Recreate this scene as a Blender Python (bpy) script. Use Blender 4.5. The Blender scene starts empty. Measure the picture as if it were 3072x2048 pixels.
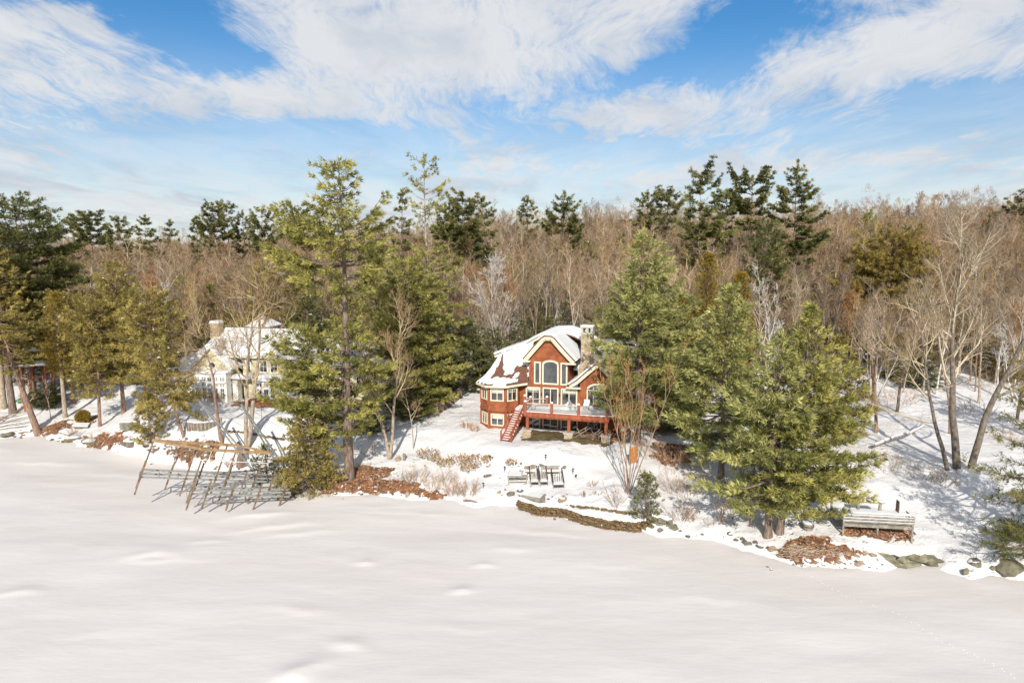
import bpy, math, random
import numpy as np
from mathutils import Vector, Matrix, noise as mn

SC = bpy.context.scene
COL = SC.collection
R = math.radians
H0 = 25.0                                   # drone height above the ice, metres
F = 2046.0                                  # focal length in photograph pixels
PITCH = math.atan((1024 - 760) / F)

# ------------------------------------------------------------------ camera
cam = bpy.data.cameras.new('camera')
cam.sensor_width = 36.0
cam.lens = F / 3072 * 36
cam.clip_start = 0.5
cam.clip_end = 9000
co = bpy.data.objects.new('camera', cam)
COL.objects.link(co)
co.location = (0, 0, H0)
co.rotation_euler = (math.pi / 2 - PITCH, 0, 0)
SC.camera = co

# ------------------------------------------------------------------ light
SUN_EL, SUN_AZ = R(32), R(-1)               # the sun stands behind the camera
to_sun = Vector((math.sin(SUN_AZ) * math.cos(SUN_EL), -math.cos(SUN_AZ) * math.cos(SUN_EL), math.sin(SUN_EL)))
sl = bpy.data.lights.new('sun', 'SUN')
sl.energy = 5.0
sl.angle = R(0.5)
sl.color = (1.0, 0.94, 0.85)
so = bpy.data.objects.new('sun', sl)
COL.objects.link(so)
so.rotation_euler = to_sun.to_track_quat('Z', 'Y').to_euler()
so.location = (0, -30, 60)
SC.view_settings.view_transform = 'Standard'
SC.view_settings.look = 'None'
SC.view_settings.exposure = 0.06
SC.view_settings.gamma = 1.0
SC.view_settings.use_curve_mapping = False
SC.cycles.max_bounces = 5
SC.cycles.diffuse_bounces = 2
SC.cycles.glossy_bounces = 2
SC.cycles.transmission_bounces = 3
SC.cycles.transparent_max_bounces = 6
SC.cycles.caustics_reflective = False
SC.cycles.caustics_refractive = False


# node helper ----------------------------------------------------------
class NT:
    def __init__(self, tree):
        self.t = tree
        self.n = tree.nodes
        self.l = tree.links

    def node(self, typ, **kw):
        n = self.n.new(typ)
        for k, v in kw.items():
            setattr(n, k, v)
        return n

    def put(self, sock, v):
        if v is None:
            return
        if hasattr(v, 'is_output') or isinstance(v, bpy.types.NodeSocket):
            self.l.new(v, sock)
        else:
            sock.default_value = v

    def m(self, op, a, b=None, c=None, clamp=False):
        n = self.node('ShaderNodeMath', operation=op, use_clamp=clamp)
        self.put(n.inputs[0], a)
        self.put(n.inputs[1], b)
        self.put(n.inputs[2], c)
        return n.outputs[0]

    def comb(self, x, y, z):
        n = self.node('ShaderNodeCombineXYZ')
        for s, v in zip(n.inputs, (x, y, z)):
            self.put(s, v)
        return n.outputs[0]

    def sep(self, v):
        n = self.node('ShaderNodeSeparateXYZ')
        self.put(n.inputs[0], v)
        return n.outputs

    def noise(self, vec, scale, detail=4, rough=.5, dist=0., out=0):
        n = self.node('ShaderNodeTexNoise')
        self.put(n.inputs['Vector'], vec)
        n.inputs['Scale'].default_value = scale
        n.inputs['Detail'].default_value = detail
        n.inputs['Roughness'].default_value = rough
        n.inputs['Distortion'].default_value = dist
        return n.outputs[out]

    def ss(self, v, a, b, lo=0., hi=1.):
        n = self.node('ShaderNodeMapRange', interpolation_type='SMOOTHSTEP')
        self.put(n.inputs[0], v)
        for i, x in zip((1, 2, 3, 4), (a, b, lo, hi)):
            n.inputs[i].default_value = x
        return n.outputs[0]

    def mix(self, f, a, b):
        n = self.node('ShaderNodeMix', data_type='RGBA')
        self.put(n.inputs[0], f)
        self.put(n.inputs[6], a if not isinstance(a, tuple) else (*a, 1)[:4])
        self.put(n.inputs[7], b if not isinstance(b, tuple) else (*b, 1)[:4])
        return n.outputs[2]

    def map(self, vec, sc=(1, 1, 1), loc=(0, 0, 0), rot=(0, 0, 0)):
        n = self.node('ShaderNodeMapping')
        self.put(n.inputs[0], vec)
        n.inputs[1].default_value = loc
        n.inputs[2].default_value = rot
        n.inputs[3].default_value = sc
        return n.outputs[0]


# ------------------------------------------------------------------ sky
W = bpy.data.worlds.new('World')
SC.world = W
W.use_nodes = True
W.node_tree.nodes.clear()
T = NT(W.node_tree)
sky = T.node('ShaderNodeTexSky', sky_type='NISHITA')
sky.sun_disc = False
sky.sun_elevation = SUN_EL
sky.sun_rotation = math.pi + SUN_AZ
sky.air_density = 1.0
sky.dust_density = 0.3
sky.ozone_density = 3.0
hs = T.node('ShaderNodeHueSaturation')
hs.inputs['Saturation'].default_value = 1.32
hs.inputs['Value'].default_value = 1.0
T.l.new(sky.outputs[0], hs.inputs['Color'])
bg1 = T.node('ShaderNodeBackground')
bg1.inputs[1].default_value = 0.115
T.l.new(hs.outputs[0], bg1.inputs[0])
tc = T.node('ShaderNodeTexCoord')
d = T.sep(tc.outputs['Generated'])
zc = T.m('ADD', T.m('MAXIMUM', d[2], 0.0), 0.09)
pp = T.comb(T.m('DIVIDE', d[0], zc), T.m('DIVIDE', d[1], zc), 0.0)
# slow warp, then layered noise on the plane of the cloud deck
wv = T.node('ShaderNodeVectorMath', operation='MULTIPLY_ADD')
wn = T.noise(pp, 0.55, 3, .55, out=1)
T.put(wv.inputs[0], wn)
wv.inputs[1].default_value = (1.0, 1.0, 0)
T.put(wv.inputs[2], pp)
wp = wv.outputs[0]
n1 = T.noise(T.map(wp, (.85, .55, 1), (3.1, 1.7, 0), (0, 0, R(-24))), 0.8, 8, .56, .35)
n2 = T.noise(T.map(wp, (1.9, .5, 1), (7, 2, 0), (0, 0, R(-30))), 2.8, 10, .68, .6)
n3 = T.noise(T.map(wp, (2.2, .6, 1), (2, 9, 0), (0, 0, R(-28))), 9., 6, .7, .8)
dens = T.m('ADD', T.m('ADD', T.m('MULTIPLY', n1, .66), T.m('MULTIPLY', n2, .50)), T.m('MULTIPLY', T.m('SUBTRACT', n3, .5), .30))
# broad cloud banks and clearings of this sky, as directions (tangent of azimuth, of elevation)
yy = T.m('MAXIMUM', d[1], .05)
s_ = T.m('DIVIDE', d[0], yy)
t_ = T.m('DIVIDE', d[2], yy)
wob = T.noise(T.comb(T.m('MULTIPLY', s_, 3.2), T.m('MULTIPLY', t_, 6.5), 0.), 1.6, 5, .6, .3, out=1)
wo = T.sep(wob)
s_ = T.m('ADD', s_, T.m('MULTIPLY', T.m('SUBTRACT', wo[0], .5), .22))
t_ = T.m('ADD', t_, T.m('MULTIPLY', T.m('SUBTRACT', wo[1], .5), .13))
front = T.ss(d[1], .1, .35)


def blob(px, py, rx, ry, ang, w):
    s0, t0 = (px - 1536) / F, (760 - py) / F * 1.0
    a = R(ang)
    ds, dt = T.m('SUBTRACT', s_, s0), T.m('SUBTRACT', t_, t0)
    u = T.m('ADD', T.m('MULTIPLY', ds, math.cos(a) / (rx / F)), T.m('MULTIPLY', dt, math.sin(a) / (rx / F)))
    v = T.m('ADD', T.m('MULTIPLY', ds, -math.sin(a) / (ry / F)), T.m('MULTIPLY', dt, math.cos(a) / (ry / F)))
    q = T.m('ADD', T.m('MULTIPLY', u, u), T.m('MULTIPLY', v, v))
    return T.m('MULTIPLY', T.m('EXPONENT', T.m('MULTIPLY', q, -1.0)), w * .78)


acc = None
for b in [(620, 120, 330, 100, -16, -.34), (420, 20, 260, 60, -8, -.22), (1000, 60, 160, 60, 0, -.05),
          (2230, 50, 130, 120, 60, -.34), (2020, 215, 300, 60, 14, -.34), (1000, 415, 330, 48, -8, -.26),
          (1700, 430, 260, 42, -12, -.36), (2780, 390, 330, 55, 10, -.34), (3040, 330, 120, 50, 10, -.12),
          (1500, 330, 60, 18, 0, -.12), (520, 480, 300, 50, 0, -.10), (2750, 560, 500, 40, 0, -.05),
          (1250, 180, 330, 130, 10, .24), (240, 120, 200, 60, -10, .26), (700, 310, 420, 60, -4, .22),
          (1020, 150, 140, 60, 0, .16), (1950, 330, 330, 90, 12, .24), (2650, 160, 380, 130, 18, .24),
          (300, 420, 420, 110, 0, .12), (1560, 385, 200, 30, 0, .14), (960, 425, 70, 16, 0, .2),
          (2750, 455, 300, 40, 8, .16), (1750, 560, 420, 30, 4, .10), (300, 620, 600, 80, 0, .06)]:
    v = blob(*b)
    acc = v if acc is None else T.m('ADD', acc, v)
dens = T.m('ADD', dens, T.m('MULTIPLY', acc, front))
cov = T.ss(dens, .39, .72)
# thin veil towards the horizon
veil = T.ss(d[2], .04, .30, .85, .0)
cov = T.m('MAXIMUM', T.m('MULTIPLY', cov, .97), T.m('MULTIPLY', veil, T.ss(n2, .3, .7, .7, 1.)))
thick = T.ss(T.noise(T.map(wp, (1, .6, 1), (1, 5, 0), (0, 0, R(-20))), 1.5, 7, .6, .3), .40, .68)
cc = T.mix(thick, (.93, .945, .97), (.70, .76, .85))
bg2 = T.node('ShaderNodeBackground')
T.l.new(cc, bg2.inputs[0])
bg2.inputs[1].default_value = 0.80
mx = T.node('ShaderNodeMixShader')
T.l.new(cov, mx.inputs[0])
T.l.new(bg1.outputs[0], mx.inputs[1])
T.l.new(bg2.outputs[0], mx.inputs[2])
wout = T.node('ShaderNodeOutputWorld')
T.l.new(mx.outputs[0], wout.inputs[0])


# ------------------------------------------------------------------ materials
def material(name, c1, c2=None, scale=4., stretch=(1, 1, 1), rough=.85, bump=.0, bscale=None, bdist=.02,
             tint=None, spec=.3, coords='Object', build=None, trans=0., ramp=(.35, .65)):
    m = bpy.data.materials.new(name)
    m.use_nodes = True
    t = NT(m.node_tree)
    bs = m.node_tree.nodes['Principled BSDF']
    bs.inputs['Roughness'].default_value = rough
    bs.inputs['Specular IOR Level'].default_value = spec
    tcn = t.node('ShaderNodeTexCoord')
    vec = t.map(tcn.outputs[coords], stretch)
    c = (*c1, 1)
    if c2:
        n = t.noise(vec, scale, 5, .6)
        c = t.mix(t.ss(n, *ramp), c1, c2)
    if tint:                                     # per-clump plant tone; in needle crowns it also paints lit tips, shaded insides
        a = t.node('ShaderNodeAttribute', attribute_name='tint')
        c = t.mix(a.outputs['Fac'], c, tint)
    if build:
        c = build(t, tcn, bs, c)
    t.put(bs.inputs['Base Color'], c)
    if bump:
        b = t.node('ShaderNodeBump')
        b.inputs['Strength'].default_value = bump
        b.inputs['Distance'].default_value = bdist
        t.put(b.inputs['Height'], t.noise(vec, bscale or scale * 2, 6, .65))
        t.l.new(b.outputs[0], bs.inputs['Normal'])
    if trans:
        tr = t.node('ShaderNodeBsdfTranslucent')
        t.put(tr.inputs[0], c)
        ms = t.node('ShaderNodeMixShader')
        ms.inputs[0].default_value = trans
        t.l.new(bs.outputs[0], ms.inputs[1])
        t.l.new(tr.outputs[0], ms.inputs[2])
        t.l.new(ms.outputs[0], m.node_tree.nodes['Material Output'].inputs[0])
    return m


def shingle_build(w, h, depth, joint=(.5, .45, .4)):
    def f(t, tcn, bs, c):
        o = t.sep(tcn.outputs['Object'])
        u = t.m('ADD', o[0], t.m('MULTIPLY', o[1], .73))
        br = t.node('ShaderNodeTexBrick')
        br.offset = .5
        t.put(br.inputs['Vector'], t.comb(u, o[2], 0.))
        br.inputs['Scale'].default_value = 1.
        br.inputs['Brick Width'].default_value = w
        br.inputs['Row Height'].default_value = h
        br.inputs['Mortar Size'].default_value = .012
        br.inputs['Mortar Smooth'].default_value = .3
        br.inputs['Color1'].default_value = (1, 1, 1, 1)
        br.inputs['Color2'].default_value = (.80, .78, .76, 1)
        br.inputs['Mortar'].default_value = (*joint, 1)
        mm = t.node('ShaderNodeMix', data_type='RGBA', blend_type='MULTIPLY')
        mm.inputs[0].default_value = 1.
        t.put(mm.inputs[6], c)
        t.put(mm.inputs[7], br.outputs['Color'])
        b = t.node('ShaderNodeBump')
        b.inputs['Strength'].default_value = .7
        b.inputs['Distance'].default_value = depth
        fr = t.m('FRACT', t.m('DIVIDE', o[2], h))
        t.put(b.inputs['Height'], t.m('SUBTRACT', t.m('MULTIPLY', fr, -1.), br.outputs['Fac']))
        t.l.new(b.outputs[0], bs.inputs['Normal'])
        return mm.outputs[2]
    return f


def individual(t, tcn, bs, c):
    """every tree of the wood has its own shade of bark"""
    oi = t.node('ShaderNodeObjectInfo')
    h = t.node('ShaderNodeHueSaturation')
    t.put(h.inputs['Hue'], t.m('ADD', .492, t.m('MULTIPLY', t.m('FRACT', t.m('MULTIPLY', oi.outputs['Random'], 7.3)), .022)))
    t.put(h.inputs['Saturation'], t.m('ADD', .80, t.m('MULTIPLY', t.m('FRACT', t.m('MULTIPLY', oi.outputs['Random'], 13.7)), .42)))
    t.put(h.inputs['Value'], t.m('ADD', .52, t.m('MULTIPLY', oi.outputs['Random'], .70)))
    t.put(h.inputs['Color'], c)
    return h.outputs[0]


def stone_build(sc_):
    def f(t, tcn, bs, c):
        v = t.node('ShaderNodeTexVoronoi', feature='F1')
        t.put(v.inputs['Vector'], t.map(tcn.outputs['Object'], (1, 1, 1.6)))
        v.inputs['Scale'].default_value = sc_
        ve = t.node('ShaderNodeTexVoronoi', feature='DISTANCE_TO_EDGE')
        t.put(ve.inputs['Vector'], t.map(tcn.outputs['Object'], (1, 1, 1.6)))
        ve.inputs['Scale'].default_value = sc_
        k = t.sep(v.outputs['Color'])
        c2 = t.mix(k[0], (.60, .45, .26), (.34, .21, .12))
        c3 = t.mix(t.m('MULTIPLY', k[1], .7), c2, (.55, .50, .40))
        e = t.ss(ve.outputs['Distance'], .01, .06)
        out = t.mix(e, (.30, .27, .22), c3)
        b = t.node('ShaderNodeBump')
        b.inputs['Strength'].default_value = .8
        b.inputs['Distance'].default_value = .05
        t.put(b.inputs['Height'], e)
        t.l.new(b.outputs[0], bs.inputs['Normal'])
        return out
    return f


def litter_build(t, tcn, bs, c):
    n = t.noise(tcn.outputs['Object'], 1.9, 6, .7)
    return t.mix(t.ss(n, .56, .62), c, (.74, .73, .72))


def snow_build(t, tcn, bs, c):
    o = tcn.outputs['Object']
    b = t.node('ShaderNodeBump')
    b.inputs['Strength'].default_value = .8
    b.inputs['Distance'].default_value = .20
    h = t.m('ADD', t.noise(o, .9, 6, .6), t.m('MULTIPLY', t.noise(o, 3.4, 3, .6), .35))
    # trodden places: small pits
    v = t.node('ShaderNodeTexVoronoi', feature='SMOOTH_F1')
    t.put(v.inputs['Vector'], o)
    v.inputs['Scale'].default_value = 1.7
    v.inputs['Randomness'].default_value = 1.
    pit = t.ss(v.outputs['Distance'], .08, .3)
    zone = t.ss(t.noise(o, .11, 3, .6), .50, .60)
    t.put(b.inputs['Height'], t.m('ADD', h, t.m('MULTIPLY', t.m('MULTIPLY', pit, zone), .8)))
    t.l.new(b.outputs[0], bs.inputs['Normal'])
    # bits of bark and needles blown over the snow, thicker up in the wood
    sp = t.ss(t.noise(o, 9., 4, .75), .70, .78)
    bare = t.sep(o)
    wood = t.ss(bare[1], 100., 150.)
    lit = t.m('MULTIPLY', t.ss(t.noise(o, .7, 6, .7), .42, .54), wood)
    c = t.mix(t.m('MULTIPLY', sp, .25), c, (.35, .24, .15))
    return t.mix(t.m('MULTIPLY', lit, .85), c, (.20, .13, .08))


def ice_build(t, tcn, bs, c):
    o = tcn.outputs['Object']
    b = t.node('ShaderNodeBump')
    b.inputs['Strength'].default_value = .4
    b.inputs['Distance'].default_value = .05
    st = t.map(o, (.5, 1.5, 1), (0, 0, 0), (0, 0, R(14)))
    h = t.m('ADD', t.noise(st, 1.2, 6, .62), t.m('MULTIPLY', t.noise(st, .3, 4, .5), 1.6))
    t.put(b.inputs['Height'], h)
    t.l.new(b.outputs[0], bs.inputs['Normal'])
    n = t.noise(t.map(o, (.04, .11, 1), (0, 0, 0), (0, 0, R(14))), 1., 5, .6)
    return t.mix(t.ss(n, .35, .65), (.63, .590, .562), (.685, .648, .62))


M = {}
M['snow'] = material('snow_cover', (.73, .715, .70), rough=.75, build=snow_build, spec=.25)
M['roof_snow'] = material('roof_snow', (.79, .79, .78), (.75, .755, .76), 1.2, rough=.7, bump=.35, bscale=2.2, bdist=.08, spec=.2)
M['ice'] = material('lake_snow', (.7, .67, .65), rough=.7, build=ice_build, spec=.25)
M['red'] = material('red_shingle', (.43, .145, .058), (.29, .085, .036), .9, rough=.8, build=shingle_build(.22, .15, .02))
M['redtrim'] = material('red_stained_wood', (.36, .11, .05), (.26, .07, .034), 3., stretch=(1, 1, .3), rough=.65, bump=.2)
M['cream'] = material('cream_paint', (.72, .67, .50), (.64, .59, .44), 2., rough=.55)
M['white'] = material('white_paint', (.78, .78, .75), (.70, .70, .67), 2., rough=.5)
M['yellow'] = material('pale_yellow_siding', (.66, .60, .40), (.58, .53, .36), 2., rough=.7, build=shingle_build(1.9, .16, .015, (.75, .75, .72)))
M['roofsh'] = material('brown_roof_shingle', (.23, .105, .065), (.14, .075, .05), 5., rough=.9, build=shingle_build(.3, .18, .02))
M['soffit'] = material('soffit_paint', (.46, .40, .29), (.38, .33, .24), 3., rough=.7)
M['dark'] = material('dark_metal', (.03, .03, .032), (.05, .045, .04), 6., rough=.5)
M['stone'] = material('tan_rubble_stone', (.4, .3, .2), rough=.9, build=stone_build(3.2))
M['cap'] = material('limestone_cap', (.52, .50, .44), (.42, .40, .35), 4., rough=.8, bump=.3)
M['chstone'] = material('brown_rubble_stone', (.4, .3, .2), rough=.9, build=stone_build(2.6))
M['curtain'] = material('interior_blind', (.60, .60, .52), (.45, .45, .4), 3., rough=.9)
M['bark'] = material('pine_bark', (.27, .20, .155), (.13, .095, .075), 5., stretch=(1, 1, .25), rough=.95, bump=.8, bscale=8, bdist=.05)
M['pbark'] = material('grey_bark', (.46, .38, .29), (.26, .205, .155), 6., stretch=(1, 1, .35), rough=.95, bump=.6, bscale=9, bdist=.03)
M['obark'] = material('reddish_pine_bark', (.34, .21, .145), (.19, .13, .10), 5., stretch=(1, 1, .3), rough=.95, bump=.8, bscale=8, bdist=.04)
M['twig'] = material('tan_twig', (.32, .20, .105), (.16, .095, .055), .10, rough=.9, tint=(.68, .55, .38), build=individual)
M['rtwig'] = material('reddish_twig', (.33, .155, .075), (.18, .085, .045), .10, rough=.9, tint=(.56, .38, .24), build=individual)
M['dbark'] = material('dark_grey_bark', (.23, .19, .15), (.11, .09, .075), 6., stretch=(1, 1, .35), rough=.95, bump=.6, bscale=9, bdist=.03)
M['birch'] = material('white_birch_bark', (.66, .63, .58), (.36, .32, .28), 5., stretch=(.6, .6, 2.5), rough=.8, ramp=(.5, .72))
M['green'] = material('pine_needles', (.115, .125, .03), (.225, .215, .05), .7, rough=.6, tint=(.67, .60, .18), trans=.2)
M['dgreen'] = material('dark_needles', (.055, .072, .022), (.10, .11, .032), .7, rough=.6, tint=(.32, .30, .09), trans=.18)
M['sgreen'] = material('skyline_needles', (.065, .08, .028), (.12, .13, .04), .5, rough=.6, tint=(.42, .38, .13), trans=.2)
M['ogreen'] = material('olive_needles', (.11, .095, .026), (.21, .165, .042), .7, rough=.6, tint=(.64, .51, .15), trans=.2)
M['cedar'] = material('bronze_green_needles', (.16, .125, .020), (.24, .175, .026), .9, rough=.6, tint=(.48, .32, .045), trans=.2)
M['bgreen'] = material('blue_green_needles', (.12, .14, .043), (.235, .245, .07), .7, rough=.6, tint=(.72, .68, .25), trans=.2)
M['wood'] = material('weathered_grey_wood', (.34, .31, .26), (.20, .18, .15), 3., stretch=(1, 1, 1), rough=.85, bump=.3)
M['wetwood'] = material('brown_stained_piling', (.25, .175, .105), (.10, .075, .05), 2., rough=.85, bump=.3)
M['tanwood'] = material('tan_lumber', (.36, .235, .12), (.22, .14, .075), 3., rough=.75, bump=.2)
M['orange'] = material('orange_stained_board', (.52, .21, .04), (.40, .15, .03), 3., rough=.7, bump=.2)
M['alu'] = material('dull_aluminium', (.28, .285, .26), (.19, .20, .19), 4., rough=.45, spec=.6)
M['rock'] = material('fieldstone', (.24, .19, .145), (.12, .10, .085), 2.2, rough=.9, bump=.7, bscale=6, bdist=.06)
M['lrock'] = material('pale_fieldstone', (.42, .30, .20), (.27, .20, .15), 2.2, rough=.9, bump=.6, bscale=6, bdist=.05)
M['grock'] = material('lichened_granite', (.27, .25, .17), (.15, .135, .09), 1.6, rough=.9, bump=.7, bscale=5, bdist=.08)
M['wstone'] = material('brown_wall_stone', (.24, .155, .075), (.09, .065, .035), 2.6, rough=.9, bump=.7, bscale=7, bdist=.04)
M['dgold'] = material('dark_golden_needles', (.11, .085, .022), (.20, .15, .035), .7, rough=.6, tint=(.56, .42, .11), trans=.18)
M['rust'] = material('rusty_leaf_litter', (.32, .14, .06), (.12, .065, .04), 1.6, rough=.95, build=litter_build, bump=1., bscale=9, bdist=.08)
M['rust2'] = material('dead_leaf', (.42, .175, .065), (.20, .09, .045), 1.1, rough=.9, tint=(.54, .38, .24))
M['tan'] = material('dried_flower_head', (.46, .30, .16), (.30, .18, .09), 3., rough=.9, tint=(.58, .44, .28))
M['moss'] = material('bare_mossy_ground', (.15, .115, .05), (.085, .065, .035), 1.5, rough=.95, bump=.8, bscale=5, bdist=.08)
M['wicker'] = material('snowy_grey_cover', (.72, .72, .70), (.5, .5, .48), 2., rough=.8)
M['greenp'] = material('bright_green_plastic', (.10, .42, .10), (.08, .34, .08), 2., rough=.5)
M['hill'] = material('far_wooded_hill', (.30, .33, .36), (.24, .27, .31), .004, rough=.95)  # bluish haze of distance put into the colour; no air is built


def glass_mat():
    m = bpy.data.materials.new('window_glass')
    m.use_nodes = True
    t = NT(m.node_tree)
    bs = m.node_tree.nodes['Principled BSDF']
    tcn = t.node('ShaderNodeTexCoord')
    n = t.noise(tcn.outputs['Object'], .8, 2, .5)
    t.put(bs.inputs['Base Color'], t.mix(t.ss(n, .4, .6), (.012, .015, .02), (.05, .055, .06)))
    bs.inputs['Roughness'].default_value = .04
    bs.inputs['Specular IOR Level'].default_value = 1.0
    bs.inputs['IOR'].default_value = 1.75
    b = t.node('ShaderNodeBump')
    b.inputs['Strength'].default_value = .12
    b.inputs['Distance'].default_value = .02
    t.put(b.inputs['Height'], t.noise(tcn.outputs['Object'], 1.3, 2, .5))
    t.l.new(b.outputs[0], bs.inputs['Normal'])
    return m


M['glass'] = glass_mat()
gp = bpy.data.materials.new('clear_railing_glass')  # thin pane: mostly see-through, a little gloss
gp.use_nodes = True
_t = NT(gp.node_tree)
_a, _c, _x = _t.node('ShaderNodeBsdfTransparent'), _t.node('ShaderNodeBsdfGlossy'), _t.node('ShaderNodeMixShader')
_a.inputs[0].default_value = (.95, .98, .97, 1)
_c.inputs['Roughness'].default_value = .03
_x.inputs[0].default_value = .08
_t.l.new(_a.outputs[0], _x.inputs[1])
_t.l.new(_c.outputs[0], _x.inputs[2])
_t.l.new(_x.outputs[0], gp.node_tree.nodes['Material Output'].inputs[0])
M['clear'] = gp


# ------------------------------------------------------------------ object helpers
def prop(o, label=None, cat=None, group=None, kind=None):
    if label:
        o['label'] = label
    if cat:
        o['category'] = cat
    if group:
        o['group'] = group
    if kind:
        o['kind'] = kind
    return o


def empty(name, loc, label, cat, group=None, rz=0.):
    o = bpy.data.objects.new(name, None)
    o.empty_display_size = .3
    COL.objects.link(o)
    o.location = loc
    o.rotation_euler = (0, 0, rz)
    return prop(o, label, cat, group)


def link(name, me, parent=None, loc=(0, 0, 0), rz=0., sc=None, rot=None):
    o = bpy.data.objects.new(name, me)
    COL.objects.link(o)
    o.location = loc
    o.rotation_euler = rot if rot is not None else (0, 0, rz)
    if sc is not None:
        o.scale = (sc, sc, sc) if not hasattr(sc, '__len__') else sc
    if parent is not None:
        o.parent = parent
    return o


def kids(o):
    return [c for c in bpy.data.objects if c.parent == o]


def copy_tree(src, children, loc, rz=0., sc=1., label=None, group=None):
    r = src.copy()
    COL.objects.link(r)
    r.location = loc
    r.rotation_euler = (0, 0, rz)
    r.scale = (sc, sc, sc) if not hasattr(sc, '__len__') else sc
    if label:
        r['label'] = label
    if group:
        r['group'] = group
    for ch in children:
        c = ch.copy()
        COL.objects.link(c)
        c.parent = r
    return r


class MB:
    """collects simple shapes and builds them as one mesh"""

    def __init__(self):
        self.v, self.f, self.mi = [], [], []
        self.mats = []

    def mat(self, m):
        if m not in self.mats:
            self.mats.append(m)
        return self.mats.index(m)

    def add(self, vs, fs, m=None):
        k = self.mat(m) if m else 0
        o = len(self.v)
        self.v += [tuple(p) for p in vs]
        self.f += [tuple(i + o for i in f) for f in fs]
        self.mi += [k] * len(fs)
        return self

    def box(self, x0, x1, y0, y1, z0, z1, m=None):
        vs = [(x, y, z) for z in (z0, z1) for y in (y0, y1) for x in (x0, x1)]
        return self.add(vs, [(0, 2, 3, 1), (4, 5, 7, 6), (0, 1, 5, 4), (2, 6, 7, 3), (0, 4, 6, 2), (1, 3, 7, 5)], m)

    def beam(self, a, b, w=.1, h=None, m=None, up=(0, 0, 1)):
        h = h or w
        a, b = Vector(a), Vector(b)
        dd = (b - a).normalized()
        u = Vector(up)
        if abs(dd.dot(u)) > .98:
            u = Vector((0, 1, 0))
        s = dd.cross(u).normalized()
        u = s.cross(dd)
        vs = [p + s * (i * w / 2) + u * (j * h / 2) for p in (a, b) for i, j in ((-1, -1), (1, -1), (1, 1), (-1, 1))]
        return self.add(vs, [(0, 1, 2, 3), (7, 6, 5, 4), (0, 4, 5, 1), (1, 5, 6, 2), (2, 6, 7, 3), (3, 7, 4, 0)], m)

    def tube(self, pts, rads, n=8, m=None, cap=True):
        pts = [Vector(p) for p in pts]
        vs = []
        for i, p in enumerate(pts):
            dd = (pts[min(i + 1, len(pts) - 1)] - pts[max(i - 1, 0)]).normalized()
            ref = Vector((0, 1, 0)) if abs(dd.z) > .7 else Vector((0, 0, 1))
            s = dd.cross(ref).normalized()
            u = s.cross(dd)
            r = rads[i] if hasattr(rads, '__len__') else rads
            for k in range(n):
                a = 2 * math.pi * k / n
                vs.append(p + s * (math.cos(a) * r) + u * (math.sin(a) * r))
        fs = [(i * n + k, i * n + (k + 1) % n, (i + 1) * n + (k + 1) % n, (i + 1) * n + k)
              for i in range(len(pts) - 1) for k in range(n)]
        if cap:
            fs += [tuple(range(n))[::-1], tuple((len(pts) - 1) * n + k for k in range(n))]
        return self.add(vs, fs, m)

    def prism(self, poly, a, b, axis='v', m=None):
        """polygon (p,q) extruded along an axis: 'v' -> points (p, t, q); 'z' -> (p, q, t); 'u' -> (t, p, q)"""
        f = {'v': lambda p, q, t: (p, t, q), 'z': lambda p, q, t: (p, q, t), 'u': lambda p, q, t: (t, p, q)}[axis]
        n = len(poly)
        vs = [f(p, q, a) for p, q in poly] + [f(p, q, b) for p, q in poly]
        return self.add(vs, [tuple(range(n)), tuple(range(2 * n - 1, n - 1, -1))] +
                        [(i, i + n, (i + 1) % n + n, (i + 1) % n) for i in range(n)], m)

    def mesh(self, name, default=None):
        me = bpy.data.meshes.new(name)
        me.from_pydata(self.v, [], self.f)
        for m in (self.mats or [default]):
            me.materials.append(m)
        if len(self.mats) > 1:
            me.polygons.foreach_set('material_index', self.mi)
        me.update()
        return me

    def build(self, name, m=None, parent=None, **kw):
        return link(name, self.mesh(name, m), parent, **kw)


def npmesh(name, v, f, mat_, tint=None, mi=None, smooth=False):
    """mesh from numpy arrays, all faces with the same corner count"""
    me = bpy.data.meshes.new(name)
    v = np.asarray(v, np.float32)
    f = np.asarray(f, np.int32)
    k = f.shape[1]
    me.vertices.add(len(v))
    me.vertices.foreach_set('co', v.ravel())
    me.loops.add(f.size)
    me.loops.foreach_set('vertex_index', f.ravel())
    me.polygons.add(len(f))
    me.polygons.foreach_set('loop_start', np.arange(0, f.size, k, dtype=np.int32))
    for m in (mat_ if isinstance(mat_, (list, tuple)) else [mat_]):
        me.materials.append(m)
    if mi is not None:
        me.polygons.foreach_set('material_index', np.asarray(mi, np.int32))
    if smooth:
        me.polygons.foreach_set('use_smooth', np.ones(len(f), bool))
    if tint is not None:
        a = me.attributes.new('tint', 'FLOAT', 'FACE')
        a.data.foreach_set('value', np.asarray(tint, np.float32))
    me.update(calc_edges=True)
    return me


# ------------------------------------------------------------------ the land
def ray(px, py):
    a, b = (px - 1536) / F, -(py - 1024) / F
    return np.array([a, math.cos(PITCH) + b * math.sin(PITCH), -math.sin(PITCH) + b * math.cos(PITCH)])


CAM = np.array([0, 0, H0])


def pz(px, py, z):
    q = ray(px, py)
    return CAM + q * ((z - H0) / q[2])


def pd(px, py, dist):
    """point on the sight line at ground distance Y = dist"""
    q = ray(px, py)
    return CAM + q * (dist / q[1])


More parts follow.
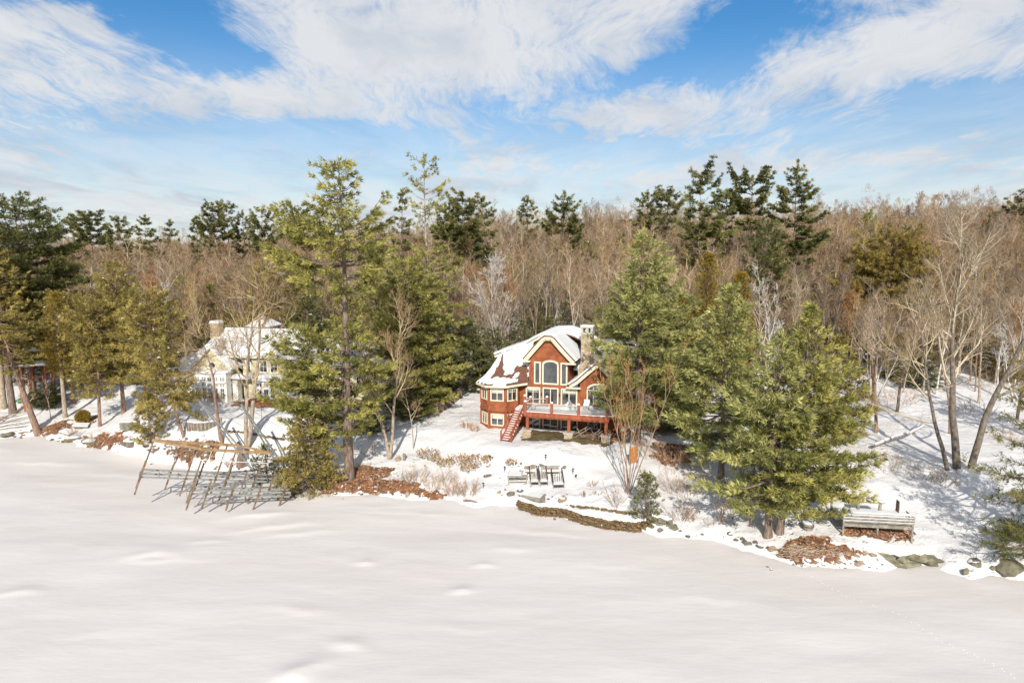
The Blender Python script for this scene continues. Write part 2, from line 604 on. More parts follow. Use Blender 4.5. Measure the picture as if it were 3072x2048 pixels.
SHORE_PX = [(-900, 1290), (-200, 1312), (0, 1318), (96, 1308), (191, 1327), (255, 1343), (319, 1346), (399, 1368), (480, 1388), (584, 1412),
            (747, 1418), (850, 1443), (951, 1483), (1033, 1490), (1176, 1489), (1233, 1505), (1348, 1500),
            (1424, 1524), (1500, 1520), (1554, 1524), (1616, 1543), (1692, 1548), (1750, 1570), (1826, 1584), (1903, 1591),
            (1980, 1605), (2106, 1621), (2208, 1641), (2310, 1685), (2412, 1702), (2480, 1700), (2594, 1713), (2700, 1705),
            (2788, 1700), (2909, 1737), (3072, 1747), (3400, 1790)]
SHORE = np.array([pz(x, y, 0.)[:2] for x, y in SHORE_PX])


def fbm(x, y, seed=0, octaves=4, freq=1., gain=.5):
    """smooth value noise on numpy arrays"""
    out = np.zeros_like(x, dtype=float)
    amp = 1.
    for o in range(octaves):
        xs, ys = x * freq + 17.3 * o + seed * 5.1, y * freq - 9.7 * o + seed * 3.3
        xi, yi = np.floor(xs), np.floor(ys)
        xf, yf = xs - xi, ys - yi
        u, w = xf * xf * (3 - 2 * xf), yf * yf * (3 - 2 * yf)

        def h(a, b):
            q = np.sin(a * 127.1 + b * 311.7 + seed * 74.7) * 43758.5453
            return q - np.floor(q)
        out += amp * ((h(xi, yi) * (1 - u) + h(xi + 1, yi) * u) * (1 - w) + (h(xi, yi + 1) * (1 - u) + h(xi + 1, yi + 1) * u) * w - .5)
        amp *= gain
        freq *= 2
    return out


def shore_dist(X, Y):
    """signed distance to the shoreline, positive inland"""
    best = np.full(X.shape, 1e9)
    sgn = np.ones(X.shape)
    for (ax, ay), (bx, by) in zip(SHORE[:-1], SHORE[1:]):
        dx, dy = bx - ax, by - ay
        l2 = dx * dx + dy * dy
        t = np.clip(((X - ax) * dx + (Y - ay) * dy) / l2, 0, 1)
        qx, qy = X - (ax + t * dx), Y - (ay + t * dy)
        dd = np.hypot(qx, qy)
        c = dx * (Y - ay) - dy * (X - ax)
        m = dd < best
        best = np.where(m, dd, best)
        sgn = np.where(m, np.where(c > 0, 1, -1), sgn)
    return best * sgn


HOUSE = (4.74, 82.9, 3.35)
WHOUSE = (-36.7, 94.5, 4.5)
RA = np.array([-1.6, -.75, -.5, -.35, -.2, 0., .2, .5, .75, 1.6])
RZ = np.array([6., 8., 11., 12.5, 15.5, 20.3, 21.8, 23.6, 24.3, 24.3])


def height(X, Y, fine=True):
    X, Y = np.asarray(X, float), np.asarray(Y, float)
    s = shore_dist(X, Y) + fbm(X, Y, 3, 3, .5) * .9 * np.clip(1, 0, 1)
    sp = np.maximum(s, 0)
    wall = np.clip(1 - np.abs(X - 8.5) / 7.5, 0, .35) / .35 + np.clip(1 - np.abs(X - 29.3) / 5.2, 0, .35) / .35
    z = (.42 + .42 * wall) * (1 - np.exp(-sp / .7)) + .160 * np.where(sp < 16, sp, 16 + 3 * (1 - np.exp(-(sp - 16) / 3)))
    a = np.clip(X / np.maximum(Y, 20.), -1.6, 1.6)
    rz = np.interp(a, RA, RZ)
    t = np.clip((Y - 92) / 150., 0, 1)
    ease = .55 * t * t * (3 - 2 * t) + .45 * t
    z = z + (rz - 3.6) * ease * (s > 0)
    z = z - np.clip((Y - 330) / 600., 0, 1) * 10 * (s > 0)
    for (hx, hy, hz, ra, rb) in ((4.2, 83.5, 3.35, 8.5, 15.), (-36., 98., 4.5, 14., 22.)):
        dd = np.hypot(X - hx, Y - hy)
        w = np.clip((rb - dd) / (rb - ra), 0, 1)
        w = w * w * (3 - 2 * w)
        z = z * (1 - w) + hz * w
    if fine:
        k = np.clip(s / 2., 0, 1)
        z = z + (fbm(X, Y, 7, 4, .28) * .34 + fbm(X, Y, 9, 3, .9) * .13) * k
        z = z + np.maximum(fbm(X, Y, 11, 3, .8), 0) * .8 * np.exp(-((s - 1.4) / 2.0) ** 2)
    z = np.where(s < 0, -.5 * (1 - np.exp(s / .9)) - .02, z + .02)
    return z


def gz(x, y):
    return float(height(np.array([x]), np.array([y]))[0])


def P(px, py):
    """where the sight line of a photograph pixel meets the ground"""
    q = ray(px, py)
    t = np.arange(30., 420., .25)
    pts = CAM[None, :] + q[None, :] * t[:, None]
    g = np.maximum(height(pts[:, 0], pts[:, 1]), 0.)
    k = np.argmax(pts[:, 2] <= g)
    p = pts[k]
    return Vector((p[0], p[1], g[k]))


def PD(px, dist):
    """ground point under column px at distance dist"""
    x = (px - 1536) / F * dist * 1.0
    for _ in range(3):
        z = gz(x, dist)
        depth = dist * math.cos(PITCH) - (z - H0) * math.sin(PITCH)
        x = (px - 1536) / F * depth
    return Vector((x, dist, gz(x, dist)))


def grid_mesh(name, xs, ys, zf, m):
    X, Y = np.meshgrid(xs, ys)
    Z = zf(X, Y)
    v = np.stack([X, Y, Z], -1).reshape(-1, 3)
    nx, ny = len(xs), len(ys)
    i = (np.arange(ny - 1)[:, None] * nx + np.arange(nx - 1)[None, :]).ravel()
    f = np.stack([i, i + 1, i + nx + 1, i + nx], -1)
    return npmesh(name, v, f, m, smooth=True)


xs = np.concatenate([np.linspace(-1500, -320, 12)[:-1], np.linspace(-320, -100, 56)[:-1], np.arange(-100, 64, .5), np.linspace(64, 320, 64), np.linspace(340, 1500, 12)])
ys = np.concatenate([np.arange(40, 128, .5), np.linspace(128, 360, 90), np.linspace(380, 1800, 14)])
prop(link('snowy_ground', grid_mesh('snowy_ground', xs, ys, height, M['snow'])), kind='structure')

DRIFTS = [(780, 1545, 2.6, .5, 12, .16), (830, 1580, 3.4, .5, 16, .12), (900, 1600, 3., .4, 14, .08), (450, 1665, 2.3, .55, 8, .17),
          (480, 1680, 3.2, .5, 4, .10), (620, 1625, 1.6, .35, 6, .09), (55, 1778, 1.6, .45, 14, .16), (1095, 1690, .8, .3, 0, .14),
          (1450, 1698, .9, .3, 6, .13), (1385, 1772, .9, .35, 0, .17), (1540, 1650, 1.6, .3, 0, .08), (900, 1830, 2.4, .35, -12, .07),
          (1040, 1935, 1.1, .4, -20, .16), (920, 2005, 1.4, .5, 24, .2), (880, 2035, 1.2, .45, 24, .2), (1350, 1880, 3., .4, -8, .05),
          (2150, 1800, 3., .5, -10, .06), (1850, 1700, 4., .5, -6, .05), (300, 1900, 3., .5, 6, .05), (1100, 1520, 3., .4, -4, .07),
          (1250, 1540, 5., .5, -8, .08), (1650, 1600, 4., .45, -10, .08), (150, 1390, 5., .7, -6, .08), (350, 1425, 5., .6, -8, .07)]


def lake_z(X, Y):
    z = fbm(X * .10 + Y * .03, Y * .30, 21, 3, 1.) * .10 * np.clip((240 - Y) / 160, 0, 1)
    for px, py, rx, ry, ang, hgt in DRIFTS:
        c = pz(px, py, 0.)
        a = R(ang)
        dx, dy = X - c[0], Y - c[1]
        u, w = dx * math.cos(a) + dy * math.sin(a), -dx * math.sin(a) + dy * math.cos(a)
        w = w + .3 * np.sin(u * 1.7 + px) * ry
        lee = np.where(w > 0, np.exp(-(w / (ry * 2.4)) ** 2), np.exp(-(w / (ry * .7)) ** 2))
        z = z + hgt * 1.0 * np.exp(-(u / rx) ** 2) * lee
    s = shore_dist(X, Y)
    z = np.maximum(z, -.12) * np.clip((-s) / 4., 0, 1) + .10 * np.exp(-(s / 1.6) ** 2) * (1 + fbm(X, Y, 5, 2, .6)) - .02
    return np.where(s > 1.0, -.25, z)


xs = np.concatenate([np.linspace(-1500, -320, 10)[:-1], np.linspace(-320, -72, 30)[:-1], np.arange(-72, 58, .3), np.linspace(58, 320, 30), np.linspace(400, 1500, 10)])
ys = np.concatenate([np.linspace(-400, -20, 12), np.linspace(0, 34, 14)[:-1], np.arange(34, 96, .3), np.linspace(97, 160, 20)])
prop(link('frozen_lake', grid_mesh('frozen_lake', xs, ys, lake_z, M['ice'])), kind='structure')

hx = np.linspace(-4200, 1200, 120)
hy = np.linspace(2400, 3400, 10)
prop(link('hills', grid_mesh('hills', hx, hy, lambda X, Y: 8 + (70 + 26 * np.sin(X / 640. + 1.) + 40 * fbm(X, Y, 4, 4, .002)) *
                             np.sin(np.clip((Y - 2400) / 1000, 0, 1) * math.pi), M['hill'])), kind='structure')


# ------------------------------------------------------------------ tree makers
def frusta(segs, n=4):
    """segs: array (k, 8) = p0(3) p1(3) r0 r1 -> vertices, quads"""
    s = np.asarray(segs, float)
    k = len(s)
    p0, p1 = s[:, 0:3], s[:, 3:6]
    dd = p1 - p0
    dd /= np.maximum(np.linalg.norm(dd, axis=1, keepdims=True), 1e-6)
    ref = np.where(np.abs(dd[:, 2:3]) > .8, np.array([[1., 0, 0]]), np.array([[0, 0, 1.]]))
    a = np.cross(dd, ref)
    a /= np.linalg.norm(a, axis=1, keepdims=True)
    b = np.cross(dd, a)
    th = np.arange(n) * 2 * math.pi / n
    ring = a[:, None, :] * np.cos(th)[None, :, None] + b[:, None, :] * np.sin(th)[None, :, None]
    v = np.stack([p0[:, None, :] + ring * s[:, 6, None, None], p1[:, None, :] + ring * s[:, 7, None, None]], 1).reshape(-1, 3)
    base = (np.arange(k) * 2 * n)[:, None]
    j = np.arange(n)[None, :]
    f = np.stack([base + j, base + (j + 1) % n, base + n + (j + 1) % n, base + n + j], -1).reshape(-1, 4)
    return v, f


def frusta_mesh(name, groups, m, tints=None):
    """groups: list of (segs, sides)"""
    V, Fc, off = [], [], 0
    for segs, n in groups:
        if len(segs) == 0:
            continue
        v, f = frusta(segs, n)
        V.append(v)
        Fc.append(f + off)
        off += len(v)
    f = np.concatenate(Fc)
    t = tints if tints is None else np.resize(tints, len(f))
    return npmesh(name, np.concatenate(V), f, m, tint=t)


def needles(rs, pos, dr, size, n=8, width=.05, cone=.85, up=.25, snow=0., shade=None):
    """bundles of needle blades round the shoot tips; returns vertices, tris, tint, material index"""
    pos, dr, size = np.asarray(pos), np.asarray(dr), np.asarray(size)
    k = len(pos)
    g = rs.randn(k, n, 3)
    g /= np.linalg.norm(g, axis=2, keepdims=True)
    q = dr[:, None, :] + g * cone + np.array([0, 0, up])
    q /= np.linalg.norm(q, axis=2, keepdims=True)
    ln = size[:, None, None] * rs.uniform(.7, 1.25, (k, n, 1))
    b = pos[:, None, :] + g * size[:, None, None] * .22
    side = np.cross(q, rs.randn(k, n, 3))
    side /= np.linalg.norm(side, axis=2, keepdims=True)
    w = width * rs.uniform(.7, 1.3, (k, n, 1))
    v = np.stack([b - side * w, b + side * w, b + q * ln], 2).reshape(-1, 3)
    f = np.arange(k * n * 3).reshape(-1, 3)
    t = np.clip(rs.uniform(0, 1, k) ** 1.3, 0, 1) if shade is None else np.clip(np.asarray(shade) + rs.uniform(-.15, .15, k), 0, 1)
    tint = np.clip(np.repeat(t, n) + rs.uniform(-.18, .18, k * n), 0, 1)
    mi = np.zeros(k * n, int)
    if snow:
        sn = rs.rand(k) < snow
        idx = np.where(sn)[0]
        c = pos[idx] + np.array([0, 0, .10])
        r = size[idx] * rs.uniform(.35, .8, len(idx))
        a0 = rs.uniform(0, 6.28, len(idx))
        pts = []
        for j in range(5):
            a = a0 + j * 1.2566
            pts.append(c + np.stack([np.cos(a) * r, np.sin(a) * r, -r * .25], -1))
        top = c + np.stack([r * 0, r * 0, r * .35], -1)
        base = len(v)
        m_ = len(idx)
        vv = np.concatenate([top] + pts)
        ff = np.concatenate([np.stack([np.arange(m_), m_ * (1 + j) + np.arange(m_), m_ * (1 + (j + 1) % 5) + np.arange(m_)], -1) for j in range(5)])
        v = np.concatenate([v, vv])
        f = np.concatenate([f, ff + base])
        tint = np.concatenate([tint, np.zeros(len(ff))])
        mi = np.concatenate([mi, np.ones(len(ff), int)])
    return v, f, tint, mi


def conifer(seed, H, cb, Rm, prof=None, dz=.95, nb=5, el=(-8, 40), curl=.25, skip=.12, asym=None, flat=.5, sub=.42,
            tuft=.46, tn=9, tw=.055, leaf='green', bark='bark', tr=None, lean=(0, 0), bend=(0, 0), snow=0., dens=1., dead=0,
            wind=None, clump=0., cone=.85, inner=.3, gaps=(), tup=.25, tier=.45):
    """trunk, limbs and needle crown meshes of one evergreen; prof gives the outline (fraction of crown height, fraction of Rm)"""
    rs = np.random.RandomState(seed)
    prof = prof or [(0, .75), (.12, 1.), (.4, .85), (.7, .5), (.9, .22), (1, .03)]
    ph, pr = [a for a, _ in prof], [b for _, b in prof]
    tr = tr or H * .0125 + .08

    def axis(z):
        q = z / H
        wob_ = .012 * H
        return np.array([lean[0] * z + bend[0] * q * q + math.sin(q * 5 + seed) * wob_ * q * .6, lean[1] * z + bend[1] * q * q + math.cos(q * 4 + seed) * wob_ * q * .6, z])
    nz = 16
    zs = np.linspace(-.5, H * .985, nz + 1)
    rad = [tr * (1.35 if i == 0 else 1) * max(.06, (1 - (max(z, 0) / H) ** 1.15)) for i, z in enumerate(zs)]
    tseg = [np.concatenate([axis(a), axis(b), [ra, rb]]) for a, b, ra, rb in zip(zs[:-1], zs[1:], rad[:-1], rad[1:])]
    bseg, tp, td, tsz, sh = [], [], [], [], []
    z = cb
    az0 = rs.uniform(0, 6.28)
    if dead:                                      # bare snags under the crown
        for i in range(dead):
            zz = rs.uniform(cb * .35, cb + (H - cb) * .25)
            a = rs.uniform(0, 6.28)
            L = rs.uniform(.15, .45) * Rm
            p = axis(zz)
            for k in range(3):
                q = p + np.array([math.cos(a), math.sin(a), rs.uniform(-.25, .15)]) * L / 3
                bseg.append(np.concatenate([p, q, [.045 * (1 - k / 3.2), .045 * (1 - (k + 1) / 3.2)]]))
                p = q
    while z < H * .985:
        t = (z - cb) / (H - cb)
        rmax = Rm * np.interp(t, ph, pr)
        az0 += 1.1 + rs.uniform(-.4, .4)
        n_ = max(3, int(round(nb * (1 if t < .8 else .8))))
        hole = any(a <= t <= b for a, b in gaps)
        for k in range(n_):
            if rs.rand() < (max(skip, .62) if hole else skip):
                continue
            az = az0 + k * 2 * math.pi / n_ + rs.uniform(-.3, .3)
            L = rmax * rs.uniform(.62, 1.08) + .25
            if asym:
                L *= 1 + asym[0] * math.cos(az - asym[1])
            if wind is not None:
                az = az + .5 * math.sin(wind - az)
            e = R(el[0] + (el[1] - el[0]) * t + rs.uniform(-9, 9))
            zz = z + rs.uniform(-tier, tier) * dz
            if zz > H * .985:
                continue
            p0 = axis(zz)
            dh = np.array([math.cos(az), math.sin(az), 0.])
            sd = np.array([-math.sin(az), math.cos(az), 0.])
            cu = curl * rs.uniform(.4, 1.4)
            wig = rs.uniform(-.12, .12)

            def bp(s):
                return p0 + dh * (L * s) + sd * (wig * L * s * s) + np.array([0, 0, math.tan(e) * L * s - cu * .28 * L * math.sin(s * math.pi) + cu * L * s ** 3 * .55])
            pts = [bp(s) for s in (0, .33, .66, 1)]
            btone = rs.uniform(0, .65)
            br = .018 * L + .018
            for i in range(3):
                bseg.append(np.concatenate([pts[i], pts[i + 1], [br * (1 - i * .3), br * (1 - (i + 1) * .3)]]))
            step = .52 / dens
            s0 = inner if L > 1.2 else .05
            ns = max(2, int(L * (1 - s0) / step))
            for i in range(ns):
                s = s0 + (1 - s0) * (i + rs.rand()) / ns
                b = bp(s)
                for sg in (-1, 1):
                    if rs.rand() < .12:
                        continue
                    l = sub * L * (1.05 - .62 * s) * rs.uniform(.5, 1.15)
                    l = min(l, 2.6)
                    ang = R(rs.uniform(32, 62))
                    v = dh * math.cos(ang) + sd * (sg * math.sin(ang)) + np.array([0, 0, rs.uniform(-.12, .30) * (1.2 - flat)])
                    if l > .9:
                        bseg.append(np.concatenate([b, b + v * l * .8, [.016, .008]]))
                    m = max(1, int(l / .24 * dens))
                    q = (np.arange(m) + rs.rand(m) * .8 + .25) / m
                    if clump:
                        q = 1 - (1 - q) * (1 - clump)
                    pp_ = b + v[None, :] * (q * l)[:, None] + rs.randn(m, 3) * np.array([.13, .13, .10 * max(.3, 1.6 - flat)])
                    tp.append(pp_)
                    td.append(np.repeat((v * .8 + dh * .35)[None, :], m, 0))
                    tsz.append(np.full(m, tuft) * rs.uniform(.8, 1.15, m))
                    sh.append(np.clip(btone + rs.uniform(-.25, .35), 0, 1) * (.35 + .65 * q))  # paints plume tips as sunlit and their inner ends as shaded
            m = max(2, int(L * .5 / .35))
            q = 1 - rs.rand(m) * .5
            tp.append(np.array([bp(x) for x in q]) + rs.randn(m, 3) * .06)
            td.append(np.repeat(dh[None, :], m, 0))
            tsz.append(np.full(m, tuft))
            sh.append(np.full(m, btone))
        z += dz * rs.uniform(.75, 1.25) * (1 - .35 * t)
    m = 14
    q = H - rs.rand(m) ** 1.5 * (H - cb) * .10
    tp.append(np.array([axis(x) for x in q]) + rs.randn(m, 3) * .08)
    td.append(np.repeat(np.array([[0, 0, 1.]]), m, 0))
    tsz.append(np.full(m, tuft))
    sh.append(np.full(m, .5))
    tp, td, tsz = np.concatenate(tp), np.concatenate(td), np.concatenate(tsz)
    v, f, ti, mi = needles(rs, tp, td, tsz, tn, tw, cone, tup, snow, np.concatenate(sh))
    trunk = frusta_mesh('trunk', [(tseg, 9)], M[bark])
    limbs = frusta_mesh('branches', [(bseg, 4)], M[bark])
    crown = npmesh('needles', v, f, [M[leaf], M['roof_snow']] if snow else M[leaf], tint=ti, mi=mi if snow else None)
    return trunk, limbs, crown, len(f)


TRIS = [0]


def place_conifer(name, pos, meshes, label, cat='tree', group=None, rz=0., sc=1.):
    e = empty(name, pos, label, cat, group, rz)
    e.scale = (sc, sc, sc) if not hasattr(sc, '__len__') else sc
    for n, me in zip(('trunk', 'branches', 'needles'), meshes[:3]):
        c = link({'branches': 'crown'}.get(n, n), me, limb if n == 'needles' else e)
        limb = c
    TRIS[0] += meshes[3]
    return e


def top_h(pos, py):
    """height of a thing at pos whose tip shows at photograph row py"""
    q = ray(1536, py)
    return float(H0 + q[2] / q[1] * pos[1] - pos[2])


def evergreen(label, px, py=None, D=None, top=None, Rm=4., cbase=.15, seed=1, name='pine_tree', **kw):
    pos = PD(px, D) if D else P(px, py)
    H = top_h(pos, top)
    me = conifer(seed, H, H * cbase, Rm, **kw)
    return place_conifer(name, pos, me, label)


def bare_meshes(seed, H, spread=.35, nl=11, k=(6, 6, 5), fork=.28, wood='pbark', tw='twig', r0=None, lean=(0, 0), upr=.5, twig_w=.022,
                tn=5, ang=(28, 58), stems=1, split=0., twl=.8, gnarl=.12):
    """trunk mesh and branch mesh of a leafless tree"""
    rs = np.random.RandomState(seed)
    r0 = r0 or H * .014 + .05
    trunk, limbs, small, tw_p = [], [], [], []

    def walk(p, dr, L, r, nseg, out, taper=.35, up=.0, jit=.10):
        pts, drs = [p], [dr]
        for i in range(nseg):
            dr = dr + rs.randn(3) * jit + np.array([0, 0, up])
            dr = dr / np.linalg.norm(dr)
            q = p + dr * L / nseg
            ra, rb = r * (1 - (1 - taper) * i / nseg), r * (1 - (1 - taper) * (i + 1) / nseg)
            out.append(np.concatenate([p, q, [ra, rb]]))
            p = q
            pts.append(p)
            drs.append(dr)
        return pts, drs

    def kid_dir(dr, a):
        s = np.cross(dr, rs.randn(3))
        s /= np.linalg.norm(s) + 1e-6
        v = dr * math.cos(a) + s * math.sin(a)
        return v / np.linalg.norm(v)

    def at(pts, drs, s):
        x = s * (len(pts) - 1)
        i = min(int(x), len(pts) - 2)
        return pts[i] + (pts[i + 1] - pts[i]) * (x - i), drs[i + 1]
    for st in range(stems):
        dr = np.array([lean[0], lean[1], 1.])
        if stems > 1:
            a = st * 6.283 / stems + rs.uniform(-.5, .5)
            dr = dr + np.array([math.cos(a), math.sin(a), 0]) * split * rs.uniform(.5, 1.2)
        dr /= np.linalg.norm(dr)
        h = H * rs.uniform(.84, 1.) if st else H
        rr = r0 * (rs.uniform(.6, .9) if stems > 1 else 1)
        p = np.array([rs.uniform(-.25, .25) * (stems > 1), rs.uniform(-.25, .25) * (stems > 1), -.4])
        pts, drs = walk(p, dr, h * 1.0, rr, 12, trunk, .12, up=.05, jit=.055)
        for i in range(nl):
            s = fork + (1 - fork) * ((i + rs.rand()) / nl) ** .85
            b, d0 = at(pts, drs, min(s, .98))
            L = H * spread * (1.15 - .75 * s) * rs.uniform(.7, 1.25)
            v = kid_dir(d0, R(rs.uniform(*ang)))
            lp, ld = walk(b, v, L, rr * .42 * (1.1 - .8 * s) + .012, 6, limbs, .25, up=upr * .18, jit=gnarl)
            for j in range(k[0]):
                s2 = .25 + .75 * (j + rs.rand()) / k[0]
                b2, d2 = at(lp, ld, min(s2, .99))
                L2 = L * rs.uniform(.30, .5) * (1.25 - .6 * s2)
                r2 = max(.010, rr * .13 * (1.1 - .7 * s2))
                p2, e2 = walk(b2, kid_dir(d2, R(rs.uniform(25, 60))), L2, r2, 3, limbs, .4, up=upr * .15, jit=.15)
                for q in range(k[1]):
                    s3 = .2 + .8 * (q + rs.rand()) / k[1]
                    b3, d3 = at(p2, e2, min(s3, .99))
                    L3 = L2 * rs.uniform(.4, .7)
                    v3 = kid_dir(d3, R(rs.uniform(22, 55)))
                    v3[2] += upr * .25
                    end = b3 + v3 * L3
                    small.append(np.concatenate([b3, end, [max(.007, r2 * .45), .005]]))
                    for w in range(tn):
                        s4 = .15 + .85 * (w + rs.rand()) / tn
                        b4 = b3 + v3 * L3 * s4
                        v4 = kid_dir(v3, R(rs.uniform(18, 50)))
                        v4[2] += upr * .25
                        tw_p.append(np.concatenate([b4, v4 * min(max(L3 * rs.uniform(.4, .9), .25), twl)]))
    tm = frusta_mesh('trunk', [(trunk, 8)], M[wood])
    lv, lf = frusta(limbs, 4)
    sv, sf = frusta(small, 3)
    tw_ = np.array(tw_p)
    b, q = tw_[:, :3], tw_[:, 3:]
    side = np.cross(q, rs.randn(len(q), 3))
    side /= np.linalg.norm(side, axis=1, keepdims=True)
    tv = np.stack([b - side * twig_w, b + side * twig_w, b + q, b + q + side * .004], 1).reshape(-1, 3)
    tf = np.arange(len(tv)).reshape(-1, 4)
    tf = tf[:, [0, 1, 2, 3]]
    v = np.concatenate([lv, sv, tv])
    f = np.concatenate([lf, sf + len(lv), tf + len(lv) + len(sv)])
    tint = np.concatenate([np.full(len(lf), .85), np.full(len(sf), .45), rs.uniform(0, .35, len(tf))])
    cm = npmesh('branches', v, f, M[tw], tint=tint)
    return tm, cm, len(f) * 2


def bare_tree(label, px, py=None, D=None, top=None, seed=1, name='bare_tree', group=None, **kw):
    pos = PD(px, D) if D else P(px, py)
    H = top_h(pos, top)
    a, b, n = bare_meshes(seed, H, **kw)
    e = empty(name, pos, label, 'tree', group)
    link('trunk', a, e)
    link('crown', b, e)
    TRIS[0] += n
    return e


# ------------------------------------------------------------------ the evergreens of the shore
PL = [(0, .7), (.08, 1.), (.22, 1.05), (.34, .62), (.44, .42), (.50, .9), (.60, 1.0), (.68, 1.15), (.75, .95), (.78, .42), (.86, .44), (.95, .30), (1, .05)]
evergreen('tallest shore pine, thick trunk rising from the rusty leaf bank beside the dock', 1048, 1440, top=478, Rm=5.6, cbase=.19, seed=11, prof=PL,
          dz=1.45, nb=7, tier=.14, el=(-12, 34), curl=.34, skip=.08, sub=.48, dead=26, tr=.56, flat=.8, tuft=.50, gaps=[(.36, .46)], asym=(.18, 2.9), leaf='green', tn=9, dens=1.05, clump=.2, inner=.4)
evergreen('leaning middle-sized pine at the left of the tallest shore pine', 990, 1428, top=985, Rm=4.5, cbase=.24, seed=12, dz=1.3, nb=7, tier=.16, el=(-10, 25),
          prof=[(0, .6), (.2, 1.), (.5, 1.), (.8, .7), (1, .2)], curl=.2, flat=.8, lean=(-.12, 0), asym=(.2, 3.14), dead=6, tn=8)
evergreen('tall narrow-topped pine standing behind the tallest shore pine on its right', 1288, D=97, top=474, Rm=5.6, cbase=.30, seed=13, nb=5, dz=1.3, tier=.16,
          prof=[(0, 1.), (.3, .9), (.45, .5), (.55, .30), (.7, .42), (.8, .6), (.87, .34), (.94, .42), (1, .2)], skip=.22, el=(-8, 36), dead=10, tr=.42, leaf='green', gaps=[(.48, .62)], tn=7, bark='pbark')
evergreen('dense dark green pine behind the bare shore tree, left of the red house', 1235, D=93, top=775, Rm=7.0, cbase=.10, seed=14, dz=1.1, nb=8, tier=.2, el=(-10, 34),
          prof=[(0, .85), (.2, 1.), (.5, .82), (.8, .5), (1, .1)], skip=.05, leaf='green', dens=1.1, tn=8)
evergreen('broad dark pine between the white house and the red house', 1395, D=104, top=955, Rm=5.2, cbase=.06, seed=15, dz=.75, nb=6, leaf='dgreen', skip=.05, snow=.02)
evergreen('small dark hemlock with drooping boughs beside the dock hinge', 925, 1470, top=1225, Rm=3.9, cbase=.03, seed=16, dz=.40, nb=7, el=(-14, 25), curl=-.15,
          prof=[(0, 1.), (.3, .85), (.6, .6), (.85, .3), (1, .04)], leaf='ogreen', tuft=.26, tw=.035, skip=.05, flat=.9, name='hemlock_tree', dens=1.3)
evergreen('low hemlock seedling under the double gangway pole', 800, 1445, top=1335, Rm=1.9, cbase=.03, seed=17, dz=.4, nb=6, el=(-10, 22), leaf='dgreen', tuft=.24, tw=.03, name='hemlock_tree')
PE = [(0, .8), (.10, 1.), (.27, .95), (.48, .72), (.68, .44), (.86, .20), (1, .03)]
evergreen('big light green pine whose boughs overhang the right end of the red house', 1912, 1335, top=692, Rm=6.9, cbase=.20, seed=21, asym=(.24, 0.), prof=PE, dz=1.2, nb=8, tier=.2,
          el=(-12, 46), curl=.3, leaf='bgreen', tr=.42, sub=.45, skip=.08, dead=8, dens=1.05, tn=8)
evergreen('middle pine of the right-hand shore with a straight clear stem', 2163, 1433, top=858, Rm=5.2, cbase=.17, seed=22, prof=PE, dz=1.15, nb=8, tier=.2, el=(-10, 50),
          leaf='bgreen', tr=.33, skip=.07, dens=1.1, tn=8)
evergreen('left stem of the twin-trunk pine at the water edge by the rusty brush pile', 2303, 1612, top=1000, Rm=4.8, cbase=.20, seed=23, prof=PE, dz=1.15, nb=8, tier=.2, el=(-12, 46),
          leaf='bgreen', tr=.36, lean=(.02, 0), skip=.1, dens=1.1, asym=(.2, 3.14), tn=8)
evergreen('right stem of the twin-trunk pine at the water edge by the rusty brush pile', 2338, 1600, top=918, Rm=5.2, cbase=.16, seed=24, prof=PE, dz=1.15, nb=8, tier=.2, el=(-12, 44),
          leaf='green', tr=.34, lean=(.10, .02), skip=.08, dens=1.1, asym=(.25, 0.), tn=8)
evergreen('yellow green pine right behind the twin-trunk pine', 2500, D=76, top=1010, Rm=4.6, cbase=.14, seed=25, prof=PE, dz=.8, nb=6, leaf='ogreen', el=(-10, 40), tr=.26)
evergreen('small bushy pine growing out of the end of the stone shore wall', 1937, 1568, top=1425, Rm=1.5, cbase=.05, seed=26, dz=.42, nb=6, el=(0, 50), leaf='dgreen', tuft=.26, tw=.03, name='pine_sapling')
evergreen('tall dark ragged pine at the left edge of the picture', 100, D=106, top=594, Rm=7.8, cbase=.20, seed=31, prof=[(0, .8), (.3, .95), (.5, 1.), (.7, .9), (.85, .62), (.95, .5), (1, .25)],
          dz=1.4, nb=8, tier=.18, el=(-14, 24), leaf='dgreen', skip=.08, dead=14, asym=(.2, 0), dens=1.05, tn=8)
evergreen('pale-stemmed old pine cut by the left edge of the picture', 12, D=100, top=640, Rm=6.2, cbase=.30, seed=32, nb=4, skip=.25, el=(-16, 20), leaf='ogreen', dead=22, bark='pbark', tn=8)
evergreen('bronze green cedar with a narrow pointed crown above the tall clear trunk', 196, 1252, top=880, Rm=2.6, cbase=.38, seed=33, dz=.5, nb=7, el=(5, 55), curl=0, leaf='cedar',
          prof=[(0, .8), (.2, 1.), (.6, .6), (1, .05)], tuft=.30, tw=.04, flat=.1, bark='pbark', tr=.32, name='cedar_tree', skip=.03, inner=.15, dens=1.15, tn=8)
pitch = dict(leaf='ogreen', bark='obark', clump=.35, flat=.0, tuft=.37, tn=10, cone=1.2, tw=.042, curl=.25, snow=.012, skip=.08, inner=.25, dens=1.2)
evergreen('tallest cone-shaped olive pine over the left shore path', 372, 1238, top=786, Rm=4.8, cbase=.28, seed=34, prof=[(0, .7), (.15, 1.), (.5, .8), (.8, .42), (1, .06)], dz=.8, nb=6, el=(-5, 40), tr=.30, **pitch)
evergreen('olive pine with a reddish slanting trunk, right of the round clipped bush', 300, 1280, top=905, Rm=4.3, cbase=.28, seed=35, prof=[(0, .6), (.3, 1.), (.7, .9), (1, .4)], dz=.85, nb=6, el=(-5, 35), lean=(.05, 0), tr=.24, **pitch)
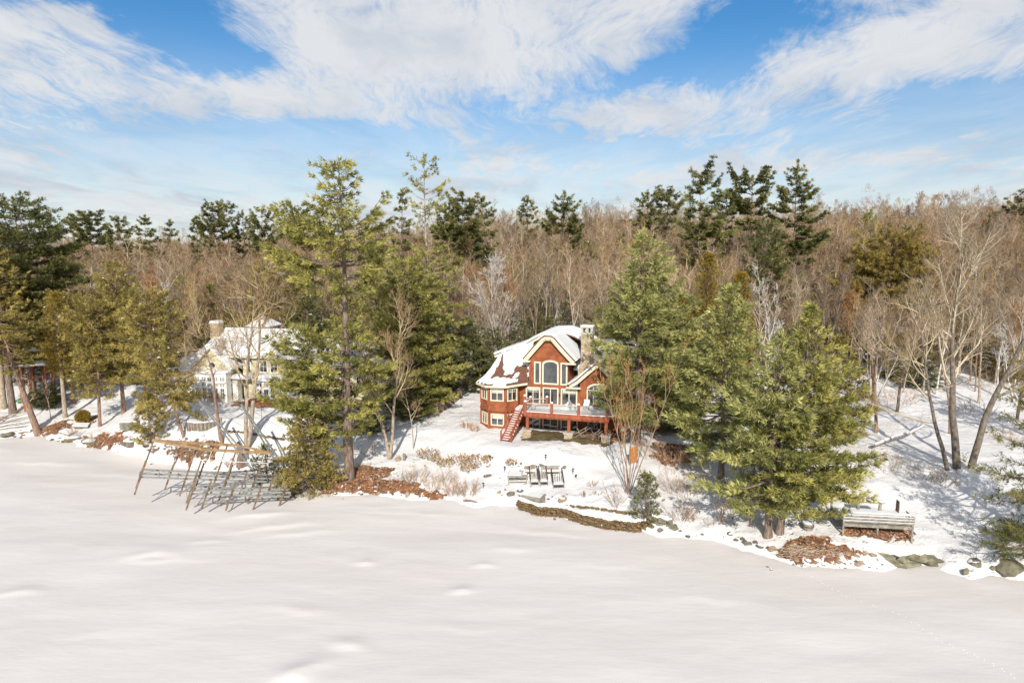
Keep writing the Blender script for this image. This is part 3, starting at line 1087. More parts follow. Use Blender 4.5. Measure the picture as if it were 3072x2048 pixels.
evergreen('olive pine directly behind the round clipped bush', 222, 1212, top=880, Rm=4.4, cbase=.32, seed=36, prof=[(0, .6), (.3, 1.), (.7, .8), (1, .3)], dz=.85, nb=6, el=(-5, 35), tr=.26, **pitch)
evergreen('olive pine in front of the left wing of the cream house', 430, 1240, top=880, Rm=4.6, cbase=.30, seed=37, prof=[(0, .6), (.3, 1.), (.7, .8), (1, .3)], dz=.85, nb=6, el=(-5, 35), lean=(.12, 0), tr=.2, **pitch)
evergreen('low leaning pine with drooping boughs over the plank stack', 552, 1312, top=1010, Rm=3.8, cbase=.32, seed=38, prof=[(0, .9), (.4, 1.), (1, .3)], dz=.8, nb=5, el=(-25, 10), lean=(-.28, 0), tr=.19, **pitch)
evergreen('hanging bushy pine bough clump between the plank stack and the dock', 452, 1322, top=1190, Rm=2.5, cbase=.08, seed=39, dz=.6, nb=5, el=(-15, 30), name='pine_sapling', **pitch)
evergreen('thick-trunked leaning pine standing in rusty leaves at the left shore', 113, 1296, top=930, Rm=5.2, cbase=.58, seed=40, prof=[(0, .7), (.5, 1.), (1, .5)], dz=.9, nb=5, el=(-15, 15),
          lean=(-.26, 0), tr=.44, dead=16, leaf='ogreen', bark='obark', skip=.2, tn=8)
evergreen('straight grey pine trunk left of the thick leaning pine', 40, 1240, top=760, Rm=5., cbase=.45, seed=41, dz=.9, nb=5, leaf='ogreen', tr=.5, dead=10, lean=(-.03, 0), tn=8)
evergreen('second straight pine trunk behind the thick leaning pine', 72, 1205, top=770, Rm=4.2, cbase=.45, seed=42, dz=.9, nb=5, leaf='dgreen', tr=.4, dead=8, tn=8)
evergreen('round-topped dark golden pine high above the garage roof', 2655, D=116, top=718, Rm=6.2, cbase=.48, seed=43, prof=[(0, .5), (.15, .8), (.4, 1.), (.75, .9), (1, .35)], dz=1.1, nb=8, el=(-5, 40),
          leaf='dgold', bark='obark', clump=.45, flat=.0, tuft=.46, tn=11, cone=1.25, tw=.05, tr=.3, dens=1.2, tier=.2)
evergreen('smaller dark golden pine left of the round-topped one above the garage', 2550, D=118, top=795, Rm=3.6, cbase=.62, seed=44, prof=[(0, .6), (.4, 1.), (1, .4)], dz=.8, nb=5,
          leaf='dgold', bark='obark', clump=.45, flat=.0, tuft=.46, tn=11, cone=1.25, tw=.05, tr=.2, dens=1.2, tier=.2)
evergreen('dark blue-green pine in the wood below the layered skyline pine', 2285, D=118, top=662, Rm=4.0, cbase=.34, seed=45, dz=.8, nb=6, leaf='dgreen', tr=.25, prof=[(0, .8), (.3, 1.), (.7, .75), (1, .2)])
cd = dict(leaf='cedar', dz=.55, nb=7, el=(15, 60), curl=0, flat=.1, tuft=.34, tw=.045, name='cedar_tree', inner=.15)
evergreen('bronze cedar behind the big light green pine', 2112, D=97, top=765, Rm=3.2, cbase=.08, seed=46, **cd)
evergreen('bronze cedar left of the white forked birch', 2205, D=99, top=822, Rm=3.2, cbase=.08, seed=47, **cd)
evergreen('low bronze cedar behind the middle shore pine', 2040, D=101, top=900, Rm=3., cbase=.05, seed=48, **cd)
evergreen('pine with hanging needle tufts at the right edge above the picnic table', 3190, D=50.5, top=1000, Rm=6.6, cbase=.12, seed=49, dz=.95, nb=6, el=(-22, 15), leaf='dgreen', bark='obark',
          clump=.45, flat=.0, tuft=.36, tn=9, cone=1.2, tw=.03, skip=.2, tr=.3)
evergreen('yellowish pine cut by the right edge, above the hanging needle tufts', 3150, D=76, top=905, Rm=4.8, cbase=.25, seed=50, dz=.9, nb=5, el=(-10, 25), leaf='ogreen', bark='obark',
          clump=.4, flat=.0, tuft=.38, tn=8, cone=1.1, tw=.04, tr=.3)
evergreen('yellow-green pine on thin pale stems left of the tallest shore pine', 862, D=112, top=785, Rm=5.4, cbase=.34, seed=51, prof=[(0, .6), (.35, 1.), (.8, .95), (1, .5)], dz=.8, nb=5, leaf='ogreen', bark='pbark', el=(-8, 20), flat=.9, tier=.2)
evergreen('low broad pine filling the space under the tallest shore pine', 975, D=86, top=1110, Rm=3.0, cbase=.12, seed=52, dz=.8, nb=5, leaf='green', el=(-12, 20), flat=.8)
evergreen('small egg-shaped bronze cedar on the slope below the skyline pines', 1408, D=170, top=670, Rm=2.3, cbase=.02, seed=53, leaf='cedar', dz=.8, nb=7, el=(20, 60), tuft=.5, tw=.08, name='cedar_tree',
          prof=[(0, .7), (.3, 1.), (.7, .8), (1, .1)], tn=6)

UND = [(1135, 107, 800, 4.2, 'green'), (1040, 104, 880, 4.4, 'green'), (1180, 108, 1010, 3.6, 'green'), (1480, 110, 985, 3.4, 'dgreen'), (1320, 99, 1035, 3.4, 'dgreen'),
       (1560, 116, 960, 3., 'dgreen'), (1640, 122, 955, 3., 'dgreen'), (1850, 104, 985, 4.2, 'dgreen'), (1965, 100, 900, 4.2, 'bgreen'), (2040, 90, 1050, 3.6, 'bgreen'),
       (1500, 103, 1075, 2.5, 'dgreen'), (1800, 112, 915, 3.6, 'green'), (260, 116, 940, 3.8, 'ogreen'), (520, 118, 900, 3.8, 'cedar'), (150, 120, 880, 4., 'dgreen'), (640, 122, 905, 3.6, 'dgreen'),
       (60, 112, 985, 4.4, 'dgreen'), (2370, 108, 985, 3.4, 'dgreen'), (2460, 132, 830, 3.2, 'ogreen'), (2760, 104, 1010, 4.2, 'dgreen'), (2690, 108, 1000, 3.6, 'ogreen'), (2560, 118, 930, 3.4, 'dgreen'), (2830, 122, 900, 3.6, 'dgreen'), (2880, 118, 960, 4.2, 'ogreen'), (3010, 108, 1030, 4., 'cedar'),
       (780, 112, 885, 4., 'ogreen'), (930, 108, 900, 4., 'dgreen'), (700, 118, 930, 3.4, 'green'), (1870, 88, 1180, 3.2, 'ogreen'), (2250, 84, 1150, 3.4, 'bgreen'), (1230, 88, 1130, 3.2, 'dgreen'),
       (1110, 84, 1190, 2.8, 'dgreen'), (135, 100, 1160, 2.6, 'dgreen'), (600, 112, 980, 3.2, 'ogreen'), (2010, 82, 1200, 3.2, 'ogreen'), (350, 118, 1010, 3.6, 'dgreen'), (230, 110, 1060, 3., 'dgreen')]
UV = {}
for lf in ('green', 'dgreen', 'bgreen', 'ogreen', 'cedar'):
    for j in range(2):
        UV[lf, j] = conifer(100 + len(UV), 13., .7, 3.6, leaf=lf, dz=.7, nb=6, el=(-8, 45), skip=.08, tuft=.42, tw=.06, tn=7, snow=.012 if lf == 'dgreen' else 0,
                            prof=[(0, .9), (.2, 1.), (.6, .6), (.85, .35), (1, .05)] if j else [(0, .7), (.3, 1.), (.6, .85), (.85, .55), (1, .15)])
NM = {'green': 'mid green', 'dgreen': 'dark green', 'bgreen': 'pale green', 'ogreen': 'olive', 'cedar': 'bronze'}
for i, (px, D, top, r, lf) in enumerate(UND):
    pos = PD(px, D)
    H = top_h(pos, top)
    me = UV[lf, i % 2]
    place_conifer('young_pine_tree', pos, me, f'{NM[lf]} understorey evergreen among the bare trees behind the houses', group=f'{NM[lf]} understorey evergreens',
                  rz=i * 1.9, sc=(r / 3.6, r / 3.6, H / 13.))

for i, (px, D, top, r) in enumerate(((1010, 135, 800, 3.), (1130, 150, 745, 2.6), (1330, 140, 800, 2.6), (1530, 150, 770, 2.2), (1760, 150, 735, 2.6), (1860, 160, 700, 2.6), (560, 150, 830, 3.),
                                     (700, 145, 810, 3.), (330, 150, 850, 3.), (2470, 165, 700, 2.8), (2700, 160, 690, 2.8), (2880, 150, 720, 3.), (2590, 190, 640, 3.4), (2960, 190, 640, 3.4), (440, 160, 800, 3.), (1250, 125, 900, 3.), (1930, 130, 800, 3.), (2480, 140, 800, 3.), (2790, 135, 830, 3.2), (2930, 128, 880, 3.), (900, 130, 820, 3.), (640, 132, 850, 3.), (1590, 145, 800, 2.4), (2150, 150, 700, 2.6), (380, 135, 870, 3.), (3040, 150, 760, 3.),
                                     (810, 140, 800, 3.), (2430, 128, 880, 2.8), (1620, 132, 900, 2.4), (1700, 128, 905, 2.4))):
    pos = PD(px, D)
    place_conifer('young_pine_tree', pos, UV['dgreen' if i % 3 else 'green', i % 2], 'small dark evergreen scattered among the bare trees high on the hillside', group='small evergreens scattered on the hillside',
                  rz=i * 2.3, sc=(r / 3.6, r / 3.6, max(5., top_h(pos, top)) / 13.))

# skyline pines: (px, top row, distance, radius, outline, label)
S1 = [(0, .5), (.3, .8), (.6, 1.), (.8, .72), (.93, .55), (1, .2)]
S2 = [(0, .7), (.35, 1.), (.55, .6), (.7, .7), (.85, .35), (1, .08)]
S3 = [(0, .3), (.5, .5), (.7, .8), (.88, 1.), (1, .6)]
SKY = [(292, 645, 190, 7.2, S1, 'broad two-headed skyline pine, first from the left after the edge pine'),
       (378, 650, 185, 4.6, S1, 'second skyline pine from the left, small flat tufted head'),
       (455, 649, 185, 5.2, S2, 'third skyline pine from the left, pointed head'),
       (524, 662, 190, 4.4, S2, 'short skyline pine just right of the third pointed one'),
       (603, 650, 185, 3.6, S2, 'thin skyline pine left of the dense dark clump'),
       (655, 611, 172, 5.4, S1, 'tallest pine of the dense dark skyline clump over the cream house'),
       (697, 616, 176, 3.2, S3, 'sparse curled pine leaning out of the dense skyline clump'),
       (745, 633, 180, 4.8, S2, 'spreading skyline pine right of the dense clump'),
       (802, 629, 176, 5.2, S1, 'umbrella-headed skyline pine left of the tallest shore pine'),
       (885, 630, 180, 5.0, S3, 'low skyline pine half hidden by the tallest shore pine'),
       (1212, 571, 140, 3.6, S2, 'narrow palm-like pine next to the narrow-topped pine'),
       (1388, 580, 150, 6.0, S1, 'round-headed skyline pine right of the narrow-topped pine'),
       (1340, 612, 150, 4.4, S1, 'low dark pine leaning on the round-headed skyline pine'),
       (1455, 594, 158, 4.2, S2, 'thin open skyline pine above the egg-shaped cedar'),
       (1583, 587, 178, 4.4, S2, 'small skyline pine with swept-up arms left of the pyramid pine'),
       (1690, 574, 165, 5.8, [(0, .9), (.5, 1.), (.8, .6), (1, .1)], 'pyramid-shaped skyline pine straight above the red house'),
       (1935, 583, 172, 5.0, S1, 'bushy skyline pine left of the tall wind-swept pine'),
       (1995, 584, 178, 5.4, S3, 'second bushy skyline pine touching the tall wind-swept pine'),
       (2085, 529, 140, 6.2, [(0, .6), (.3, .8), (.5, 1.), (.72, .8), (.8, .5), (.93, .7), (1, .35)], 'tall wind-swept dark pine right of the roof chimney'),
       (2240, 532, 150, 6.6, S3, 'flat-topped open skyline pine with a bare stem'),
       (2168, 575, 158, 3.4, S3, 'thin scraggy skyline pine left of the flat-topped one'),
       (2368, 484, 138, 7.2, [(0, .9), (.2, 1.), (.45, .85), (.7, .62), (.85, .42), (1, .1)], 'tallest layered skyline pine with wide horizontal tiers'),
       (3062, 578, 200, 6.0, S1, 'dark skyline pine at the right edge of the picture')]
for i, (px, top, D, r, pf, lab) in enumerate(SKY):
    evergreen(lab, px, D=D, top=top, Rm=r * .86, cbase=.33 if pf is S3 else .28, seed=200 + i, prof=pf, dz=2.0 if px != 2368 else 2.4, nb=6, tier=.12, el=(-8, 34), curl=.35, skip=.14, leaf='sgreen',
              tuft=.56, tw=.085, tn=9, dens=1.25, sub=.42, flat=1.3, wind=(3.5 if px in (2085, 2240, 697) else None), asym=((.4, 0.) if px in (2085,) else None), tr=.3, inner=.35)

# ------------------------------------------------------------------ leafless trees
bare_tree('bare twin-stemmed grey tree left of the dried hydrangeas', 1167, 1378, top=925, seed=301, spread=.34, nl=12, k=(7, 6, 5), stems=2, split=.12, upr=1.1, ang=(20, 40), r0=.27, wood='pbark', twl=.6, twig_w=.014)
bare_tree('big bare maple with a cracked trunk in front of the cream house', 737, 1345, top=800, seed=302, spread=.40, nl=15, k=(8, 6, 5), stems=2, split=.10, upr=.4, ang=(35, 70), r0=.46, fork=.30, twl=.7, twig_w=.014, gnarl=.2)
bare_tree('leaning bare tree with a tangled twiggy head left of the big maple', 668, 1328, top=985, seed=303, spread=.42, nl=13, k=(8, 7, 5), upr=.2, ang=(40, 85), r0=.26, lean=(-.27, 0), fork=.5, wood='obark', twl=.6, twig_w=.014, gnarl=.25)
bare_tree('clump of thin bare stems beside the orange board stack', 1886, 1482, top=1010, seed=304, spread=.22, nl=6, k=(4, 4, 4), stems=6, split=.22, upr=1.1, ang=(14, 32), r0=.075, fork=.25, twl=.5, twig_w=.010, wood='obark', tw='rtwig')
bare_tree('middle and tallest trunk of the bare maple clump right of the wooden deck', 2872, 1408, top=715, seed=305, spread=.40, nl=15, k=(8, 6, 5), upr=.7, ang=(25, 55), r0=.40, fork=.28, wood='dbark', twl=.8, twig_w=.014)
bare_tree('right leaning trunk of the bare maple clump right of the wooden deck', 2908, 1412, top=735, seed=306, spread=.38, nl=14, k=(7, 6, 5), upr=.6, ang=(25, 55), r0=.36, wood='dbark', lean=(.13, 0), fork=.35, twl=.8, twig_w=.014)
bare_tree('left slanting trunk of the bare maple clump right of the wooden deck', 2846, 1412, top=900, seed=307, spread=.46, nl=12, k=(7, 6, 5), upr=.4, ang=(30, 65), r0=.24, wood='dbark', lean=(-.33, 0), fork=.3, twl=.8, twig_w=.014)
bare_tree('pale crooked limb-like tree leaning right behind the wooden deck', 2592, 1245, top=1010, seed=308, spread=.5, nl=8, k=(6, 5, 4), upr=.4, r0=.17, lean=(.62, 0), fork=.3, wood='birch', gnarl=.2)
bare_tree('slim reddish-brown trunk behind the pale crooked tree', 2628, 1298, top=900, seed=309, spread=.25, nl=8, k=(5, 5, 4), upr=.7, r0=.22, wood='obark', fork=.4)
bare_tree('vase-shaped pale bare tree left of the garage', 2470, D=112, top=800, seed=310, spread=.26, nl=9, k=(6, 6, 5), stems=5, split=.25, upr=1.1, ang=(12, 30), r0=.13, fork=.2, wood='pbark')
for px, py, top, r0, ln, w, lab in ((2617, 1215, 850, .16, .02, 'obark', 'reddish thin trunk left of the slim reddish-brown one'), (2690, 1235, 900, .22, .05, 'bark', 'dark slanting trunk behind the snow-laden limb'),
                                   (2848, 1302, 960, .14, 0, 'obark', 'thin brown trunk just left of the maple clump'), (2770, 1180, 880, .15, -.04, 'pbark', 'grey trunk deep on the snowy slope between pines'),
                                   (2935, 1210, 850, .18, .02, 'pbark', 'grey trunk on the slope right behind the maple clump'), (2560, 1190, 900, .13, 0, 'pbark', 'thin grey trunk at the edge of the twin-trunk pine'),
                                   (2720, 1120, 860, .15, 0, 'pbark', 'grey trunk high on the slope below the golden pine'), (3050, 1260, 900, .2, -.05, 'obark', 'brown trunk near the right edge on the slope'),
                                   (2985, 1150, 850, .16, .03, 'pbark', 'forked grey trunk near the right edge birches'), (2650, 1090, 860, .15, 0, 'pbark', 'straight thin trunk below the garage'),
                                   (2800, 1080, 820, .15, 0, 'obark', 'brownish trunk above the fallen limb, far up the slope')):
    bare_tree(lab, px, py, top=top, seed=px, spread=.30, nl=9, k=(6, 5, 4), upr=.8, ang=(22, 55), r0=r0, lean=(ln, 0), fork=.35, wood=w, twig_w=.016)
bw = dict(wood='birch', tw='birch', twl=.5)
bare_tree('white-barked spreading tree above the left roof of the red house', 1497, D=112, top=795, seed=311, spread=.40, nl=12, k=(7, 6, 4), upr=.5, r0=.17, name='birch_tree', **bw)
bare_tree('small white birch among the olive pines at the left', 498, D=108, top=858, seed=312, spread=.22, nl=9, k=(5, 5, 4), upr=1.3, r0=.12, name='birch_tree', **bw)
bare_tree('forked white birch in front of the bronze cedars', 2290, D=100, top=815, seed=313, spread=.22, nl=8, k=(4, 4, 3), upr=1.3, r0=.12, stems=2, split=.1, name='birch_tree', **bw)
bare_tree('white birch at the right edge behind the maple clump', 2990, D=100, top=980, seed=314, spread=.25, nl=8, k=(4, 4, 3), upr=1., r0=.12, lean=(-.1, 0), name='birch_tree', **bw)
bare_tree('two-stemmed birch at the far right edge of the picture', 3040, D=96, top=900, seed=315, spread=.2, nl=8, k=(4, 4, 3), upr=1., r0=.14, stems=2, split=.15, name='birch_tree', **bw)
bare_tree('pale tall stem directly behind the stone chimney of the red house', 1740, D=98, top=745, seed=316, spread=.2, nl=9, k=(5, 5, 4), upr=1.4, r0=.16, fork=.45, wood='pbark')
bare_tree('thin bare tree between the shore tree and the snowy lawn', 1240, 1345, top=1120, seed=317, spread=.35, nl=8, k=(5, 5, 4), r0=.08, upr=.7)
bare_tree('slender leaning bare tree inside the left pine group', 104, 1252, top=1120, seed=318, spread=.3, nl=6, k=(4, 4, 3), r0=.09, upr=.7, lean=(-.1, 0))
bare_tree('small bare tree beside the gazebo path', 152, D=96, top=1120, seed=319, spread=.3, nl=6, k=(4, 4, 3), r0=.06, upr=.7)
bare_tree('dead tree with curved grey arms behind the left wing of the cream house', 560, D=104, top=940, seed=320, spread=.4, nl=9, k=(6, 5, 4), upr=.3, r0=.16, gnarl=.22)

# the hillside wood
VAR = []
for i in range(10):
    red = i in (3, 7)
    VAR.append(bare_meshes(400 + i, 16., spread=(.30, .38, .32, .24, .40, .30, .36, .26, .38, .30)[i], nl=10, k=(6, 5, 4), upr=(.8, .45, .7, 1.1, .35, .8, .5, 1.0, .4, .7)[i],
                           ang=(20, 55), wood=('pbark', 'birch', 'pbark', 'obark', 'pbark')[i % 5], tw='rtwig' if red else 'twig', twig_w=.022, tn=4,
                           stems=1 if i % 3 else 2, split=.14, r0=.17, fork=(.35, .42)[i % 2], twl=1.1))
rs = np.random.RandomState(77)
cand = []
for gy in np.arange(96, 345, 4.0):
    st = 4.0 if gy < 200 else 4.8
    for gx in np.arange(-330, 345, st):
        x, y = gx + rs.uniform(-.5, .5) * st, gy + rs.uniform(-1.8, 1.8)
        a = x / y
        if abs(a) > .86 or y > 345:
            continue
        if y > 262 and a > -.3:
            continue
        front_y = np.interp(a, [-.86, -.6, -.45, -.30, -.2, -.05, .0, .08, .18, .3, .42, .5, .6, .86], [120, 118, 114, 112, 106, 104, 112, 116, 102, 95, 100, 106, 98, 94])
        if y < front_y:
            continue
        if y < front_y + 12 and rs.rand() < .45:
            continue
        if math.hypot(x - 4, y - 85) < 14 or math.hypot(x + 30, y - 100) < 15 or math.hypot(x - 65, y - 127) < 7:
            continue
        cand.append((x, y, rs.randint(0, 10), rs.uniform(0, 6.28), rs.uniform(.68, 1.15) * (1 if y < 170 else rs.uniform(.70, 1.15))))
cand = np.array(cand)
cz = height(cand[:, 0], cand[:, 1])
order = np.argsort(np.hypot(cand[:, 0], cand[:, 1]))
cand, cz = cand[order], cz[order]
NI = 285
protos = {}
for (x, y, k, rz, s), z in zip(cand[:NI], cz[:NI]):
    k = int(k)
    a, b, n = VAR[k]
    kindl = ('reddish' if k in (3, 7) else 'pale-stemmed' if k % 5 == 1 else 'grey-brown')
    lab = f'{kindl} leafless tree in the front ranks of the hillside wood'
    grp = f'{kindl} leafless trees of the hillside wood'
    s = s * (1 - .15 * (x > 55) * (y < 125))
    if k not in protos:
        e = empty('bare_tree', (x, y, z), lab, 'tree', grp, rz)
        e.scale = (s, s, s)
        c1, c2 = link('trunk', a, e), link('crown', b, e)
        protos[k] = (e, (c1, c2))
    else:
        copy_tree(protos[k][0], protos[k][1], (x, y, z), rz, s, lab, grp)


def scatter_object(name, pts, zs, var, rot, sc, meshes, kind='stuff'):
    """one object whose points carry whole trees or twigs"""
    me = bpy.data.meshes.new(name)
    me.vertices.add(len(pts))
    me.vertices.foreach_set('co', np.column_stack([pts, zs]).astype(np.float32).ravel())
    for nm, arr, ty in (('var', var, 'INT'), ('rot', rot, 'FLOAT'), ('sc', sc, 'FLOAT')):
        a = me.attributes.new(nm, ty, 'POINT')
        a.data.foreach_set('value', np.asarray(arr, np.int32 if ty == 'INT' else np.float32))
    o = link(name, me)
    ng = bpy.data.node_groups.new(name, 'GeometryNodeTree')
    ng.interface.new_socket('Geometry', in_out='INPUT', socket_type='NodeSocketGeometry')
    ng.interface.new_socket('Geometry', in_out='OUTPUT', socket_type='NodeSocketGeometry')
    N, Lk = ng.nodes, ng.links
    gi, go = N.new('NodeGroupInput'), N.new('NodeGroupOutput')
    j = N.new('GeometryNodeJoinGeometry')

    def attr(n, ty):
        a = N.new('GeometryNodeInputNamedAttribute')
        a.data_type = ty
        a.inputs[0].default_value = n
        return a.outputs[0]
    av, ar, as_ = attr('var', 'INT'), attr('rot', 'FLOAT'), attr('sc', 'FLOAT')
    cr = N.new('ShaderNodeCombineXYZ')
    Lk.new(ar, cr.inputs[2])
    for k, ms in enumerate(meshes):
        src = bpy.data.objects.new(name + '_source', ms)
        oi = N.new('GeometryNodeObjectInfo')
        oi.inputs['Object'].default_value = src
        cmp_ = N.new('FunctionNodeCompare')
        cmp_.data_type = 'INT'
        cmp_.operation = 'EQUAL'
        Lk.new(av, cmp_.inputs[2])
        cmp_.inputs[3].default_value = k
        ip = N.new('GeometryNodeInstanceOnPoints')
        Lk.new(gi.outputs[0], ip.inputs['Points'])
        Lk.new(cmp_.outputs[0], ip.inputs['Selection'])
        Lk.new(oi.outputs['Geometry'], ip.inputs['Instance'])
        Lk.new(cr.outputs[0], ip.inputs['Rotation'])
        Lk.new(as_, ip.inputs['Scale'])
        Lk.new(ip.outputs[0], j.inputs[0])
    Lk.new(j.outputs[0], go.inputs[0])
    md = o.modifiers.new('scatter', 'NODES')
    md.node_group = ng
    return prop(o, kind=kind)


def joined(tm, cm, name):
    """trunk and branches as one mesh with two materials"""
    vs, fs, mi, off = [], [], [], 0
    for k, me in enumerate((tm, cm)):
        n = len(me.vertices)
        v = np.empty(n * 3, np.float32)
        me.vertices.foreach_get('co', v)
        f = np.empty(len(me.loops), np.int32)
        me.loops.foreach_get('vertex_index', f)
        vs.append(v.reshape(-1, 3))
        fs.append(f.reshape(-1, 4) + off)
        mi.append(np.full(len(me.polygons), k))
        off += n
    ct = np.empty(len(cm.polygons), np.float32)
    cm.attributes['tint'].data.foreach_get('value', ct)
    t = np.concatenate([np.zeros(len(fs[0])), ct])
    return npmesh(name, np.concatenate(vs), np.concatenate(fs), [tm.materials[0], cm.materials[0]], tint=t, mi=np.concatenate(mi))


far = cand[NI:]
w = scatter_object('far_wood', far[:, :2], cz[NI:], far[:, 2].astype(int), far[:, 3], far[:, 4] * 1.05, [joined(a, b, 'bare_tree_shape') for a, b, _ in VAR])
prop(w, 'mass of leafless brown trees covering the hillside up to the skyline', 'woodland')


# brushwood and saplings between the trunks
def brush_mesh(seed, h, n, mat_, w=.012, spread=.5, tw=5, tintr=(0, 1), up=1., base=.25):
    r = np.random.RandomState(seed)
    segs, tws = [], []
    for i in range(n):
        a, rr = r.uniform(0, 6.28), base * math.sqrt(r.rand())
        p = np.array([math.cos(a) * rr, math.sin(a) * rr, -.05])
        d_ = np.array([math.cos(a) * spread * r.rand() * 1.3, math.sin(a) * spread * r.rand() * 1.3, up])
        d_ /= np.linalg.norm(d_)
        L = h * r.uniform(.55, 1.05)
        rad = w * r.uniform(.8, 1.3)
        for k in range(3):
            d_ = d_ + r.randn(3) * .12
            d_ /= np.linalg.norm(d_)
            q = p + d_ * L / 3
            segs.append(np.concatenate([p, q, [rad * (1 - k * .25), rad * (.75 - k * .25)]]))
            for _ in range(tw if k else 1):
                s = r.rand()
                b = p + (q - p) * s
                v = d_ + r.randn(3) * .45
                v /= np.linalg.norm(v)
                segs.append(np.concatenate([b, b + v * L * r.uniform(.12, .3), [rad * .5, rad * .3]]))
            p = q
    v, f = frusta(segs, 3)
    return npmesh('brush', v, f, mat_, tint=np.repeat(r.uniform(*tintr, len(segs)), 3))


BR = [brush_mesh(600 + i, 3.2 + i % 3, 9, M['twig' if i % 2 else 'rtwig'], w=.028, spread=.35, base=.9) for i in range(6)]
r2 = np.random.RandomState(5)
n = 2300
bx, by = r2.uniform(-1, 1, n), r2.uniform(98, 260, n) ** 1.0
bx = bx * by * .84
fy = np.interp(bx / by, [-.86, -.45, -.30, -.2, -.05, .0, .08, .18, .3, .42, .5, .6, .86], [118, 112, 110, 104, 98, 106, 112, 101, 97, 104, 122, 114, 108])
ok = (by > fy) & (np.hypot(bx - 4, by - 85) > 14) & (np.hypot(bx + 30, by - 100) > 16)
bx, by = bx[ok], by[ok]
o = scatter_object('underbrush', np.column_stack([bx, by]), height(bx, by), r2.randint(0, 6, len(bx)), r2.uniform(0, 6.28, len(bx)), r2.uniform(.5, 1.3, len(bx)), BR)
prop(o, 'thin leafless brushwood and saplings between the trunks of the wood', 'underbrush')


# ------------------------------------------------------------------ the red house
def on_plane(a, b, t0, t1):
    """helper for a wall running from a to b in plan: returns f(s, out, z)"""
    ax, ay = a
    bx_, by_ = b
    L = math.hypot(bx_ - ax, by_ - ay)
    ux, uy = (bx_ - ax) / L, (by_ - ay) / L
    nx, ny = uy, -ux                       # outward when walking with the building on the left hand side
    return lambda s, o_, z: (ax + ux * s + nx * o_, ay + uy * s + ny * o_, z), L


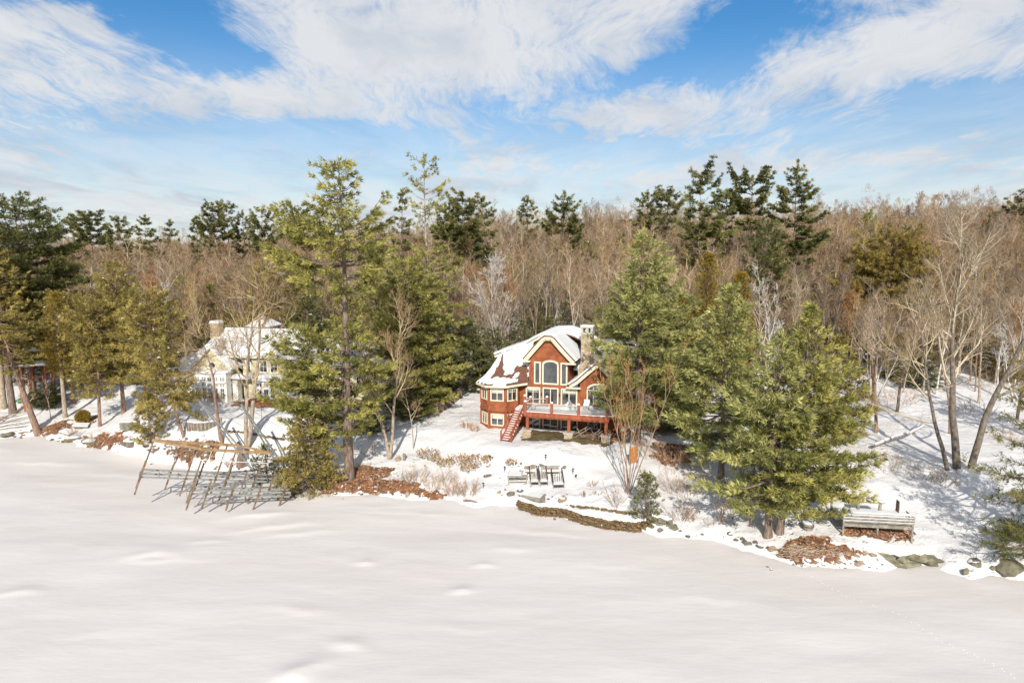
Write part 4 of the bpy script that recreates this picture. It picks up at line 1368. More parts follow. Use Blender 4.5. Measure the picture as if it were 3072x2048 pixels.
def window(parent, a, b, s0, s1, z0, z1, cols=2, rows=1, frame=.16, top_lights=0, arch=0., fm='cream', depth=.09, label=None, name='window', blind=0., fixed=None):
    """window or glazed door as frame (with pane and muntin children) in the wall line a->b"""
    f, L = on_plane(a, b, 0, 0)
    fr = MB()

    def rect(s_a, s_b, za, zb, o0, o1, mb, m=None):
        vs = [f(s, o_, z) for o_ in (o0, o1) for (s, z) in ((s_a, za), (s_b, za), (s_b, zb), (s_a, zb))]
        mb.add(vs, [(3, 2, 1, 0), (4, 5, 6, 7), (0, 1, 5, 4), (1, 2, 6, 5), (2, 3, 7, 6), (3, 0, 4, 7)], m)
    n = 14
    if arch:
        cx, hw = (s0 + s1) / 2, (s1 - s0) / 2

        def arc(k, inset):
            t = -1 + 2 * k / n
            return cx + t * (hw - inset), z1 - arch - inset + arch * math.sqrt(max(0, 1 - (t * .96) ** 2)) * 1.0
        zb = z1 - arch
        rect(s0, s0 + frame, z0, zb + .02, 0, depth, fr)
        rect(s1 - frame, s1, z0, zb + .02, 0, depth, fr)
        rect(s0 + frame, s1 - frame, z0, z0 + frame, 0, depth, fr)
        for k in range(n):
            o1, o2, i1, i2 = arc(k, 0), arc(k + 1, 0), arc(k, frame), arc(k + 1, frame)
            vs = [f(s, o_, z) for o_ in (0, depth) for (s, z) in (i1, i2, o2, o1)]
            fr.add(vs, [(3, 2, 1, 0), (4, 5, 6, 7), (0, 1, 5, 4), (2, 3, 7, 6)])
        fo = fr.build(name, M[fm], parent)
        g = MB()
        pts = [f(arc(k, frame * .8)[0], .035, arc(k, frame * .8)[1]) for k in range(n + 1)]
        g.add([f(s0 + frame * .8, .035, z0 + .1), f(s1 - frame * .8, .035, z0 + .1)] + pts[::-1], [tuple(range(n + 3))])
        g.build('pane', M['glass'], fo)
        if cols > 1:
            mu = MB()
            for c in range(1, cols):
                s = s0 + frame + (s1 - s0 - 2 * frame) * c / cols
                rect(s - .03, s + .03, z0 + frame, z1 - arch * .35 - frame, .036, .07, mu)
            if rows > 1:
                rect(s0 + frame, s1 - frame, zb - .05, zb + .02, .036, .075, mu)
            mu.build('muntin', M[fm], fo)
        return fo
    rect(s0, s0 + frame, z0, z1, 0, depth, fr)
    rect(s1 - frame, s1, z0, z1, 0, depth, fr)
    rect(s0 + frame, s1 - frame, z0, z0 + frame, 0, depth, fr)
    rect(s0 + frame, s1 - frame, z1 - frame, z1, 0, depth, fr)
    if cols > 1:
        for c in range(1, cols):
            s = s0 + frame + (s1 - s0 - 2 * frame) * c / cols
            rect(s - .05, s + .05, z0 + frame, z1 - frame, .0, depth * .85, fr)
    fo = fr.build(name, M[fm], parent)
    if label:
        fo['label'] = label
    w = (s1 - s0 - 2 * frame) / cols
    for c in range(cols):
        g = MB()
        sa, sb = s0 + frame + w * c, s0 + frame + w * (c + 1)
        g.add([f(sa, .03, z0 + frame * .9), f(sb, .03, z0 + frame * .9), f(sb, .03, z1 - frame * .9), f(sa, .03, z1 - frame * .9)], [(0, 1, 2, 3)])
        g.build('pane', M['glass'], fo)
        if blind:
            bl = MB()
            zc_ = z1 - frame - (z1 - z0 - 2 * frame) * blind
            rect(sa + .05, sb - .05, zc_, z1 - frame, .032, .038, bl)
            bl.build('blind', M['curtain'], fo)
    if top_lights or rows > 1:
        mu = MB()
        for c in range(cols):
            sa, sb = s0 + frame + w * c + .05, s0 + frame + w * (c + 1) - .05
            if top_lights:
                zt = z1 - frame - (z1 - z0) * .2
                rect(sa, sb, zt - .02, zt + .02, .04, .07, mu)
                rect((sa + sb) / 2 - .02, (sa + sb) / 2 + .02, zt, z1 - frame, .04, .07, mu)
            if rows > 1:
                for r_ in range(1, rows):
                    zt = z0 + frame + (z1 - z0 - 2 * frame) * r_ / rows
                    rect(sa, sb, zt - .02, zt + .02, .04, .07, mu)
                rect((sa + sb) / 2 - .02, (sa + sb) / 2 + .02, z0 + frame, z1 - frame, .04, .071, mu)
        mu.build('muntin', M[fm], fo)
    return fo


HY = R(-16)
HO = (HOUSE[0], HOUSE[1], 3.4)
red = empty('shingled_house', HO, 'red shingled lake house with snowy roofs, arched window and raised deck', 'house', rz=HY)


def hw(u, v, z=0.):
    c, s = math.cos(HY), math.sin(HY)
    return Vector((HO[0] + u * c - v * s, HO[1] + u * s + v * c, HO[2] + z))


def wall(pts, z0, z1, m, name='wall', parent=None, t=.0, closed=False, flare=0.):
    """upright wall faces along a plan polyline"""
    mb = MB()
    for (a, b) in zip(pts[:-1], pts[1:]):
        mb.add([(a[0], a[1], z0), (b[0], b[1], z0), (b[0], b[1], z1), (a[0], a[1], z1)], [(0, 1, 2, 3)])
    return mb.build(name, M[m], parent)


# walls: the tall gabled front
mb = MB()
mb.prism([(-2.72, -1.2), (2.2, -1.2), (2.2, 9.55), (.40, 11.35), (-.86, 11.35), (-2.72, 9.2)], 0, .25, m=M['red'])
mb.prism([(-3.95, -1.2), (-2.722, -1.2), (-2.722, 5.3), (-3.95, 5.3)], .002, .25, m=M['red'])
mb.prism([(2.202, -1.2), (3.7, -1.2), (3.7, 5.3), (2.202, 5.3)], .002, .25, m=M['red'])
mb.box(1.95, 2.2, .252, 7.8, 5.2, 9.4)
mb.box(-2.72, -2.47, .252, 7.8, 5.2, 9.1)
mb.build('front_wall', M['red'], red)
# stained bands and posts between the openings
tb = MB()
for zz in (5.2,):
    tb.box(-2.72, 2.6, -.05, -.003, zz, zz + .3)
for u0, u1, za, zb in ((-1.22, -1.0, 2.9, 8.5), (1.08, 1.3, 2.9, 8.5), (-2.72, -2.5, 5.5, 8.3), (-1.22, -1.0, -.6, 2.4), (1.08, 1.3, -.6, 2.4)):
    tb.box(u0, u1, -.09, -.004, za, zb if zb < 5 else 5.2)
    if zb > 5:
        tb.box(u0, u1, -.09, -.004, 5.5, zb)
tb.build('trim_band', M['redtrim'], red)

FA, FB = (-10., 0.), (12., 0.)             # front wall line, s = u + 10
for nm, s0, s1, z0, z1, kw in (
        ('arched_window', 8.97, 11.06, 5.55, 8.58, dict(arch=.5, cols=1, frame=.19, depth=.12)),
        ('window', 7.94, 8.79, 5.55, 8.35, dict(cols=1, frame=.17, depth=.12)),
        ('window', 11.28, 12.14, 5.55, 8.35, dict(cols=1, frame=.17, depth=.12)),
        ('door', 6.88, 8.75, 2.95, 5.14, dict(cols=2, top_lights=1, frame=.17, blind=.15)),
        ('sliding_door', 9.03, 11.05, 2.95, 5.17, dict(cols=2, frame=.17)),
        ('door', 11.34, 13.4, 2.95, 5.15, dict(cols=2, top_lights=1, frame=.17, blind=.2)),
        ('door', 6.9, 8.75, -.15, 2.1, dict(cols=2, frame=.15, fm='cream')),
        ('sliding_door', 9.03, 11.05, -.15, 2.1, dict(cols=2, frame=.15, fm='cream')),
        ('door', 11.34, 13.5, -.15, 2.1, dict(cols=2, frame=.15, fm='cream'))):
    window(red, FA, FB, s0, s1, z0, z1, name=nm, **kw)

# the turret and the left end
TP = [(-8.75, 5.), (-8.75, -.75), (-7.3, -2.2), (-5.05, -2.2), (-3.95, -1.05), (-3.95, 0.)]


def ring(pts, out):
    """offset a plan polyline outwards"""
    res = []
    for i, p in enumerate(pts):
        n = Vector((0, 0))
        for a, b in ((pts[i - 1], p) if i else (None, None), (p, pts[i + 1]) if i < len(pts) - 1 else (None, None)):
            if a:
                d_ = Vector(b) - Vector(a)
                d_.normalize()
                n += Vector((d_.y, -d_.x)) * -1
        n = -n
        n.normalize()
        res.append((p[0] - n.x * -out, p[1] - n.y * -out) if False else (p[0] + n.x * out, p[1] + n.y * out))
    return res


lo, flo = ring(TP, 0.), ring(TP, .20)
wall(lo, -1.2, 2.25, 'red', 'turret_lower_wall', red)
sk = MB()
for i in range(len(TP) - 1):
    for (pa, za), (pb, zb) in zip([(flo, 2.25), (ring(TP, .06), 2.95)], [(ring(TP, .06), 2.95), (ring(TP, .02), 5.5)]):
        sk.add([(*pa[i], za), (*pa[i + 1], za), (*pb[i + 1], zb), (*pb[i], zb)], [(0, 1, 2, 3)])
    sk.add([(*lo[i], 2.252), (*lo[i + 1], 2.252), (*flo[i + 1], 2.252), (*flo[i], 2.252)], [(3, 2, 1, 0)])
sk.build('turret_upper_wall', M['red'], red)
cb_ = MB()
for p in TP[1:5]:
    for za, zb, off in ((-1.2, 2.2, .02), (2.95, 5.4, .07)):
        cx, cy = p[0] + (p[0] + 6.2) * .012, p[1] - .02
        cb_.box(cx - .09, cx + .09, cy - .09 - off, cy + .02, za, zb)
cb_.build('corner_board', M['redtrim'], red)
for a, b in ((1, 2), (2, 3), (3, 4)):
    A, B = ring(TP, .045)[a], ring(TP, .045)[b]
    L = math.hypot(B[0] - A[0], B[1] - A[1])
    w_ = .86 if L > 2.1 and a == 2 else .72
    window(red, A, B, L / 2 - w_, L / 2 + w_, 3.55, 5.15, cols=2, top_lights=(a != 2), frame=.15, depth=.11, blind=.35 if a == 2 else 0)
    A, B = TP[a], TP[b]
    window(red, A, B, L / 2 - w_, L / 2 + w_, .45, 1.95, cols=2, top_lights=(a != 2), frame=.15, depth=.11, blind=.4 if a == 2 else 0)
# right wing
mb = MB()
mb.prism([(3.702, -1.2), (8.5, -1.2), (8.5, 5.5), (5.95, 8.1), (3.702, 5.9)], .004, .25, m=M['red'])
mb.box(8.25, 8.5, .252, 8, -1.2, 5.5)
mb.build('right_wing_wall', M['red'], red)
window(red, FA, FB, 14.55, 17.5, 3.0, 5.98, name='arched_window', arch=.85, cols=4, rows=2, frame=.16, depth=.12)
window(red, FA, FB, 14.7, 16.4, .3, 1.8, cols=2, frame=.14)


# roofs ----------------------------------------------------------------
def slab(parent, name, prof, v0, v1, th, m, lift=0.):
    """roof shell following profile points (u, z) from v0 to v1"""
    mb = MB()
    n = len(prof)
    nrm = []
    for i in range(n):
        a, b = prof[max(i - 1, 0)], prof[min(i + 1, n - 1)]
        d_ = Vector((b[0] - a[0], b[1] - a[1])).normalized()
        nrm.append((-d_.y, d_.x))
    lo_ = [(p[0] + q[0] * lift, p[1] + q[1] * lift) for p, q in zip(prof, nrm)]
    hi_ = [(p[0] + q[0] * (lift + th), p[1] + q[1] * (lift + th)) for p, q in zip(prof, nrm)]
    mb.prism([*lo_, *hi_[::-1]], v0, v1, m=m)
    return mb.build(name, m, parent)


G = [(-3.3, 8.62), (-2.2, 9.92), (-1.0, 11.28), (-.62, 11.52), (.2, 11.52), (.55, 11.30), (1.75, 9.98), (3.15, 8.55)]
slab(red, 'gable_roof', G, -.62, 8., .18, M['roofsh'])
# snow on it: left slope thin and torn near the ridge, right slope whole
slab(red, 'roof_snow', [(p, q) for p, q in G[3:]], -.66, 8., .24, M['roof_snow'], .19)
slab(red, 'roof_snow', [(p, q) for p, q in G[:4]], 2.6, 8., .2, M['roof_snow'], .19)
slab(red, 'roof_snow', [(-1.25, 11.05), (-1.0, 11.28), (-.62, 11.52)], -.66, 2.6, .2, M['roof_snow'], .19)
fb = MB()
for (a, b) in zip(G[:-1], G[1:]):
    d_ = Vector((b[0] - a[0], b[1] - a[1])).normalized()
    n_ = Vector((d_.y, -d_.x))
    for o0, o1, v_ in ((.0, .30, -.70), (.30, .46, -.58)):
        q = [(a[0] + n_.x * o0, a[1] + n_.y * o0), (b[0] + n_.x * o0, b[1] + n_.y * o0), (b[0] + n_.x * o1, b[1] + n_.y * o1), (a[0] + n_.x * o1, a[1] + n_.y * o1)]
        fb.prism(q, v_, v_ + .09)
# little eave returns
fb.box(-3.45, -2.45, -.68, -.1, 8.32, 8.50)
fb.box(1.95, 3.25, -.68, -.1, 8.22, 8.40)
fb.build('fascia', M['cream'], red)
sf = MB()
for (a, b) in zip(G[:-1], G[1:]):
    sf.prism([(a[0], a[1] - .02), (b[0], b[1] - .02), (b[0], b[1] - .06), (a[0], a[1] - .06)], -.6, .0)
sf.build('soffit', M['soffit'], red)
# gable window band shelf
# left catslide roof over the turret: ruled surface between the eave line and the ridge line
EV = [(-9.35, 5., 5.5), (-9.35, -1.0, 5.5), (-7.52, -2.82, 5.5), (-4.85, -2.82, 5.58), (-3.35, -1.3, 5.68), (-2.74, -.75, 5.72)]
RG = [(-6.9, 5., 8.9), (-6.9, 1.1, 8.75), (-6.9, 1.1, 8.75), (-6.3, 1.3, 9.0), (-4.2, 1.9, 9.9), (-2.74, 2.3, 10.4)]


def ruled(nu=56, nv=22, lift=0.):
    e = np.array(EV)
    r_ = np.array(RG)
    ln = np.concatenate([[0], np.cumsum(np.linalg.norm(np.diff(e, axis=0), axis=1))])
    s = np.linspace(0, ln[-1], nu)
    E_ = np.stack([np.interp(s, ln, e[:, k]) for k in range(3)], -1)
    R_ = np.stack([np.interp(s, ln, r_[:, k]) for k in range(3)], -1)
    t = np.linspace(0, 1, nv)[None, :, None]
    V = E_[:, None, :] * (1 - t) + R_[:, None, :] * t
    V[:, :, 2] -= .55 * np.sin(t[0, :, 0] * math.pi) ** 1.0 * (1 - .25 * t[0, :, 0])
    V[:, :, 2] += lift
    return V, s, ln


def grid_faces(nu, nv):
    i = (np.arange(nu - 1)[:, None] * nv + np.arange(nv - 1)[None, :])
    return np.stack([i, i + nv, i + nv + 1, i + 1], -1)


V, s_, ln_ = ruled()
link('turret_roof', npmesh('turret_roof', V.reshape(-1, 3), grid_faces(56, 22).reshape(-1, 4), M['roofsh']), red)
V2, s_, _ = ruled(112, 44, .16)
ss_, tt_ = np.meshgrid(s_, np.linspace(0, 1, 44), indexing='ij')
nz = fbm(ss_ * 1., tt_ * 5., 31, 4, 1.0)
V2[:, :, 2] += .10 * fbm(ss_, tt_ * 4, 32, 3, 1.2)
V2[:, :, 2] -= .12 * np.clip((.06 - tt_) / .06, 0, 1)
sc0 = (ln_[2] + ln_[3]) / 2
bare1 = np.exp(-((ss_ - sc0 - .35) / (1.7 * (1.12 - tt_ * .85))) ** 2) * ((tt_ > .30) & (tt_ < .98)) * np.clip((tt_ - .26) * 9, 0, 1)
bare2 = np.exp(-((ss_ - ln_[4] + .25) / .9) ** 2) * (tt_ < .55) * .95
bare3 = (tt_ < .07) * .75 * (ss_ > ln_[1])
mask = (1.3 * bare1 + 1.1 * bare2 + bare3 + nz * 1.1) < .56
mf = mask[:-1, :-1] | mask[1:, 1:]
F_ = grid_faces(112, 44)[mf]
sn = link('roof_snow', npmesh('roof_snow', V2.reshape(-1, 3), F_, M['roof_snow'], smooth=True), red)
so_ = sn.modifiers.new('thickness', 'SOLIDIFY')
so_.thickness = .13
so_.offset = -1
# eave board round the turret
eb = MB()
for a, b in zip(EV[:-1], EV[1:]):
    eb.beam((a[0], a[1], a[2] - .10), (b[0], b[1], b[2] - .10), .08, .26)
eb.build('fascia', M['cream'], red)
sf = MB()
for i in range(1, 5):
    a, b = EV[i], EV[i + 1]
    p, q = TP[min(i, 5)], TP[min(i + 1, 5)]
    sf.add([(a[0], a[1], a[2] - .2), (b[0], b[1], b[2] - .2), (q[0], q[1], 5.38), (p[0], p[1], 5.38)], [(0, 1, 2, 3)])
sf.build('soffit', M['soffit'], red)
# rear roof whose left edge sweeps down beyond the turret
REAR = [(-8.5, 8.15), (-6.4, 8.9), (-4.4, 9.65), (-3.2, 10.4), (-2.1, 11.0), (-1.2, 11.3), (.6, 11.4), (2.2, 10.9), (5.5, 9.0)]
slab(red, 'rear_roof', REAR, 4.2, 10.5, .2, M['roofsh'])
slab(red, 'roof_snow', REAR, 4.1, 10.5, .26, M['roof_snow'], .2)
fb = MB()
for a, b in zip(REAR[:4], REAR[1:5]):
    fb.beam((a[0], 4.08, a[1] - .06), (b[0], 4.08, b[1] - .06), .06, .26)
fb.build('fascia', M['cream'], red)
mb = MB()
mb.prism([(-8.2, 5.), (-2.6, 5.), (-2.6, 10.5), (-8.2, 8.2)], 4.6, 4.8)
mb.prism([(-3., 5.), (5.3, 5.), (5.3, 9.1), (.6, 11.3), (-3., 10.4)], 8.2, 8.4)
mb.box(-8.2, -8.0, 4.9, 10.2, -1., 8.3)
mb.build('rear_wall', M['red'], red)
# right wing roofs: low front gable and the higher cross roof behind it
G2 = [(2.45, 5.62), (3.4, 6.25), (4.7, 7.45), (5.6, 8.25), (6.1, 8.35), (6.5, 8.1), (7.6, 7.0), (9.15, 5.45)]
slab(red, 'wing_roof', G2, -.6, 4.5, .16, M['roofsh'])
slab(red, 'roof_snow', G2, -.64, 4.5, .18, M['roof_snow'], .17)
fb = MB()
for (a, b) in zip(G2[:-1], G2[1:]):
    d_ = Vector((b[0] - a[0], b[1] - a[1])).normalized()
    n_ = Vector((d_.y, -d_.x))
    q = [(a[0], a[1]), (b[0], b[1]), (b[0] + n_.x * .34, b[1] + n_.y * .34), (a[0] + n_.x * .34, a[1] + n_.y * .34)]
    fb.prism(q, -.70, -.61)
fb.box(2.1, 3.9, -.72, -.3, 5.28, 5.44)
fb.build('fascia', M['cream'], red)
mb = MB()
mb.prism([(2.8, 8.1), (4.2, 10.3), (9.6, 10.3), (11.2, 7.6), (11.2, 7.3), (2.8, 7.3)], 5.2, 10.4)
mb.build('cross_roof', M['roofsh'], red)
mb = MB()
ax = [(2.4, 2.6, 7.0), (11.3, 2.6, 7.0), (9.7, 6.0, 10.45), (3.9, 6.0, 10.45)]
mb.add(ax + [(p[0], p[1] - .1, p[2] + .25) for p in ax], [(0, 1, 2, 3), (4, 5, 6, 7), (0, 1, 5, 4), (1, 2, 6, 5), (3, 0, 4, 7), (2, 3, 7, 6)])
mb.build('roof_snow', M['roof_snow'], red)
# chimney
ch = MB()
ch.box(3.6, 5.0, .9, 2.1, 5.0, 11.8)
ch.prism([(3.3, 5.), (5.3, 5.), (5.3, 7.2), (5.0, 8.4), (3.6, 8.4), (3.3, 7.2)], .7, 2.3)
co_ = ch.build('chimney', M['stone'], red)
cc_ = MB()
cc_.box(3.5, 5.1, .8, 2.2, 11.8, 12.0)
for u in (3.55, 4.2, 4.75):
    cc_.box(u, u + .3, .85, 2.15, 12.0, 12.6)
cc_.box(3.5, 5.1, .8, 2.2, 12.6, 12.78)
cc_.build('chimney_cap', M['cap'], co_)
sn = MB()
sn.box(3.52, 5.08, .82, 2.18, 12.78, 12.88)
sn.build('snow_cap', M['roof_snow'], co_)
# deck
DK = [(-2.05, -4.6), (7.9, -4.6), (8.9, -3.4), (8.9, -.02), (-2.4, -.02), (-2.4, -1.2), (-2.05, -1.9)]
mb = MB()
mb.prism(DK, 2.72, 2.98, 'z', M['redtrim'])
dko = mb.build('deck', M['redtrim'], red)
sn = MB()
sn.prism([(-2.0, -4.52), (7.85, -4.52), (8.8, -3.36), (8.8, -.12), (-2.3, -.12), (-2.3, -1.2), (-2.0, -1.9)], 2.98, 3.10, 'z')
dks = sn.build('deck_snow', M['roof_snow'], dko)
bvm = dks.modifiers.new('soft', 'BEVEL')
bvm.width = .06
bvm.segments = 2
jo = MB()
jo.box(-2.07, 7.95, -4.68, -4.602, 2.50, 2.96)
jo.box(-1.95, 7.9, -4.55, -4.3, 2.32, 2.70)
jo.box(-1.95, 7.9, -2.3, -2.1, 2.40, 2.70)
jo.build('deck_beam', M['redtrim'], dko)
for u in (-1.75, 3.25, 7.6):
    p = MB()
    p.box(u - .17, u + .17, -4.5, -4.16, .85, 2.5)
    po = p.build('deck_post', M['redtrim'], red)
    q = MB()
    q.prism([(u - .50, -4.85), (u + .50, -4.85), (u + .50, -3.85), (u - .50, -3.85)], -.9, .75, 'z')
    q.build('stone_base', M['stone'], po)
    q = MB()
    q.box(u - .58, u + .58, -4.92, -3.78, .75, .87)
    q.build('base_cap', M['cap'], po)
# railing
RP = [(-2.0, -4.55), (1.2, -4.55), (4.4, -4.55), (7.7, -4.55), (8.75, -3.3), (8.75, -.3)]
for i, (u, v) in enumerate(RP + [(-2.0, -2.05), (-.1, -1.4), (-2.9, -1.35)]):
    p = MB()
    p.box(u - .14, u + .14, v - .14, v + .14, 2.98 if i else 2.5, 4.15)
    p.box(u - .18, u + .18, v - .18, v + .18, 4.15, 4.22)
    ro = p.build('railing_post', M['redtrim'], dko)
    sn = MB()
    sn.tube([(u, v, 4.22), (u, v, 4.34), (u, v, 4.42)], [.18, .16, .07], 8)
    sn.build('snow_cap', M['roof_snow'], red)
for (a, b) in list(zip(RP[:-1], RP[1:])) + [((-2.0, -2.05), (-2.0, -4.55)), ((-2.9, -1.35), (-2.0, -2.05)), ((-2.0, -2.05), (-.1, -1.4))]:
    r_ = MB()
    r_.beam((*a, 4.0), (*b, 4.0), .12, .07, M['redtrim'])
    r_.beam((*a, 4.052), (*b, 4.052), .10, .03, M['roof_snow'])
    r_.beam((*a, 3.2), (*b, 3.2), .05, .05, M['redtrim'])
    r_.build('rail', None, dko)
    g = MB()
    g.beam((*a, 3.6), (*b, 3.6), .015, .68)
    g.build('railing_glass', M['clear'], dko)
# stairs
B0, B1 = Vector((-3.72, -6.75, -.1)), Vector((-2.95, -3.45, 2.95))
dh = Vector((B1.x - B0.x, B1.y - B0.y, 0)).normalized()
sd = Vector((dh.y, -dh.x, 0))
st = MB()
for sg in (-.62, .62):
    st.beam(B0 + sd * sg + Vector((0, 0, .0)), B1 + sd * sg, .07, .3)
sto = st.build('staircase', M['redtrim'], red)
NS = 14
for i in range(NS):
    t = (i + .6) / NS
    c = B0.lerp(B1, t)
    tr = MB()
    tr.beam(c - sd * .6, c + sd * .6, .30, .05, up=(0, 0, 1))
    tr.build('tread', M['redtrim'], sto)
    rr_ = MB()
    rr_.beam(c - sd * .58 + dh * .13 + Vector((0, 0, .10)), c + sd * .58 + dh * .13 + Vector((0, 0, .10)), .025, .16)
    rr_.build('riser', M['redtrim'], sto)
    sn = MB()
    sn.beam(c - sd * .52 - dh * .0 + Vector((0, 0, .05)), c + sd * (.25 + .2 * math.sin(i * 2.1)) + Vector((0, 0, .05)), .24, .05)
    sn.build('step_snow', M['roof_snow'], sto)
for sg in (-.68, .68):
    for k, t in enumerate((0., .5, 1.)):
        c = B0.lerp(B1, t) + sd * sg
        p = MB()
        p.box(c.x - .08, c.x + .08, c.y - .08, c.y + .08, c.z - .1, c.z + 1.15)
        p.build('newel_post', M['redtrim'], sto)
    p = MB()
    p.beam(B0 + sd * sg + Vector((0, 0, 1.)), B1 + sd * sg + Vector((0, 0, 1.0)), .07, .10)
    p.build('handrail', M['redtrim'], sto)
    if sg > 0:
        for i in range(1, 20):
            c = B0.lerp(B1, i / 20) + sd * sg
            p = MB()
            p.beam(c + Vector((0, 0, .15)), c + Vector((0, 0, .98)), .04, .04, M['redtrim'])
            if i % 2:
                p.tube([c + sd * -.02 + Vector((0, 0, .25)), c + sd * -.02 + Vector((0, 0, .42))], [.07, .03], 6, M['roof_snow'])
            p.build('baluster', M['redtrim'], sto)
la = MB()
la.box(-3.7, -2.06, -3.45, -1.2, 2.75, 2.97)
la.build('stair_landing', M['redtrim'], sto)
sn = MB()
sn.box(-3.6, -2.1, -3.4, -1.3, 2.97, 3.06)
sn.build('landing_snow', M['roof_snow'], sto)
for u in (-1.11, 1.19):
    p = MB()
    p.box(u - .03, u + .03, -.16, -.09, 4.25, 4.35)
    p.tube([(u, -.2, 4.15), (u, -.2, 4.25), (u, -.2, 4.42), (u, -.2, 4.5)], [.05, .09, .09, .02], 6)
    p.build('wall_lantern', M['dark'], red)

# things standing on the deck
a = hw(-1.15, -3.9, 3.1)
e = empty('planter_urn', a, 'snow-filled stone planter urn standing on the deck beside the stair top', 'planter')
p = MB(); p.tube([(0, 0, 0), (0, 0, .12), (0, 0, .35), (0, 0, .5)], [.14, .18, .30, .32], 12); p.build('bowl', M['cap'], e)
p = MB(); p.tube([(0, 0, .5), (0, 0, .62), (0, 0, .7)], [.31, .24, .08], 12); p.build('snow_heap', M['roof_snow'], e)
a = hw(2.8, -2.6, 3.1)
e = empty('covered_table', a, 'snow-heaped patio table under a pale cover on the deck', 'table', rz=HY)
p = MB(); p.prism([(-.9, 0), (.9, 0), (.75, .55), (.3, .75), (.05, 1.15), (-.25, .7), (-.8, .5)], -.5, .5); p.build('cover', M['wicker'], e)
p = MB(); p.prism([(.05, .7), (.45, .1), (.55, .9), (.25, 1.25)], -.62, -.55, m=M['alu']); p.build('cover_flap', M['alu'], e)
a = hw(4.75, -1.2, 3.1)
e = empty('deck_chair', a, 'small snow-covered chair on the deck by the arched window', 'chair', rz=HY)
p = MB(); p.box(-.35, .35, -.3, .3, .35, .5); p.build('seat', M['wicker'], e)
p = MB(); p.box(-.35, .35, .2, .3, .5, 1.05); p.build('backrest', M['wicker'], e)
p = MB(); p.box(-.33, .33, -.28, .2, .5, .66); p.build('snow_cap', M['roof_snow'], e)
for x, y in ((-.3, -.25), (.3, -.25), (-.3, .25), (.3, .25)):
    p = MB(); p.box(x - .03, x + .03, y - .03, y + .03, 0, .35); p.build('leg', M['dark'], e)
a = hw(6.2, -1.0, 3.1)
e = empty('grill', a, 'dark covered grill with a white snow top at the right end of the deck', 'grill', rz=HY)
p = MB(); p.box(-.6, .6, -.3, .3, 0, .8); p.build('body', M['dark'], e)
p = MB(); p.tube([(-.5, 0, .86), (0, 0, .95), (.5, 0, .86)], [.18, .28, .18], 10); p.build('snow_cap', M['roof_snow'], e)

# bare ground under the deck
def drape(poly_px, name, m, step=.25, lift=.05, rag=.35, seed=1, world=None, relief=.08):
    pts = [P(x, y) for x, y in poly_px] if world is None else world
    xs_, ys_ = [p[0] for p in pts], [p[1] for p in pts]
    gx, gy = np.arange(min(xs_) - .6, max(xs_) + .6, step), np.arange(min(ys_) - .6, max(ys_) + .6, step)
    X, Y = np.meshgrid(gx, gy)
    ins = np.zeros(X.shape, bool)
    best = np.full(X.shape, 1e9)
    n = len(pts)
    for i in range(n):
        (ax_, ay_), (bx_, by_) = (pts[i][0], pts[i][1]), (pts[(i + 1) % n][0], pts[(i + 1) % n][1])
        c = ((ay_ > Y) != (by_ > Y)) & (X < (bx_ - ax_) * (Y - ay_) / ((by_ - ay_) + 1e-9) + ax_)
        ins ^= c
        dx, dy = bx_ - ax_, by_ - ay_
        t = np.clip(((X - ax_) * dx + (Y - ay_) * dy) / (dx * dx + dy * dy + 1e-9), 0, 1)
        best = np.minimum(best, np.hypot(X - ax_ - t * dx, Y - ay_ - t * dy))
    sd_ = np.where(ins, best, -best) + fbm(X, Y, seed, 4, 1.1) * rag * 1.6 + fbm(X, Y, seed + 9, 3, 3.) * rag * .5
    Z = np.maximum(height(X, Y), 0.) + lift - .25 * np.clip(-sd_ * 1.5, 0, 1) + fbm(X, Y, seed + 3, 3, 1.6) * relief * 2 + .12 * np.clip(sd_, 0, .6) * (relief > 0)
    keep = (sd_[:-1, :-1] > -.35)
    i = (np.arange(len(gy) - 1)[:, None] * len(gx) + np.arange(len(gx) - 1)[None, :])
    f = np.stack([i, i + 1, i + len(gx) + 1, i + len(gx)], -1)[keep]
    o = link(name, npmesh(name, np.stack([X, Y, Z], -1).reshape(-1, 3), f, m, smooth=True))
    return o, (X[sd_ > .0], Y[sd_ > .0], Z[sd_ > .0])


gpts = [hw(-1.9, -5.3), hw(2.4, -5.4), hw(7.6, -5.7), hw(8.6, -1.5), hw(3., -1.6), hw(-1.2, -1.7), hw(-2.2, -3.0)]
o, _ = drape(None, 'bare_ground', M['moss'], world=gpts, seed=3, lift=.06, rag=.5)
prop(o, kind='stuff'); prop(o, 'mossy brown bare ground sheltered under the deck', 'ground')

# ------------------------------------------------------------------ the cream house
WY = R(-11)
WO = WHOUSE
cream = empty('shingled_house', WO, 'pale cream house with white window bays, snowy roofs and a wide stone chimney', 'house', rz=WY)
mb = MB()
mb.box(-1.2, 7.6, 0, 8, -1, 6.3)
mb.build('wall', M['yellow'], cream)
mb = MB(); mb.prism([(-7.7, -1.), (-2.4, -1.), (-2.4, 4.8), (-5.1, 7.3), (-7.7, 4.8)], -1.3, 6); mb.build('gable_wing', M['yellow'], cream)
mb = MB(); mb.box(-12.2, -7.702, -.4, 5, -1, 3.9); mb.build('left_wing', M['yellow'], cream)
mb = MB(); mb.box(7.602, 20.5, 1.6, 8.4, -1, 5.4); mb.build('right_wing', M['yellow'], cream)
mb = MB()
mb.prism([(-.9, -.2), (-.9, 6.1), (4., 9.1), (9., 6.1), (9., -.2)], -.01, .0, 'u')


